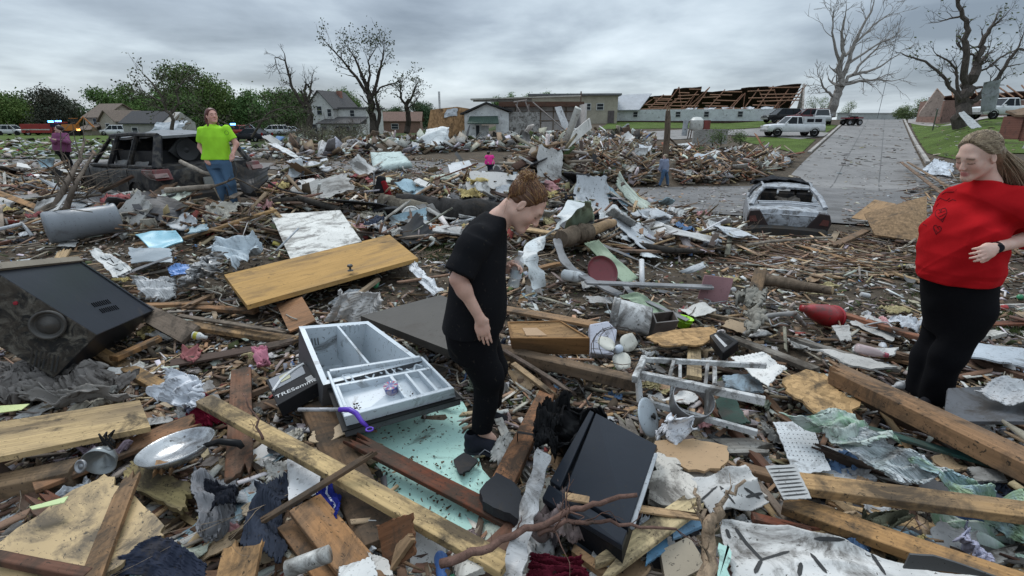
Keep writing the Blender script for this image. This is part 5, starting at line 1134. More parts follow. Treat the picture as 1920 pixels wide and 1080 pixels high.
def woman_red():
 y0=2.88;org=np.array(aty(1742,752,y0));root=empty('person',org.tolist());tag(root,'long haired woman in red sweatshirt and black trousers with a hand on her hip','person')
 j=jj(y0,org);C=j(1832,292,0);fr=head_frame((-.88,-.22,-.40),(-.36,-.12,.92));r,f,u=fr;skin=(.66,.435,.35)
 fb=unit((-.93,-.36,0));sd=unit(np.cross(fb,V3(0,0,1)))# her right
 neck,nk0=j(1852,346,.02),C-f*.03-u*.075
 lf=-sd
 top=j(1843,372,.02);shL=top+lf*.165+V3(.02,0,-.01);shR=top-lf*.15+V3(0,0,-.05);che=j(1825,425,.02);pel=j(1812,545,.03)
 elL=j(1950,440,-.02);wrL=j(1862,466,-.24);elR=shR+V3(.12,.05,-.24);wrR=elR+V3(.08,-.06,-.2)
 hpL,knL,anL=j(1830,585,-.07),j(1778,665,-.05),j(1752,742,-.03);hpR,knR,anR=j(1785,585,.12),j(1742,665,.12),j(1722,735,.10)
 lo,hi=bounds([C+u*.13,C+f*.13,C-f*.13,elL,wrL,elR,wrR,anL,anR,wrL+fb*.2,shL,shR],.1);G=Field(lo,hi,.0055)
 G.cone(pel,che,.14,.13,.06);G.cone(che,neck,.10,.055,.06);G.cone(neck,nk0,.058,.052,.03);G.cone(nk0,C-f*.01-u*.02,.052,.05,.025)
 for a,b,ra,rb in((shL,elL,.052,.045),(elL,wrL,.046,.027),(shR,elR,.052,.045),(elR,wrR,.043,.026),(hpL,knL,.095,.06),(knL,anL,.055,.04),(hpR,knR,.095,.06),(knR,anR,.055,.04)):G.cone(a,b,ra,rb,.02)
 G.cone(che,shR,.08,.055,.05);G.cone(che,shL,.08,.055,.05)
 hand(G,wrL,fb*.9+V3(.05,-.05,-.12),unit(lf*.9+V3(-.25,0,.3)),1,.45,1.02,.9);hand(G,wrR,fb*.3+V3(0,0,-1),-lf,1,.4)
 head(G,C,fr);V,Q=G.mesh();field_obj('body',V,Q,SK,root,1,head_colors(V,C,fr,1.,skin,brow=(.14,.085,.055),lip=(.50,.17,.16)))
 G=Field(*bounds([j(1700,525,-.3),j(1893,525,.3),top+V3(0,0,.1),elL,shR+sd*.1,shL,elR],.12),.007)
 nb=C-u*.115-f*.03;st=[]
 for c,a,b in((j(1849,336,.01),.072,.068),(j(1847,352,.02),.12,.088),(j(1842,374,.02),.165,.115),(j(1830,402,.02),.20,.155),(j(1815,435,.02),.215,.195),(j(1804,470,.02),.22,.225),(j(1798,500,.02),.225,.232),(j(1796,512,.02),.21,.22),(j(1795,527,.02),.205,.212)):st.append((c,sd,a*.91,b*.885))
 G.loft(st,.02);bc=j(1792,425,.0)
 for q in(-1,1):G.ell(che+fb*.10+sd*q*.085+V3(0,0,-.02),(.072,.072,.075),None,.08)
 sl=elL*.86+wrL*.14;G.cone(shL+V3(0,0,-.01),elL,.082,.078,.05);G.cone(elL,elL*.62+wrL*.38,.076,.058,.03);G.cut(elL*.70+wrL*.30,wrL-elL,elL*.65+wrL*.35,.13)
 G.cone(shR,elR,.062,.06,.04);G.cone(elR,wrR,.064,.046,.03);G.cone(top,shL,.07,.082,.05);G.cone(top,shR,.06,.055,.06)
 P=G.pts((slice(None),)*3);cr_=lambda a:1-np.abs(np.sin(a))**.45
 wv=-1.1*cr_(P@V3(3,-5,11)+1.6*np.sin(P@V3(5,3,4))+.5*np.sin(P@V3(14,9,11)))-.8*cr_(P@V3(-9,7,8)+1.3*np.sin(P@V3(4,7,6)+2))-.5*cr_(P@V3(2,3,24)+2.5*np.sin(P@V3(6,5,3)))*(P[...,2]<pel[2]+.12)+np.sin((P@V3(6,-9,26))+2.5*np.sin(P@V3(11,4,6))+1.)*.5+np.sin(P@V3(-25,18,30)+2*np.sin(P@V3(5,9,12)))*.35+.25*np.sin(P@V3(40,-33,-22)+2*np.sin(P@V3(15,9,22)))
 G.F+=(.0105*wv*(np.abs(G.F)<.1)).astype(np.float32)
 dd=np.linalg.norm((P-(nk0+u*.01)),axis=-1)-.066;G.F=np.maximum(G.F,-dd).astype(np.float32);hz_=j(1795,524,.02);G.cut(hz_,(0,0,-1),pel,.5);V,Q=G.mesh()
 RED=M('cloth',(.44,.010,.014),dirt=.0);sw=field_obj('sweatshirt',V,Q,RED,root,0)
 from mathutils.bvhtree import BVHTree
 bv=BVHTree.FromPolygons(V.tolist(),Q.tolist());INK=M('plain',(.09,.004,.008),rough=.9);CO_l=Vector(-org)+CO
 def stroke(pxs,w=.0022,m_=INK,nm='print'):
  P_=[]
  for px,py in pxs:
   h_=bv.ray_cast(CO_l,ray(px,py).normalized())
   if h_[0]is not None:P_.append(h_[0]-ray(px,py).normalized()*.001)
  if len(P_)>1:m=MB();m.tube(P_,w,4);m.build(nm,m_,sw)
 def heart(cx,cy,s_,rot=0,n=18):
  o_=[]
  for i in range(n+1):
   t=2*math.pi*i/n;x=16*math.sin(t)**3/17;y=-(13*math.cos(t)-5*math.cos(2*t)-2*math.cos(3*t)-math.cos(4*t))/17
   o_.append((cx+s_*.8*(x*math.cos(rot)-y*math.sin(rot)),cy+s_*(x*math.sin(rot)+y*math.cos(rot))))
  return o_
 stroke(heart(1765,402,15,-.2));stroke(heart(1757,430,10,.25));stroke(heart(1742,398,9,.4))
 for k in range(4):stroke([(1757+k*2,394+k*6),(1765+k,392+k*6),(1773,390+k*5)])
 for k in range(3):stroke([(1751+k*4,428+(k%2)*4),(1753+k*4,431+(k%2)*4)])
 stroke([(1733+6*i,374+3*math.sin(i*2.1))for i in range(9)]);stroke([(1730+5*i,384+4*math.sin(i*1.7))for i in range(7)]);stroke([(1745+7*i,366-1.2*i+2*math.sin(i*2.5))for i in range(8)])
 stroke([(1735,410),(1731,420),(1737,424),(1734,415)]);stroke([(1778,378),(1786,374),(1792,376)]);m_=M('plain',(.04,.045,.12),rough=.9);stroke([(1738,366),(1744,368),(1750,370)],.006,m_)
 G=Field(*bounds([j(1697,520,-.25),j(1893,520,.35),anL,anR,knL],.13),.008)
 G.loft([(j(1796,515,.03),sd,.172,.185),(j(1797,548,.03),sd,.178,.188),(j(1792,590,.03),sd,.17,.165),(j(1788,615,.03),sd,.15,.14)],.03)
 for a,b,ra,rb in((j(1824,580,-.06),knL,.112,.084),(knL,anL,.085,.078),(j(1780,585,.12),knR,.112,.084),(knR,anR,.085,.078)):G.cone(a,b,ra,rb,.045)
 G.folds(.004,(1,1,1.2),4.);V,Q=G.mesh();field_obj('trousers',V,Q,M('cloth',(.006,.006,.0075),dirt=.0),root,1)
 for a in(anL,anR):b=a+V3(0,0,-.085)-fb*.05;shoe(root,b,b+fb*.26)
 d=unit(wrL-elL);wc=wrL-d*.025;ax=frame(Vector(wc),Vector(d)).to_3x3()@Matrix.Rotation(R(90),3,'Y');m=MB();m.lathe([(.029,-.011),(.0325,-.009),(.0325,.009),(.029,.011)],20,ax,Vector(wc));s_=m.build('watch_strap',M('plain',(.012,.012,.014),rough=.5),root)
 on_=Vector((-.28,-.93,.22)).normalized();m=MB();m.lathe([(0,.012),(.016,.012),(.0205,.009),(.0205,0)],20,on_.to_track_quat('Z','Y').to_matrix(),Vector(wc)+on_*.031);m.build('watch_face',M('plain',(.012,.013,.016),rough=.08),s_)
 L=lambda a,b,d:np.array(C)+r*a+f*b+u*d
 hair_cap(root,C,fr,1.,(.22,.16,.105),[((0,.030,.080),(0,.80,-.6)),((0,.012,-.03),(0,.72,-.7))],[((0,-.085,-.02),(.075,.045,.075),.02),((0,-.115,-.10),(.07,.035,.09),.03)],.008)
 rng=random.Random(8);cv=[];wd=unit(V3(.62,.12,-.75));ce=V3(0,-.014,.036);ER=V3(.084,.106,.088)
 for k in range(4200):
  sx=rng.uniform(-1,1);a=sx*.074;edge=rng.random();jb=.035*rng.random()**2;st=V3(a,.066-jb-.045*abs(sx)**2.5,.110-.085*abs(sx)**2)if k%3 else V3(a*.8,.03-.08*rng.random(),.12)
  lift=1.0+.09*rng.random();back=V3(a*(.8+.25*rng.random()),-.115,.02-.05*rng.random());pts=[]
  for i in range(6):
   t=i/5;q=st*(1-t)+back*t;E_=V3(.0745,.0945,.0785)if i==0 else ER*(lift-.05 if i==1 else lift);w=(q-ce)/E_;ln=max(np.linalg.norm(w),.1);q=ce+w/ln*E_;pts.append(L(*q))
  p=pts[-1].copy();ln=.20+.13*rng.random();spread=V3(rng.gauss(0,.03),rng.gauss(0,.03),rng.gauss(0,.02))
  for i in range(1,6):t=i/5;p=pts[5]+wd*ln*t+spread*t+V3(.02*math.sin(t*3+sx),0,0)+r*(a*.3*t);pts.append(p)
  bl=rng.random();c=(.46,.36,.24)if bl<.4 else(.30,.22,.145)if bl<.75 else(.14,.10,.065);cv.append(([tuple(q)for q in pts],c,.7+.7*rng.random()))
 strands(root,cv,.00105,M('hair','v'))
woman_red()
def small_person(label,y0,foot,J,shirt,pants,skinc,hairc,face,cols,res=.014,tail=None,name='person',sd=(1,0,0),hs=1.0,shoes=None,sleeve=True,group=None):
 org=np.array(aty(foot[0],foot[1],y0));root=empty(name,org.tolist());tag(root,label,'person',group);j=jj(y0,org);g={k:j(*v)for k,v in J.items()}
 fr=head_frame(face,(0,0,1));G=Field(*bounds(list(g.values()),.22),res)
 for a,b,ra,rb in(('pel','che',.12,.12),('che','neck',.1,.05),('neck','head',.05,.05),('shR','elR',.048,.042),('elR','wrR',.04,.028),('shL','elL',.048,.042),('elL','wrL',.04,.028),('hpR','knR',.08,.055),('knR','anR',.05,.04),('hpL','knL',.08,.055),('knL','anL',.05,.04),('che','shR',.08,.05),('che','shL',.08,.05)):G.cone(g[a],g[b],ra,rb,.03)
 for s_ in 'RL':
  d=unit(g['wr'+s_]-g['el'+s_]);
  if res<.012:hand(G,g['wr'+s_],d,(0,-1,.2),1 if s_=='R' else-1,.35)
  else:G.cone(g['wr'+s_],g['wr'+s_]+d*.13,.035,.02,.02)
 head(G,g['head'],fr,hs,res<.012);V,Q=G.mesh();field_obj('body',V,Q,SK,root,1,head_colors(V,g['head'],fr,hs,skinc,brow=hairc))
 G=Field(*bounds(list(g.values()),.22),res);G.loft([(j(*c),sd,a,b)for c,a,b in shirt],.03)
 for s_ in 'RL':
  if sleeve is True:e=g['sh'+s_]*.3+g['el'+s_]*.7;G.cone(g['sh'+s_],e,.062,.072,.05);G.cut(e,g['el'+s_]-g['sh'+s_],e,.10)
  elif sleeve:G.cone(g['sh'+s_],g['el'+s_],.08,.07,.04);G.cone(g['el'+s_],g['wr'+s_],.065,.05,.03)
 G.folds(.004,(1,1,1),3.);V,Q=G.mesh();field_obj('top',V,Q,M('cloth',cols[0],dirt=.0),root,1)
 G=Field(*bounds(list(g.values()),.22),res);G.loft([(j(*c),sd,a,b)for c,a,b in pants],.03)
 for s_ in 'RL':G.cone(g['hp'+s_],g['kn'+s_],.10,.075,.03);G.cone(g['kn'+s_],g['an'+s_],.073,.062,.03)
 G.folds(.003,(1,1,1),1.);V,Q=G.mesh();field_obj('trousers',V,Q,M('cloth',cols[1],dirt=.15),root,1)
 fb=unit((face[0],face[1],0))
 for s_ in 'RL':b=g['an'+s_]+V3(0,0,-.08)-fb*.05;shoe(root,b,b+fb*.26,h=max(.008,res*.7),col=shoes or(.02,.02,.02))
 hair_cap(root,g['head'],fr,hs,hairc,[((0,.055,.05),(0,.93,-.36)),((0,.0,-.04),(0,.7,-.7))],tail or[],.009,max(.008,res*.8),.0)
 return root,g,j
J=dict(head=(397,217,0),neck=(397,234,0),che=(403,258,0),pel=(409,300,0),shR=(377,245,0),elR=(376,276,.02),wrR=(386,297,-.1),shL=(425,242,0),elL=(443,270,.03),wrL=(437,288,-.08),
   hpR=(399,308,0),knR=(413,346,-.08),anR=(420,378,-.02),hpL=(421,306,0),knL=(433,346,-.06),anL=(440,378,0))
rt,g_,j_=small_person('woman in bright lime t-shirt and blue jeans leaning against the wrecked dark suv',8.6,(428,385),J,[((397,233,0),.07,.07),((400,240,0),.17,.11),((402,256,0),.21,.15),((405,280,0),.205,.16),((406,299,0),.225,.165)],
 [((407,292,0),.17,.14),((409,306,0),.18,.15),((411,315,0),.17,.13)],(.60,.33,.26),(.10,.025,.018),(.75,-.62,.12),((.38,.76,.05),(.085,.15,.24)),.0095,
 tail=[((.02,-.10,.05),(.035,.035,.04),.02),((.07,-.07,-.06),(.022,.024,.09),.03),((.085,.0,-.17),(.018,.018,.09),.03),((-.05,.03,-.12),(.014,.014,.06),.03)])
m=MB();c_=j_(425,249,-.16);m.lathe([(.035,0),(.035,.004),(.028,.004),(.028,0)],12,Matrix.Rotation(R(90),3,'X'),c_.tolist());m.build('emblem',M('plain',(.12,.3,.02)),rt)
J=dict(head=(110,242,0),neck=(113,250,0),che=(113,262,0),pel=(117,286,0),shR=(103,254,-.1),elR=(102,266,-.22),wrR=(97,262,-.2),shL=(124,254,.05),elL=(128,267,-.1),wrL=(108,263,-.28),hpR=(115,287,-.05),knR=(121,303,-.05),anR=(130,317,0),hpL=(121,287,.05),knL=(130,303,.05),anL=(136,315,.1))
small_person('woman with crossed arms in purple sweatshirt and black leggings standing far left',17,(133,321),J,[((113,249,0),.08,.08),((113,254,0),.2,.14),((115,268,0),.24,.2),((117,283,0),.26,.2)],[((117,280,0),.2,.17),((118,290,0),.2,.16)],
 (.5,.33,.27),(.035,.02,.018),(-.8,-.5,.1),((.20,.07,.14),(.012,.012,.014)),.014,tail=[((.02,-.10,.0),(.04,.04,.07),.03)],sleeve='long')
J=dict(head=(1247,294,0),neck=(1246,299,0),che=(1246,306,0),pel=(1246,320,0),shR=(1240,301,-.1),elR=(1239,311,-.1),wrR=(1236,318,-.1),shL=(1251,301,.1),elL=(1252,311,.1),wrL=(1250,320,.1),hpR=(1245,321,-.1),knR=(1242,333,-.1),anR=(1237,346,-.1),hpL=(1248,321,.1),knL=(1251,333,.1),anL=(1252,346,.1))
small_person('man in blue plaid shirt and jeans walking past the debris mound',24.3,(1244,350),J,[((1246,298,0),.08,.08),((1246,302,0),.2,.12),((1246,312,0),.2,.14),((1246,322,0),.2,.15)],[((1246,318,0),.18,.14),((1246,323,0),.18,.14)],
 (.5,.33,.27),(.25,.2,.13),(-.95,-.2,0),((.24,.27,.36),(.07,.12,.20)),.016,sleeve='long')
y0=33;J=dict(head=(917,288,0),neck=(917,292,0),che=(918,298,0),pel=(919,308,0),shR=(912,293,0),elR=(911,299,0),wrR=(914,303,-.1),shL=(923,293,0),elL=(925,299,0),wrL=(924,304,-.1),hpR=(917,309,0),knR=(917,318,0),anR=(917,328,0),hpL=(921,309,0),knL=(921,318,0),anL=(921,328,0))
small_person('person in hot pink shirt crouching beyond the rubble ridge',25,(919,331),J,[((917,291,0),.08,.08),((917,293,0),.19,.12),((918,300,0),.22,.15),((918,308,0),.24,.16)],[((919,306,0),.2,.15),((919,311,0),.2,.15)],
 (.45,.3,.24),(.03,.02,.018),(.9,.2,0),((.85,.06,.33),(.03,.03,.05)),.018)
J=dict(head=(1738,204,0),neck=(1738,206,0),che=(1738,208,0),pel=(1738,213,0),shR=(1736,207,0),elR=(1735,210,0),wrR=(1735,212,0),shL=(1740,207,0),elL=(1741,210,0),wrL=(1741,212,0),hpR=(1737,214,0),knR=(1737,218,0),anR=(1737,222,0),hpL=(1739,214,0),knL=(1739,218,0),anL=(1739,222,0))
small_person('person in red shirt standing far off beside the hilltop shrubs',78,(1738,223),J,[((1738,206,0),.1,.1),((1738,207,0),.22,.15),((1738,214,0),.22,.16)],[((1738,213,0),.2,.15),((1738,215,0),.2,.15)],(.5,.33,.27),(.1,.06,.05),(.5,.8,0),((.4,.04,.05),(.03,.03,.05)),.03)
# ================================================================== DEBRIS: the pieces one can single out
PINE=(.47,.32,.17);ORNG=(.38,.20,.09);BRWN=(.17,.095,.055);REDB=(.17,.062,.038);GRYW=(.22,.175,.135);DRKW=(.075,.05,.038)
HR=random.Random(77)
G_PL='planks and beams in the foreground debris'
def plank(label,a,b,w,th,col,h=(.06,.06),br=(0,0),roll=0.,name='wooden_plank',cat='plank',warp=.012,dirt=.85,kind='wood',grp=G_PL,jag=.1,bend=0):
 A=at(a[0],a[1],h[0]);B=at(b[0],b[1],h[1]);m4=frame((A+B)/2,B-A)
 if roll:m4=m4@Matrix.Rotation(R(roll),4,'X')
 mb=MB();L=(B-A).length;board_mesh(mb,L,w,th,HR,br,nx=max(8,int(L*8)),ny=7,warp=warp,jag=jag,org=Vector((0,0,-th/2)))
 o=mb.build(name,M(kind,col,dirt=dirt),matrix=m4,bevel=min(.004,th*.15),angle=50);tag(o,label,cat,grp);return o
def panel(label,name,cat,pts,col,h=.06,th=.012,kind='paint',jag=0.,cr=0.,crs=2.5,curl=0.,fold=0.,foldn=4,n=(14,14),dirt=.5,grp=None,smooth=False,ridge=False,scale=1.,hump=0.,parent=None,m_=None,metal=0.):
 hs=h if hasattr(h,'__len__')else(h,)*4;P=[at(p[0],p[1],q)for p,q in zip(pts,hs)]
 c=(P[0]+P[1]+P[2]+P[3])/4;nr=(P[1]-P[0]).cross(P[3]-P[0]);nr=-nr if nr.z<0 else nr
 lf=frame(c,(P[1]-P[0])+(P[2]-P[3]),nr);mb=MB()
 patch_mesh(mb,P,n[0],n[1],th,jag,cr,crs,curl,seed=HR.randint(1,99),fold=fold,foldn=foldn,local=lf,ridge=ridge,hump=hump)
 o=mb.build(name,m_ or M(kind,col,dirt=dirt,scale=scale,metal=metal),matrix=lf,smooth=smooth or cr>.03 or fold>0)
 if not parent:tag(o,label,cat,grp)
 return o
def cloth(label,name,cat,pts,col,h=.08,fold=.03,foldn=4,cr=.05,crs=5,n=(44,44),th=.006,kind='cloth',jag=.06,ridge=False,**kw):
 return panel(label,name,cat,pts,col,h,th,kind,jag,cr,crs,0,fold,foldn,n,smooth=True,ridge=ridge,**kw)
def poly(label,name,cat,pts,col,dz=.05,th=.012,kind='paint',rag=.01,dirt=.5,grp=None,scale=1.,sub=4,tilt=(0,0),m_=None):
 P0=[at(x,y,dz)for x,y in pts];z=sum(p.z for p in P0)/len(P0);c0=sum(P0,Vector())/len(P0)
 P=[]
 for k,p in enumerate(pts):
  q=atz(p[0],p[1],z);P.append(q)
 out=[]
 for k in range(len(P)):
  a,b=P[k],P[(k+1)%len(P)]
  for s_ in range(sub):t=s_/sub;q=a.lerp(b,t);q+=Vector((HR.gauss(0,rag),HR.gauss(0,rag),0))*(1 if s_ else .3);out.append(q)
 c=sum(out,Vector())/len(out);c.z=z+tilt[0]*0;ln=max(((P[i]-P[i-1])for i in range(len(P))),key=lambda v:v.length);m4=frame(c,ln);inv=m4.inverted();pl=[(inv@q).xy for q in out]
 bm=bmesh.new();top=[bm.verts.new((x,y,0))for x,y in pl];f=bm.faces.new(top);f.normal_update()
 if f.normal.z<0:f.normal_flip()
 r_=bmesh.ops.extrude_face_region(bm,geom=[f]);bmesh.ops.translate(bm,verts=[v for v in r_['geom']if isinstance(v,bmesh.types.BMVert)],vec=(0,0,-th));bmesh.ops.recalc_face_normals(bm,faces=bm.faces[:])
 bmesh.ops.triangulate(bm,faces=[q for q in bm.faces if len(q.verts)>4]);me=bpy.data.meshes.new(name);bm.to_mesh(me);bm.free();me.materials.append(m_ or M(kind,col,dirt=dirt,scale=scale))
 o=bpy.data.objects.new(name,me);COL.objects.link(o);o.matrix_world=m4@Matrix.Rotation(tilt[0],4,'X')@Matrix.Rotation(tilt[1],4,'Y')
 if label:tag(o,label,cat,grp)
 return o
def hexa(mb,top,dv,mi=None):
 t=[Vector(p)for p in top];b=[p+dv for p in t];mb.add(t+b,[(0,1,2,3),(7,6,5,4),(0,4,5,1),(1,5,6,2),(2,6,7,3),(3,7,4,0)],mi)
for a_ in[
 ('long pale yellow two by four running from the dented shoe to the bottom centre',(382,745),(950,1055),.095,.045,(.56,.40,.20),(.34,.20),(0,0)),
 ('dark red brown moulding board lying across the mint green sheet',(648,812),(985,985),.095,.03,(.16,.058,.034),(.16,.10),(1,0)),
 ('thin split dark lath crossing over the long pale two by four',(425,1012),(712,838),.035,.02,(.13,.085,.055),(.14,.36),(1,1)),
 ('upright reddish board with shredded lower end left of the long pale two by four',(452,690),(447,905),.13,.03,(.20,.10,.062),(.12,.12),(0,1)),
 ('massive dark brown beam lying under the long pale two by four',(592,750),(715,1010),.19,.14,(.17,.105,.062),(.13,.11),(0,0)),
 ('wide orange plank at the bottom beside the blue bag',(572,940),(700,1095),.145,.035,ORNG,(.20,.16),(0,0)),
 ('darker orange plank below the wide one at the bottom',(545,975),(650,1110),.12,.035,(.30,.155,.07),(.13,.12),(0,0)),
 ('orange brown stud with black strap leaning from the black stone to the rubble',(1030,725),(940,905),.115,.05,(.36,.17,.085),(.10,.14),(0,0)),
 ('thin pale lath lying over the black cabinet',(1060,928),(1330,970),.04,.012,(.55,.36,.2),(.33,.25),(0,1)),
 ('thick old beam end pointing left in the lower left corner',(-40,905),(140,868),.13,.11,(.24,.16,.095),(.14,.16),(0,0)),
 ('dark rotten beam below the thick old beam at lower left',(-60,950),(170,895),.12,.08,(.09,.05,.038),(.06,.06),(0,1)),
 ('cracked reddish board running from the bowl towards the crimson cloth',(60,905),(372,782),.15,.03,(.29,.155,.085),(.13,.20),(0,1)),
 ('slim brown lath standing on the pale broken plywood at lower left',(168,1085),(248,880),.07,.03,(.27,.16,.085),(.28,.32),(0,1)),
 ('dark brown strip along the bottom left edge',(-20,1036),(165,1072),.045,.035,(.16,.08,.055),(.28,.28),(0,0)),
 ('orange stud below the overturned black cooker',(182,655),(312,728),.10,.045,(.36,.22,.10),(.10,.10),(0,0)),
 ('short split orange stud beside the cooker corner',(212,668),(304,628),.07,.04,(.33,.18,.08),(.16,.16),(0,1)),
 ('long knotty plank lying left of the open refrigerator',(345,604),(556,634),.11,.045,(.42,.26,.13),(.16,.10),(0,0)),
 ('thin gray batten above the long knotty plank',(335,590),(545,622),.05,.02,GRYW,(.2,.16),(0,1)),
 ('orange plank lying under the yellow door',(320,572),(480,580),.10,.04,(.32,.17,.085),(.08,.08),(0,0)),
 ('narrow orange plank left under the yellow door',(268,570),(400,566),.08,.04,(.36,.2,.1),(.12,.1),(0,0)),
 ('golden frame stud rising towards the white panel',(325,450),(516,391),.09,.045,(.38,.23,.10),(.14,.34),(0,0)),
 ('short golden stud nailed square to the frame stud',(508,388),(532,412),.07,.045,(.45,.3,.15),(.34,.22),(0,0)),
 ('dark squared beam end pointing up left of the golden frame stud',(205,437),(284,384),.15,.13,(.13,.08,.055),(.05,.34),(0,0)),
 ('gray brown long beam running from the drawer box to the ladder',(935,648),(1196,708),.10,.09,(.21,.145,.095),(.20,.20),(0,0)),
 ('pale fresh stick right of the woman in black',(962,680),(1048,746),.045,.025,(.55,.38,.22),(.2,.12),(0,1)),
 ('dark narrow batten over the pale fresh stick',(945,655),(1082,740),.035,.02,(.16,.12,.10),(.22,.14),(0,1)),
 ('flat brown board behind the drawer box',(935,575),(1200,622),.12,.03,(.36,.22,.12),(.12,.12),(0,1)),
 ('pale bare diagonal plank at the bottom right of the black cabinet',(1105,1078),(1312,930),.095,.03,(.60,.47,.27),(.2,.26),(1,1)),
 ('long orange plank lying over the patterned blanket',(1492,897),(1945,955),.115,.05,(.42,.265,.13),(.22,.26),(0,0)),
 ('long grained orange plank running down to the lower right corner',(1470,935),(1930,1092),.115,.05,(.40,.23,.10),(.14,.2),(0,0)),
 ('wedge ended brown plank tip under the woven mat',(1382,868),(1560,915),.07,.045,(.24,.15,.09),(.14,.12),(1,0)),
 ('massive split timber in front of the woman in red',(1556,680),(1960,868),.16,.11,(.30,.175,.095),(.26,.30),(1,0)),
 ('dark underside beam below the massive split timber',(1620,730),(1960,905),.13,.08,DRKW,(.10,.12),(1,0)),
 ('teal painted strip running below the massive split timber',(1530,775),(1862,868),.055,.02,(.03,.10,.09),(.10,.14),(0,0)),
 ('brick red short board under the white patterned rug',(1412,965),(1560,1002),.05,.03,(.22,.07,.04),(.15,.12),(0,1)),
 ('long red brown plank behind the woman in red legs',(1518,568),(1760,640),.08,.04,(.28,.12,.07),(.16,.16),(0,0)),
 ('dark plank in front of the pile right of the red plank',(1600,640),(1720,670),.07,.03,(.14,.09,.06),(.1,.1),(0,1)),
 ('gray weathered timber between the radio and the lace cloth',(1372,630),(1530,690),.09,.04,(.25,.23,.20),(.12,.12),(0,0)),
 ('gray weathered thin timber above the osb fragment',(1480,630),(1690,690),.06,.03,(.23,.21,.185),(.12,.10),(1,0)),
 ('leaning brown stick crossing above the rubble ridge behind the pink shirt',(955,300),(990,255),.09,.07,(.25,.14,.08),(.1,.1),(0,0)),
 ('pale board standing on edge behind the ladder',(1302,650),(1302,705),.10,.03,(.45,.34,.2),(.10,.12),(0,0)),
 ('brown board right of the sawn log',(1150,468),(1290,470),.12,.04,(.2,.13,.09),(.12,.1),(1,0)),
 ('long thin tan lath right of the yellow door',(745,528),(925,500),.045,.02,(.25,.15,.10),(.25,.2),(0,1)),
 ('first of two planks leaning left of the white tarpaulin at the roadside',(1690,303),(1768,362),.16,.05,(.27,.17,.11),(.5,.2),(0,0)),
 ('second thinner plank leaning beside the roadside tarpaulin',(1702,303),(1790,355),.12,.05,(.33,.22,.14),(.5,.2),(0,1)),
 ('broken upright post stub beside the pink board',(1402,590),(1428,500),.13,.10,(.25,.16,.09),(.0,.42),(0,1)),
 ('brown stud standing at the bottom between the pine offcut and plywood',(440,1085),(458,1005),.14,.035,(.45,.26,.12),(.2,.26),(0,1)),
]:plank(*a_)
m=MB();P=at(988,822,.15);q=frame(P,at(940,905,.14)-at(1030,725,.10));m.lathe([(.075,-.012),(.078,0),(.075,.012)],4,q.to_3x3()@Matrix.Rotation(R(90),3,'Y')@Matrix.Rotation(R(45),3,'Z'),P-Vector((0,0,.025)));tag(m.build('strap',M('plain',(.02,.02,.02))),'black strap wound round the orange brown stud','strap')
G_P='boards and sheets in the debris'
panel('wide pale plank with nail holes at the left edge above the frying pan','wide_board','board',[(-60,800),(262,750),(282,800),(-60,868)],(.50,.36,.19),(.26,.22,.22,.26),.03,'wood',dirt=.45,grp=G_P)
panel('yellow wooden door lying flat with round knob','cabinet_door','door',[(420,515),(730,440),(784,484),(463,572)],(.46,.275,.10),(.22,.24,.26,.2),.045,'wood',dirt=.3)
dk=bpy.data.objects['cabinet_door'];m=MB();m.lathe([(.032,0),(.03,.006),(.012,.01),(.011,.035),(.028,.045),(.031,.055),(.024,.066),(0,.069)],18,None,dk.matrix_world.inverted()@(at(657,507,.25)+Vector((0,0,-.003))));o=m.build('knob',M('metal',(.06,.055,.05),dirt=.3),dk,smooth=True)
panel('dirty white square board leaning behind the yellow door','white_board','board',[(508,402),(638,394),(678,452),(545,486)],(.66,.65,.61),(.2,.3,.24,.16),.02,'paint',dirt=.75,grp=G_P)
poly('pale mint green wall sheet under the feet of the woman in black','mint_sheet','sheet',[(668,800),(760,775),(868,752),(880,812),(905,880),(968,960),(985,1015),(930,1000),(840,1065),(780,1000),(720,900),(700,850)],(.44,.68,.60),.035,.014,rag=.008,dirt=.5,grp=G_P)
poly('torn mint green scrap under the woven mat corner at bottom','mint_scrap','sheet',[(1348,1030),(1368,1020),(1372,1085),(1345,1085)],(.4,.62,.55),.2,.012,grp=G_P)
panel('dark gray brown table slab resting behind the refrigerator','table_slab','table top',[(676,592),(826,553),(925,590),(872,668)],(.075,.067,.058),(.34,.38,.38,.32),.06,'paint',dirt=.5)
poly('large pale plywood piece with dirt streaks in the lower left corner','plywood_piece','plywood',[(-20,1030),(90,950),(195,888),(232,912),(308,985),(290,1012),(235,1050),(180,1090),(-20,1090)],(.50,.36,.19),.24,.018,'paint',rag=.01,dirt=.85,grp=G_P)
panel('yellowish rotten board with flaking end right of the small bowl','rotten_board','board',[(238,858),(366,908),(348,968),(226,905)],(.34,.27,.13),(.16,.16,.14,.14),.03,'wood',.10,dirt=.9,grp=G_P)
panel('small orange board leaning below the yellow door','orange_board','board',[(518,570),(566,556),(592,600),(542,622)],(.36,.19,.10),(.14,.2,.12,.06),.015,'wood',dirt=.3,grp=G_P)
panel('brown gray board between black cooker and knotty plank','gray_board','board',[(268,566),(372,610),(340,642),(272,604)],(.20,.155,.12),(.2,.2,.14,.16),.03,'wood',dirt=.7,grp=G_P)
poly('torn chipboard fragment with ragged edge left of the massive timber','chipboard','chipboard',[(1466,708),(1510,692),(1545,700),(1572,722),(1585,742),(1612,748),(1598,785),(1540,778),(1490,745)],(.44,.285,.14),.18,.016,'osb',rag=.014,dirt=.5,grp=G_P)
poly('flat torn chipboard strip behind the ladder','chipboard','chipboard',[(1212,632),(1262,618),(1340,612),(1345,625),(1318,645),(1250,648),(1228,642)],(.40,.25,.12),.18,.014,'osb',rag=.012,grp=G_P)
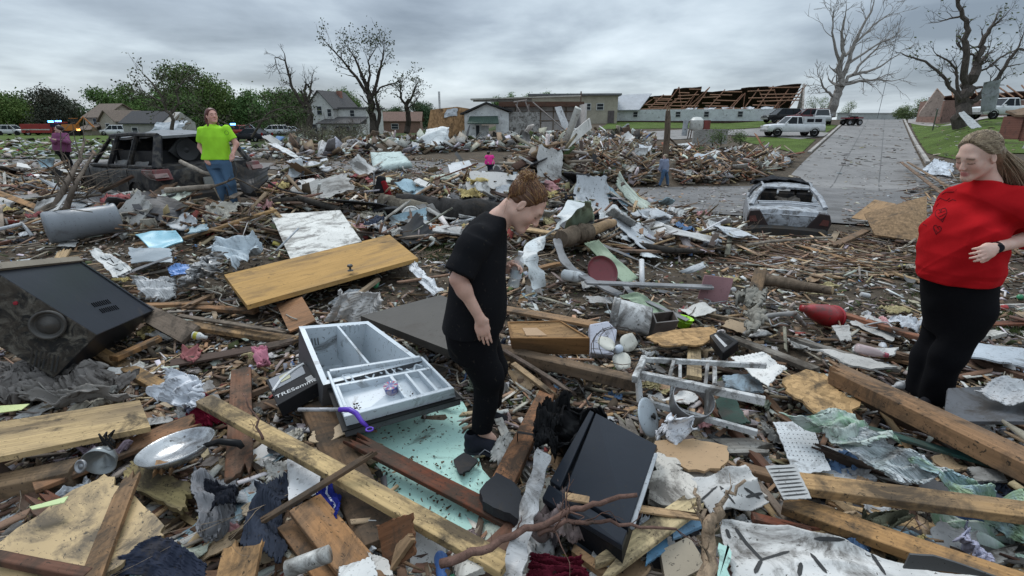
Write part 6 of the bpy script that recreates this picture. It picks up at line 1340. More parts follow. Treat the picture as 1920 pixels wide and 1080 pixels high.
poly('tan fibreboard with broken rim right of the black cabinet','fibreboard','board',[(1228,826),(1300,822),(1364,836),(1366,862),(1350,878),(1290,880),(1252,860),(1232,858)],(.42,.28,.16),.2,.014,'paint',rag=.006,dirt=.4,grp=G_P)
poly('speckled white plasterboard lump right of the black cabinet','plasterboard','plasterboard',[(1232,848),(1265,858),(1280,878),(1302,900),(1312,925),(1295,945),(1262,948),(1215,935),(1210,905)],(.58,.54,.48),.22,.03,'paint',rag=.012,dirt=.8,grp=G_P)
poly('white rough plasterboard under the patterned rug corner','plasterboard','plasterboard',[(1285,880),(1350,885),(1420,905),(1440,930),(1360,950),(1290,930)],(.6,.57,.52),.14,.02,'paint',rag=.012,dirt=.7,grp=G_P)
panel('slate gray rigid sheet at the right edge behind the massive timber','gray_sheet','sheet',[(1778,728),(1885,722),(1960,790),(1768,790)],(.13,.135,.145),(.24,.24,.28,.2),.02,'paint',dirt=.5,grp=G_P)
panel('gray canvas board propped below the dark suv','gray_canvas','board',[(205,356),(318,362),(338,386),(196,396)],(.22,.21,.20),(.2,.25,.15,.12),.02,'paint',cr=.05,curl=.06,dirt=.6,grp=G_P)
panel('white paper board lying left of the massive dark beam','white_board','board',[(537,860),(606,868),(600,925),(540,938)],(.68,.68,.68),(.12,.14,.12,.1),.006,'paint',.03,.01,dirt=.3,grp=G_P)
panel('white board with rows of holes under the patterned blanket','pegboard','board',[(1450,790),(1520,788),(1560,885),(1490,892)],(.60,.62,.63),(.12,.14,.12,.12),.006,'paint',.03,.01,dirt=.6)
pg=bpy.data.objects['pegboard'];iv=pg.matrix_world.inverted()
m=MB()
for i in range(9):
 for j in range(9):m.disc(iv@(at(1457+i*8+j*3.2,797+j*8+i*.4,.15)),.0042,None,6)
o=m.build('peg_holes',M('plain',(.015,.015,.015)),pg);o['kind']='stuff'
panel('beige box lid lying at the bottom right of the pale diagonal plank','box_lid','board',[(1238,1032),(1292,1005),(1326,1060),(1250,1100)],(.42,.35,.26),(.16,.18,.14,.12),.03,'paint',dirt=.4,grp=G_P)
panel('blue painted flat board below the thin pale lath','blue_board','board',[(1258,975),(1305,955),(1318,985),(1262,1012)],(.12,.22,.32),.2,.015,'paint',.03,dirt=.5,grp=G_P)
panel('small blue tile piece beside the pale diagonal plank','blue_board','board',[(1215,1000),(1250,985),(1255,1030),(1210,1060)],(.10,.22,.34),.16,.012,'paint',.05,dirt=.4,grp=G_P)
panel('blue boxed frame with orange edge under the black cabinet','picture_frame','frame',[(1028,968),(1062,960),(1150,1035),(1128,1045)],(.10,.13,.17),.12,.04,'paint',dirt=.4,grp=G_P)
panel('dull pink hard board standing behind the lime green cup','pink_board','board',[(1308,560),(1322,516),(1376,522),(1362,570)],(.36,.20,.21),(.1,.35,.35,.1),.015,'paint',dirt=.25,grp=G_P)
panel('orange veneer panel bent upright at the bottom centre','veneer','board',[(700,985),(772,958),(780,1040),(722,1075)],(.20,.095,.05),(.2,.38,.25,.1),.012,'wood',.05,.02,dirt=.3,grp=G_P)
panel('pale veneer edge piece beside the bent upright panel','veneer','board',[(742,1020),(765,1000),(772,1012),(728,1075)],(.42,.27,.15),(.25,.33,.33,.15),.02,'wood',.05,dirt=.3,grp=G_P)
panel('lime yellow card slipping out left of the wide pale plank','yellow_card','card',[(-20,762),(55,757),(40,768),(-20,776)],(.55,.60,.28),.3,.004,'paint',dirt=.2,grp=G_P)
panel('pale green card under the lower left plywood edge','yellow_card','card',[(55,950),(128,930),(120,942),(60,955)],(.5,.6,.3),.3,.004,'paint',dirt=.2,grp=G_P)
panel('widest long white board sticking up from the rubble ridge','white_plank','board',[(1022,300),(1104,224),(1112,240),(1034,306)],(.55,.53,.49),(.1,0,0,.1),.05,'paint',dirt=.4)
def far_quad(label,name,cat,pts,ys,col,kind='paint',th=.04,jag=0,cr=0,crs=1.5,n=(10,8),dirt=.5,grp='sheets thrown up in the middle distance',curl=0,hump=0,metal=0,ib_snap=True):
 ib=max(range(4),key=lambda k:pts[k][1]);yb=at(pts[ib][0],pts[ib][1],.12).y if ib_snap else ys[ib];P=[aty(p[0],p[1],yb+(y-ys[ib])*yb/ys[ib])for p,y in zip(pts,ys)];c=sum(P,Vector())/4;nr=(P[1]-P[0]).cross(P[3]-P[0]);nr=-nr if nr.z<0 else nr
 lf=frame(c,(P[1]-P[0])+(P[2]-P[3]),nr);mb=MB();patch_mesh(mb,P,n[0],n[1],th,jag,cr,crs,curl,seed=HR.randint(1,99),local=lf,hump=hump);o=mb.build(name,M(kind,col,dirt=dirt,metal=metal),matrix=lf,smooth=cr>.03);tag(o,label,cat,grp);return o
bpy.data.objects.remove(bpy.data.objects['white_plank'])
far_quad('widest long white board sticking up out of the rubble ridge','white_plank','board',[(965,336),(1106,221),(1110,240),(982,348)],[14.4,20,20,14.4],(.56,.54,.50),dirt=.4,ib_snap=False)
far_quad('shorter white board leaning left beside the widest white board','white_plank','board',[(966,324),(1032,266),(1036,280),(978,336)],[14.4,17,17,14.4],(.52,.50,.47),dirt=.4,ib_snap=False)
far_quad('white board lying steeply on the ridge right of the head of the woman in black','white_plank','board',[(1000,314),(1058,342),(1048,352),(1012,326)],[13,12,11.8,12.8],(.50,.49,.46))
far_quad('crumpled white siding beside the shop door heap','white_siding','siding',[(770,275),(828,236),(846,262),(800,282)],[46,47,46,45],(.6,.63,.63),'siding',.04,.05,.3,.6)
far_quad('white fallen wall sheet left of the shop','white_siding','siding',[(800,240),(842,238),(840,270),(790,276)],[48,48,46,46],(.62,.64,.64),'siding',.05,.05,.2,.6)
far_quad('pale foam mattress lying in the rubble left of the street','mattress','mattress',[(694,285),(752,284),(772,306),(700,318)],[17.5,17.5,15.5,15.5],(.52,.60,.57),'cloth',.3,.02,.06,1.2,hump=.2,dirt=.5,grp=None)
far_quad('twisted white siding strip right of the dark suv','white_siding','siding',[(500,268),(516,266),(578,302),(560,300)],[12.5,12.5,11.5,11.3],(.56,.57,.57),'paint',.02,.05,.12,1.2)
far_quad('torn gray blue sheet hanging down right of the dark suv','white_siding','siding',[(540,300),(566,298),(572,332),(534,340)],[11.3,11.4,11,10.8],(.42,.45,.48),'corr',.02,.08,.12,1.5)
far_quad('corrugated silver sheet curled in the rubble right of the suv','metal_sheet','sheet metal',[(572,306),(606,304),(620,322),(585,334)],[12,12.4,11.3,11],(.4,.42,.44),'corr',.02,.05,.12,1.5)
far_quad('long cream sheet lying flat in front of the foam mattress','cream_sheet','sheet',[(622,324),(706,330),(700,344),(615,340)],[12.6,12.2,11.2,11.5],(.5,.46,.38),'paint',.03,.04,.05,1)
far_quad('white window sash frame lying on the rubble ridge','white_board','board',[(840,308),(864,306),(866,334),(846,340)],[14,14,13,13],(.55,.56,.57),'paint',.05,0,.03,1)
far_quad('pale door panel slanting on the ridge left of the bun','white_board','board',[(845,306),(880,300),(886,312),(852,318)],[14.5,14.8,14.3,14],(.5,.52,.53),'paint',.05,0,.03,1)
far_quad('white crushed appliance shell above the head of the woman in black','appliance_shell','appliance',[(905,322),(940,320),(930,345),(898,345)],[11.6,11.8,11.2,11],(.5,.52,.53),'metal',.1,0,.08,2,grp=None)
far_quad('gray flat board propped left of the head of the woman in black','gray_board','board',[(886,372),(918,332),(926,336),(896,376)],[9.6,10.4,10.4,9.6],(.30,.29,.27),'paint')
far_quad('light concrete slab tilted behind the green metal sheet','slab_piece','slab',[(1090,352),(1150,356),(1138,368),(1082,360)],[11,11,10.4,10.5],(.36,.33,.30),'paint',.06)
far_quad('orange red sheet in the mound left of the uphill street','orange_sheet','sheet',[(1408,290),(1436,292),(1440,300),(1400,304)],[27,27,26,26],(.35,.13,.07),'paint')
far_quad('folded gray metal roof piece on the right end of the mound','metal_sheet','sheet metal',[(1436,295),(1450,280),(1484,302),(1466,310)],[27,28,26,26],(.3,.31,.32),'corr',.03,.05,.2,1)
far_quad('dark tilted shed roof in the mound before the lower lawn','roof_piece','roof piece',[(1378,285),(1412,280),(1424,292),(1372,305)],[28,29,27,26],(.09,.09,.095),'shingle',.08)
far_quad('pale blue crushed metal box left in the mound centre','metal_sheet','sheet metal',[(1300,290),(1330,286),(1332,300),(1305,306)],[28,28,27,27],(.45,.5,.55),'paint',.1,.03,.1,2)
far_quad('long white gutter lying above the debris mound','gutter','gutter',[(1270,270),(1322,264),(1324,268),(1272,274)],[33,34,33.6,32.6],(.55,.56,.55),'paint',.12)
far_quad('white upright split door in the mound right of the walking man','white_board','board',[(1190,288),(1200,282),(1206,312),(1196,312)],[26.5,26.5,26.2,26.2],(.6,.62,.63),'paint',.05)
far_quad('long brown slanting timber across the mound left of the walking man','timber','timber',[(1124,334),(1232,308),(1232,313),(1126,341)],[24,26,26,24],(.2,.11,.075),'wood',.2,grp=None)
far_quad('big curved chipboard sheet leaning at the roadside left of the woman in red','chipboard_sheet','chipboard',[(1640,440),(1620,400),(1738,366),(1738,455)],[8.0,9.0,9.2,7.6],(.23,.15,.085),'osb',.03,.01,.02,.8,hump=.10,dirt=.5,grp=G_P)
far_quad('orange plywood lying tilted behind the curved chipboard','plywood_piece','plywood',[(1596,408),(1640,374),(1680,382),(1640,416)],[9.2,10.2,10.0,9.0],(.38,.24,.13),'wood',.02,grp=G_P)
plank('white painted edge strip on the orange plywood',(1636,375),(1686,384),.05,.04,(.6,.58,.54),(.35,.38));plank('white trim leaning over the curved chipboard',(1592,412),(1640,414),.05,.03,(.6,.58,.55),(.3,.35));plank('thin white trim running down the curved chipboard',(1636,412),(1672,450),.04,.03,(.55,.53,.5),(.34,.1));plank('brown plank wedge under the orange plywood',(1560,460),(1625,430),.14,.04,(.24,.15,.09),(.1,.2),(1,0))
GT='clothes and fabric in the debris'
cloth('gray brown soaked blanket heaped below the black cooker','blanket','blanket',[(-30,690),(110,672),(278,720),(-30,765)],(.22,.20,.185),(.10,.18,.10,.14),.035,3.5,.09,5,(60,60),dirt=.3,grp=GT)
cloth('second fold of gray blanket draped towards the wide pale plank','blanket','blanket',[(20,728),(170,735),(275,738),(60,752)],(.25,.23,.21),(.2,.26,.12,.2),.02,3,.05,7,(40,30),dirt=.3,grp=GT)
cloth('dark navy quilted fabric at the bottom left','quilt','fabric',[(185,1085),(300,1010),(395,1050),(390,1110)],(.028,.034,.055),(.2,.24,.2,.2),.01,3,.05,4,dirt=.35,grp=GT)
cloth('dark denim jeans hanging between the reddish board and massive beam','jeans','trousers',[(470,895),(538,880),(525,1065),(468,1030)],(.03,.036,.052),(.16,.16,.14,.14),.02,2,.05,6,dirt=.35,grp=GT)
cloth('light gray coat thrown over the debris left of the jeans','coat','coat',[(362,880),(440,890),(436,1000),(372,1018)],(.20,.20,.21),(.2,.16,.14,.2),.025,3,.09,7,dirt=.3,grp=GT)
cloth('black crumpled jacket under the gray coat','jacket','jacket',[(392,905),(450,905),(455,965),(398,968)],(.018,.02,.028),.22,.02,3,.07,8,dirt=.2,grp=GT)
cloth('crimson velvet cloth bunched at the end of the long pale two by four','crimson_cloth','cloth',[(330,745),(378,735),(440,790),(366,812)],(.17,.012,.03),(.14,.2,.1,.12),.02,3,.07,9,dirt=.15,grp=GT)
cloth('royal blue sports bag with white piping under the orange plank','blue_bag','bag',[(590,930),(632,895),(640,960),(622,985)],(.02,.03,.22),.12,.01,2,.04,8,dirt=.1,grp=GT)
cloth('white and blue plastic bag with trainer sole left of the upright board','plastic_bag','plastic bag',[(276,745),(312,688),(384,715),(350,770)],(.52,.54,.58),(.2,.34,.3,.24),.02,3,.08,9,dirt=.15,kind='plastic',grp=GT)
cloth('sheer gray plastic sheeting bunched behind the refrigerator','plastic_sheeting','plastic sheet',[(612,602),(632,540),(728,556),(720,600)],(.5,.48,.47),(.1,.42,.34,.16),.03,4,.08,6,dirt=.15,m_=glass((.55,.53,.51),.35,.62),grp=GT)
cloth('pale blue white bedsheet hanging in the rubble left of the white board','bedsheet','sheet',[(378,462),(475,438),(502,476),(440,502)],(.52,.58,.62),(.25,.4,.25,.2),.03,3,.14,4,dirt=.4,grp=GT)
cloth('silver foil insulation torn beside the bedsheet','foil_insulation','insulation',[(342,545),(365,500),(440,478),(425,530)],(.36,.36,.36),(.1,.3,.25,.14),.03,4,.14,6,dirt=.6,metal=.4,kind='metal',grp=GT,ridge=True)
cloth('light blue plastic tub lid lying behind the glass pane','blue_tub','tub',[(252,438),(330,430),(342,450),(288,472)],(.27,.52,.62),(.24,.3,.24,.18),0,1,.04,3,dirt=.25,kind='plastic',th=.02,jag=0,grp=None)
panel('gray glass pane lying flat above the crushed white cushion','glass_pane','glass pane',[(238,462),(322,466),(330,490),(246,498)],(.24,.28,.31),.2,.006,'plastic',.06,.03,dirt=.25,metal=.2)
cloth('white card with dark handwriting left of the glass pane','white_card','card',[(164,472),(190,470),(256,505),(216,522)],(.58,.58,.56),.3,.01,2,.05,4,dirt=.25,kind='paint',grp=GT)
cloth('crushed white striped cushion in front of the glass pane','cushion','cushion',[(238,518),(322,524),(330,548),(290,562)],(.56,.56,.56),(.2,.22,.14,.12),.02,3,.05,5,dirt=.3,th=.05,grp=GT)
cloth('blue and white food packet in front of the glass pane','blue_packet','packet',[(310,498),(372,494),(382,512),(322,520)],(.10,.22,.50),.25,.01,2,.03,6,dirt=.15,kind='plastic',grp=GT)
cloth('black bin liner heaped above the black cabinet','bin_liner','bin bag',[(1005,770),(1080,745),(1150,790),(1030,850)],(.012,.012,.013),(.16,.3,.26,.14),.03,4,.10,8,dirt=.1,kind='plastic',grp=GT)
cloth('black netting bunched left of the black cabinet','netting','net',[(1000,800),(1060,770),(1040,880),(1000,870)],(.014,.014,.015),.2,.03,4,.08,10,dirt=.3,grp=GT,ridge=True)
cloth('white crumpled paper towel wad right of the pot lid','paper_wad','paper',[(1226,808),(1262,784),(1302,808),(1270,832)],(.60,.61,.64),(.2,.36,.26,.2),.01,2,.10,14,dirt=.25,grp=GT)
cloth('white scallop edged lace cloth at the right end of the ladder','lace_cloth','cloth',[(1366,668),(1432,658),(1478,690),(1440,728)],(.66,.65,.62),(.26,.28,.24,.22),.004,2,.01,4,dirt=.25,jag=.05,kind='paint',grp=GT)
TD=M('marble',(.50,.53,.54),dirt=.5,c2=(.30,.36,.36),scale=.7);TD2=M('marble',(.46,.52,.48),dirt=.3,c2=(.20,.36,.22),scale=.8);TD3=M('marble',(.34,.46,.50),dirt=.3,c2=(.30,.42,.20),scale=.8)
cloth('upper twisted end of the green and white patterned blanket','patterned_blanket','blanket',[(1450,786),(1560,780),(1700,835),(1640,850)],None,(.22,.26,.24,.22),.025,3,.05,5,(60,40),m_=TD2,dirt=.2,grp=GT)
cloth('main gray white fold of the patterned blanket in front of the massive timber','patterned_blanket','blanket',[(1545,812),(1620,800),(1790,895),(1690,925)],None,(.22,.28,.22,.16),.02,2.5,.05,3.5,(70,50),m_=TD,dirt=.3,grp=GT)
cloth('lower green and blue fold of the patterned blanket at the right edge','patterned_blanket','blanket',[(1690,860),(1800,900),(1960,960),(1960,1060)],None,(.2,.2,.18,.10),.025,2.5,.06,3.5,(70,50),m_=TD3,dirt=.2,grp=GT)
cloth('trailing patterned blanket corner under the long orange plank','patterned_blanket','blanket',[(1720,955),(1880,975),(1960,1060),(1860,1040)],None,(.1,.12,.12,.08),.025,2.5,.06,3.5,(60,40),m_=TD2,dirt=.2,grp=GT)
cloth('pale lilac printed scarf crumpled at the lower right','scarf','scarf',[(1782,1010),(1812,990),(1855,1040),(1835,1060)],(.38,.38,.48),.14,.015,3,.07,9,dirt=.2,grp=GT)
cloth('white cloth lying over the slate gray sheet at the right edge','white_cloth','cloth',[(1822,722),(1880,712),(1960,740),(1960,770)],(.62,.62,.62),.32,.015,2,.04,5,dirt=.15,grp=GT)
cloth('gray olive rag hanging under the two orange planks at right','rag','rag',[(1610,950),(1700,960),(1720,985),(1630,990)],(.16,.16,.11),.12,.02,3,.06,7,dirt=.5,grp=GT)
cloth('pinkish wadding lying right of the lower right metal strip','wadding','insulation',[(985,985),(1075,960),(1110,1040),(1010,1060)],(.26,.20,.19),.08,.02,3,.09,9,dirt=.7,grp=GT,ridge=True)
cloth('dark red cloth at the bottom right of the white metal strip','red_cloth','cloth',[(980,1050),(1090,1050),(1110,1100),(980,1100)],(.09,.01,.02),.14,.02,3,.05,7,dirt=.3,grp=GT)
cloth('torn white plastic ribbon sheet right of the yellow door','plastic_strip','plastic sheet',[(752,492),(775,488),(836,548),(815,556)],(.6,.62,.64),(.2,.25,.2,.15),.01,2,.05,6,dirt=.2,kind='plastic',grp=GT)
cloth('white plastic bag flap lying left of the bucket lid','plastic_bag','plastic bag',[(676,412),(704,408),(730,430),(700,434)],(.55,.55,.56),.2,.02,3,.08,6,dirt=.25,kind='plastic',grp=GT)
cloth('white roadside tarpaulin tented at the right behind the woman in red','tarpaulin','tarpaulin',[(1722,325),(1752,296),(1788,306),(1784,332)],(.55,.60,.66),(.1,.6,.5,.1),.03,2,.08,2,dirt=.15,kind='plastic',grp=GT)
for k,(lab,pts,col)in enumerate([('orange brown soft toy beside the bucket lid',[(795,425),(815,416),(832,428),(812,438)],(.30,.13,.07)),('pink wipes packet on the rubble left of the refrigerator',[(472,665),(498,660),(504,680),(476,686)],(.5,.2,.26)),
 ('red rag in the litter left of the knotty plank',[(345,655),(368,648),(374,665),(350,672)],(.35,.14,.14)),('brown paper sack stub near the left fallen limb',[(92,402),(95,368),(116,372),(117,402)],(.36,.27,.14)),
 ('gray wool insulation tuft behind the pink board',[(1372,570),(1408,556),(1438,565),(1420,598)],(.24,.23,.20)),('second gray insulation tuft below the pink board',[(1394,605),(1425,600),(1445,620),(1405,640)],(.27,.255,.22)),
 ('purple gray printed rag round the small bowl',[(140,850),(175,838),(250,842),(205,862)],(.28,.22,.26)),('blue printed tissue under the trainer sole',[(348,745),(372,742),(380,775),(352,778)],(.3,.32,.42))]):
 cloth(lab,('soft_toy','packet','rag','paper_sack','insulation','insulation','rag','tissue')[k],('toy','packet','rag','sack','insulation','insulation','rag','tissue')[k],pts,col,.14,.015,3,.07,9,(24,24),dirt=.35,grp=GT,ridge=k in(4,5),th=.02)
rug=cloth('white rug with dark gray line strokes folded at the bottom right','patterned_rug','rug',[(1352,985),(1560,1000),(1880,1085),(1380,1180)],(.56,.55,.53),(.14,.2,.18,.1),.012,1.2,.05,1.6,(50,50),dirt=.55,jag=.01)
rug2=cloth('upper fold of the white rug left of the woven mat','patterned_rug','rug',[(1298,905),(1400,880),(1450,935),(1340,985)],(.55,.54,.52),(.2,.22,.18,.16),.02,1.5,.06,3,(40,40),dirt=.55,jag=.02)
from mathutils.bvhtree import BVHTree
def strokes(o,lines,w,col,nm='stroke'):
 me=o.data;mw=o.matrix_world;bv=BVHTree.FromPolygons([mw@v.co for v in me.vertices],[tuple(p.vertices)for p in me.polygons]);iv=mw.inverted()
 for ln in lines:
  pts=[]
  for k in range(len(ln)-1):
   for s_ in range(7):
    t=s_/6;px=ln[k][0]*(1-t)+ln[k+1][0]*t;py=ln[k][1]*(1-t)+ln[k+1][1]*t;d=ray(px,py).normalized();h_=bv.ray_cast(CO,d)
    if h_[0]is not None:pts.append((h_[0],h_[1]if h_[1].z>0 else-h_[1]))
  if len(pts)<2:continue
  m=MB();vs=[]
  for k,(p,n_)in enumerate(pts):
   t=(pts[min(k+1,len(pts)-1)][0]-pts[max(k-1,0)][0]);s_=t.cross(n_);s_=s_.normalized()*w if s_.length>1e-7 else Vector((w,0,0));e=.3 if k in(0,len(pts)-1)else 1;vs+=[iv@(p+n_*.002+s_*e),iv@(p+n_*.002-s_*e)]
  m.add(vs,[(2*k,2*k+1,2*k+3,2*k+2)for k in range(len(pts)-1)]);m.build(nm,M('cloth',col,dirt=.1),o)
strokes(rug,[[(1378,990),(1400,1020),(1428,1050),(1480,1034)],[(1428,1050),(1415,1075)],[(1526,1010),(1596,1012)],[(1520,1038),(1550,1075)],[(1628,1030),(1660,1078)],[(1502,1055),(1498,1080)],[(1362,992),(1368,1010)]],.008,(.06,.06,.06))
strokes(rug2,[[(1315,938),(1345,912)],[(1350,912),(1378,945)],[(1398,932),(1430,925)],[(1395,915),(1425,935)]],.007,(.06,.06,.06))
strokes(bpy.data.objects['white_card'],[[(188,482),(200,488),(206,484),(214,494)],[(200,492),(212,498),(222,496)],[(212,502),(226,508),(232,504)]],.006,(.02,.02,.02),'handwriting')
strokes(bpy.data.objects['blue_bag'],[[(615,900),(612,925),(630,950)],[(628,945),(625,975)]],.005,(.5,.52,.6),'piping')
panel('dark gray edging strip folded over the white rug corner','rug_edging','rug edge',[(1692,1062),(1705,1036),(1750,1040),(1880,1085)],(.12,.12,.12),(.2,.3,.3,.2),.006,'cloth',0,.01,dirt=.2)
mat=panel('gray woven plastic mat lying on the orange plank end','woven_mat','mat',[(1434,872),(1492,868),(1522,932),(1468,936)],(.38,.38,.37),(.27,.28,.28,.27),.004,'plastic',.02,.012,dirt=.35)
strokes(mat,[[(1440+k*4,880+k*7.2),(1490+k*3.4,877+k*7)]for k in range(8)],.0035,(.06,.06,.06),'weave_line')
def cooker():
 P1,P2,P3,P4=Vector((-3.21,3.013,1.347)),Vector((-3.611,4.103,1.109)),Vector((-3.161,4.228,.602)),Vector((-2.76,3.138,.84));dv=Vector((-.235,-.14,-.245))
 root=empty('overturned_cooker',at(110,694,.05));tag(root,'overturned black kitchen cooker caked with mud at the left edge','cooker');o0=root.location
 T_=[p-o0 for p in(P1,P2,P3,P4)];BK=M('plastic',(.022,.025,.033),dirt=.22,rough=.32);MUD=M('marble',(.02,.02,.02),dirt=.9,c2=(.17,.155,.13),scale=1.6)
 m=MB();hexa(m,T_,dv,0);m.mi=[0,0,0,0,0,1];m.build('body',[BK,MUD],root,bevel=.006)
 U=(T_[1]-T_[0]).normalized();n_=(T_[1]-T_[0]).cross(T_[3]-T_[0]).normalized();n_=-n_ if n_.z<0 else n_
 m=MB();q=[T_[0]+n_*.006-(T_[3]-T_[0])*.01,T_[1]+n_*.006,T_[1]*.93+T_[2]*.07+n_*.006,T_[0]*.93+T_[3]*.07+n_*.006];hexa(m,[v+n_*.018 for v in q],n_*-.02);m.build('edge_trim',M('paint',(.25,.21,.16),dirt=.4),root)
 m=MB();e=(T_[2]-T_[1]);q=[T_[1]+n_*.004-U*.03,T_[1]+n_*.004+U*.005,T_[2]+n_*.004+U*.005,T_[2]+n_*.004-U*.03];hexa(m,[v+n_*.006 for v in q],n_*-.004);m.build('side_flange',BK,root)
 iv=lambda px,py:bpy_plane(px,py,P4,n_)-o0
 for r_ in range(2):
  for k in range(9):
   a=iv(171+k*3.7+r_*15,572-k*.9+r_*11-3);b=iv(178+k*3.7+r_*15,572-k*.9+r_*11+4);m=MB();m.tube([a+n_*.002,b+n_*.002],.0045,4);m.build('vent_slot',M('plain',(.003,.003,.003)),root)
 f_n=(T_[3]-T_[0]).cross(dv).normalized();f_n=-f_n if f_n.y>0 else f_n
 c=bpy_plane(92,608,P4,f_n)-o0;ax=f_n.to_track_quat('Z','Y').to_matrix()
 m=MB();m.lathe([(.092,0),(.096,.03),(.082,.033),(.078,.004),(.06,.004),(.056,.016),(.036,.014),(.03,.024),(0,.024)],26,ax,c);m.build('burner_collar',M('metal',(.07,.065,.06),dirt=.8),root,smooth=True)
 for k in range(7):
  a=bpy_plane(62+k*8,655+k*2,P4,f_n)-o0;b=bpy_plane(56+k*8,685+k*2,P4,f_n)-o0;m=MB();m.tube([a+f_n*.003,b+f_n*.003],.006,4);m.build('grille_bar',M('metal',(.05,.05,.05),dirt=.7),root)
 m=MB();c=bpy_plane(30,568,P4,f_n)-o0;m.lathe([(.012,0),(.012,.012),(0,.014)],10,ax,c);m.build('knob',M('plain',(.25,.02,.03)),root)
def bpy_plane(px,py,p,n_):
 d=ray(px,py);return CO+d*((p-CO).dot(n_)/d.dot(n_))
cooker()
def fridge():
 A,B,C,D=at(560,612,.44),at(690,602,.44),at(792,676,.34),at(606,722,.30);root=empty('open_refrigerator',at(600,730,.02));o0=root.location.copy();tag(root,'overturned refrigerator with its cabinet gaping open and door bins thrown out','refrigerator')
 W_=M('plastic',(.56,.61,.65),dirt=.42);GY=M('paint',(.10,.10,.105),dirt=.5);T_=[p-o0 for p in(A,B,C,D)]
 n_=(T_[1]-T_[0]).cross(T_[3]-T_[0]).normalized();n_=-n_ if n_.z<0 else n_;cen=sum(T_,Vector())/4;dv=-n_*.34+Vector((0,.06,0));t=.12
 I=[v.lerp(cen,t)for v in T_];Ib=[(v.lerp(cen,.28)+dv)for v in T_]
 m=MB();m.add(T_+I,[(0,1,5,4),(1,2,6,5),(2,3,7,6),(3,0,4,7)]);m.build('rim',W_,root)
 m=MB();m.add([v-n_*.002 for v in I]+Ib,[(0,1,5,4),(1,2,6,5),(2,3,7,6),(3,0,4,7),(4,5,6,7)]);m.build('liner',W_,root)
 Tb=[v+dv*1.15 for v in T_];m=MB();m.add([v-n_*.003 for v in T_]+Tb,[(0,4,5,1),(1,5,6,2),(2,6,7,3),(3,7,4,0),(7,6,5,4)]);m.build('shell',GY,root)
 m=MB();a,b=I[0].lerp(I[1],.52),I[3].lerp(I[2],.52);a2,b2=a+dv*.8,b+dv*.8;s_=(I[1]-I[0]).normalized()*.008;m.add([a-s_,b-s_,b2-s_,a2-s_,a+s_,b+s_,b2+s_,a2+s_],[(0,1,2,3),(7,6,5,4),(0,4,5,1),(1,5,6,2),(2,6,7,3),(3,7,4,0)]);m.build('divider',W_,root)
 for k in range(5):
  q=.58+k*.075;m=MB();a,b=I[0].lerp(I[1],q),I[0].lerp(I[1],q)+dv*.85;m.tube([a*.98+cen*.02,b*.98+cen*.02],.006,4);m.build('liner_rib',W_,root)
 for k in range(3):m=MB();a=I[0].lerp(Ib[0],.25).lerp(I[1].lerp(Ib[1],.25),.08+.05*k);b=I[0].lerp(Ib[0],.42).lerp(I[1].lerp(Ib[1],.42),.08+.05*k);m.tube([a-Vector((0,.004,0)),b-Vector((0,.004,0))],.004,4);m.build('sticker',M('plain',(.12,.12,.12)),root)
 A,B,C,D=at(612,696,.36),at(792,668,.36),at(852,728,.28),at(645,782,.26);dr=empty('refrigerator_door',at(645,790,.02));o1=dr.location.copy();tag(dr,'refrigerator door lying with its bins up and a printed cup inside','refrigerator door')
 T_=[p-o1 for p in(A,B,C,D)];n_=(T_[1]-T_[0]).cross(T_[3]-T_[0]).normalized();n_=-n_ if n_.z<0 else n_;cen=sum(T_,Vector())/4
 P=lambda u,v,w=0:(T_[0]*(1-u)+T_[1]*u)*(1-v)+(T_[3]*(1-u)+T_[2]*u)*v+n_*w
 m=MB();hexa(m,[P(-.03,-.04,-.075),P(1.03,-.04,-.075),P(1.03,1.05,-.075),P(-.03,1.05,-.075)],n_*-.045);m.build('outer_panel',GY,dr,bevel=.006)
 m=MB();hexa(m,[P(-.045,-.06,-.065),P(1.045,-.06,-.065),P(1.045,1.07,-.065),P(-.045,1.07,-.065)],n_*-.008);m.build('gasket',M('plain',(.02,.02,.02)),dr)
 def wallp(u0,v0,u1,v1,t=.02,h0=-.062,h1=0.):
  m=MB();hexa(m,[P(u0,v0,h1),P(u1,v0,h1),P(u1,v1,h1),P(u0,v1,h1)],n_*(h0-h1));return m
 wallp(0,0,1,1,h1=-.056,h0=-.064).build('door_liner',W_,dr)
 for q in((0,.93,1,1),(0,0,.03,.93),(.97,0,1,.93)):wallp(*q).build('liner_wall',W_,dr,bevel=.004)
 for q in((.03,.30,.97,.35),(.55,.35,.585,.93),(.70,.35,.73,.93),(.84,.35,.87,.93),(.03,.35,.06,.93)):wallp(*q,h1=-.008).build('bin_wall',W_,dr,bevel=.003)
 wallp(.03,.0,.97,.06,h1=.012).build('bin_front',W_,dr,bevel=.004)
 for k in range(4):
  m=MB();u0=.14+k*.21;m.tube([P(u0+.17*t,.17+.08*math.sin(t*6.28),-.03)for t in[i/8 for i in range(9)]],.006,5);m.build('bottle_guard',W_,dr)
  if k%2==0:m=MB();m.tube([P(u0,.09,-.02),P(u0+.07,.09,-.02),P(u0+.08,.27,-.02),P(u0+.01,.27,-.02),P(u0,.09,-.02)],.005,5);m.build('rack_loop',W_,dr)
 c=P(.50,.60,-.055)+o1;r_=empty('printed_cup',c);tag(r_,'small blue red and white printed cup inside the refrigerator door','cup');ax=n_.to_track_quat('Z','Y').to_matrix()
 m=MB();m.lathe([(0,0),(.034,0),(.042,.052),(.044,.053),(.044,.058),(0,.058)],22,ax);m.build('cup',M('marble',(.06,.09,.30),c2=(.5,.4,.38),dirt=.1,scale=4),r_)
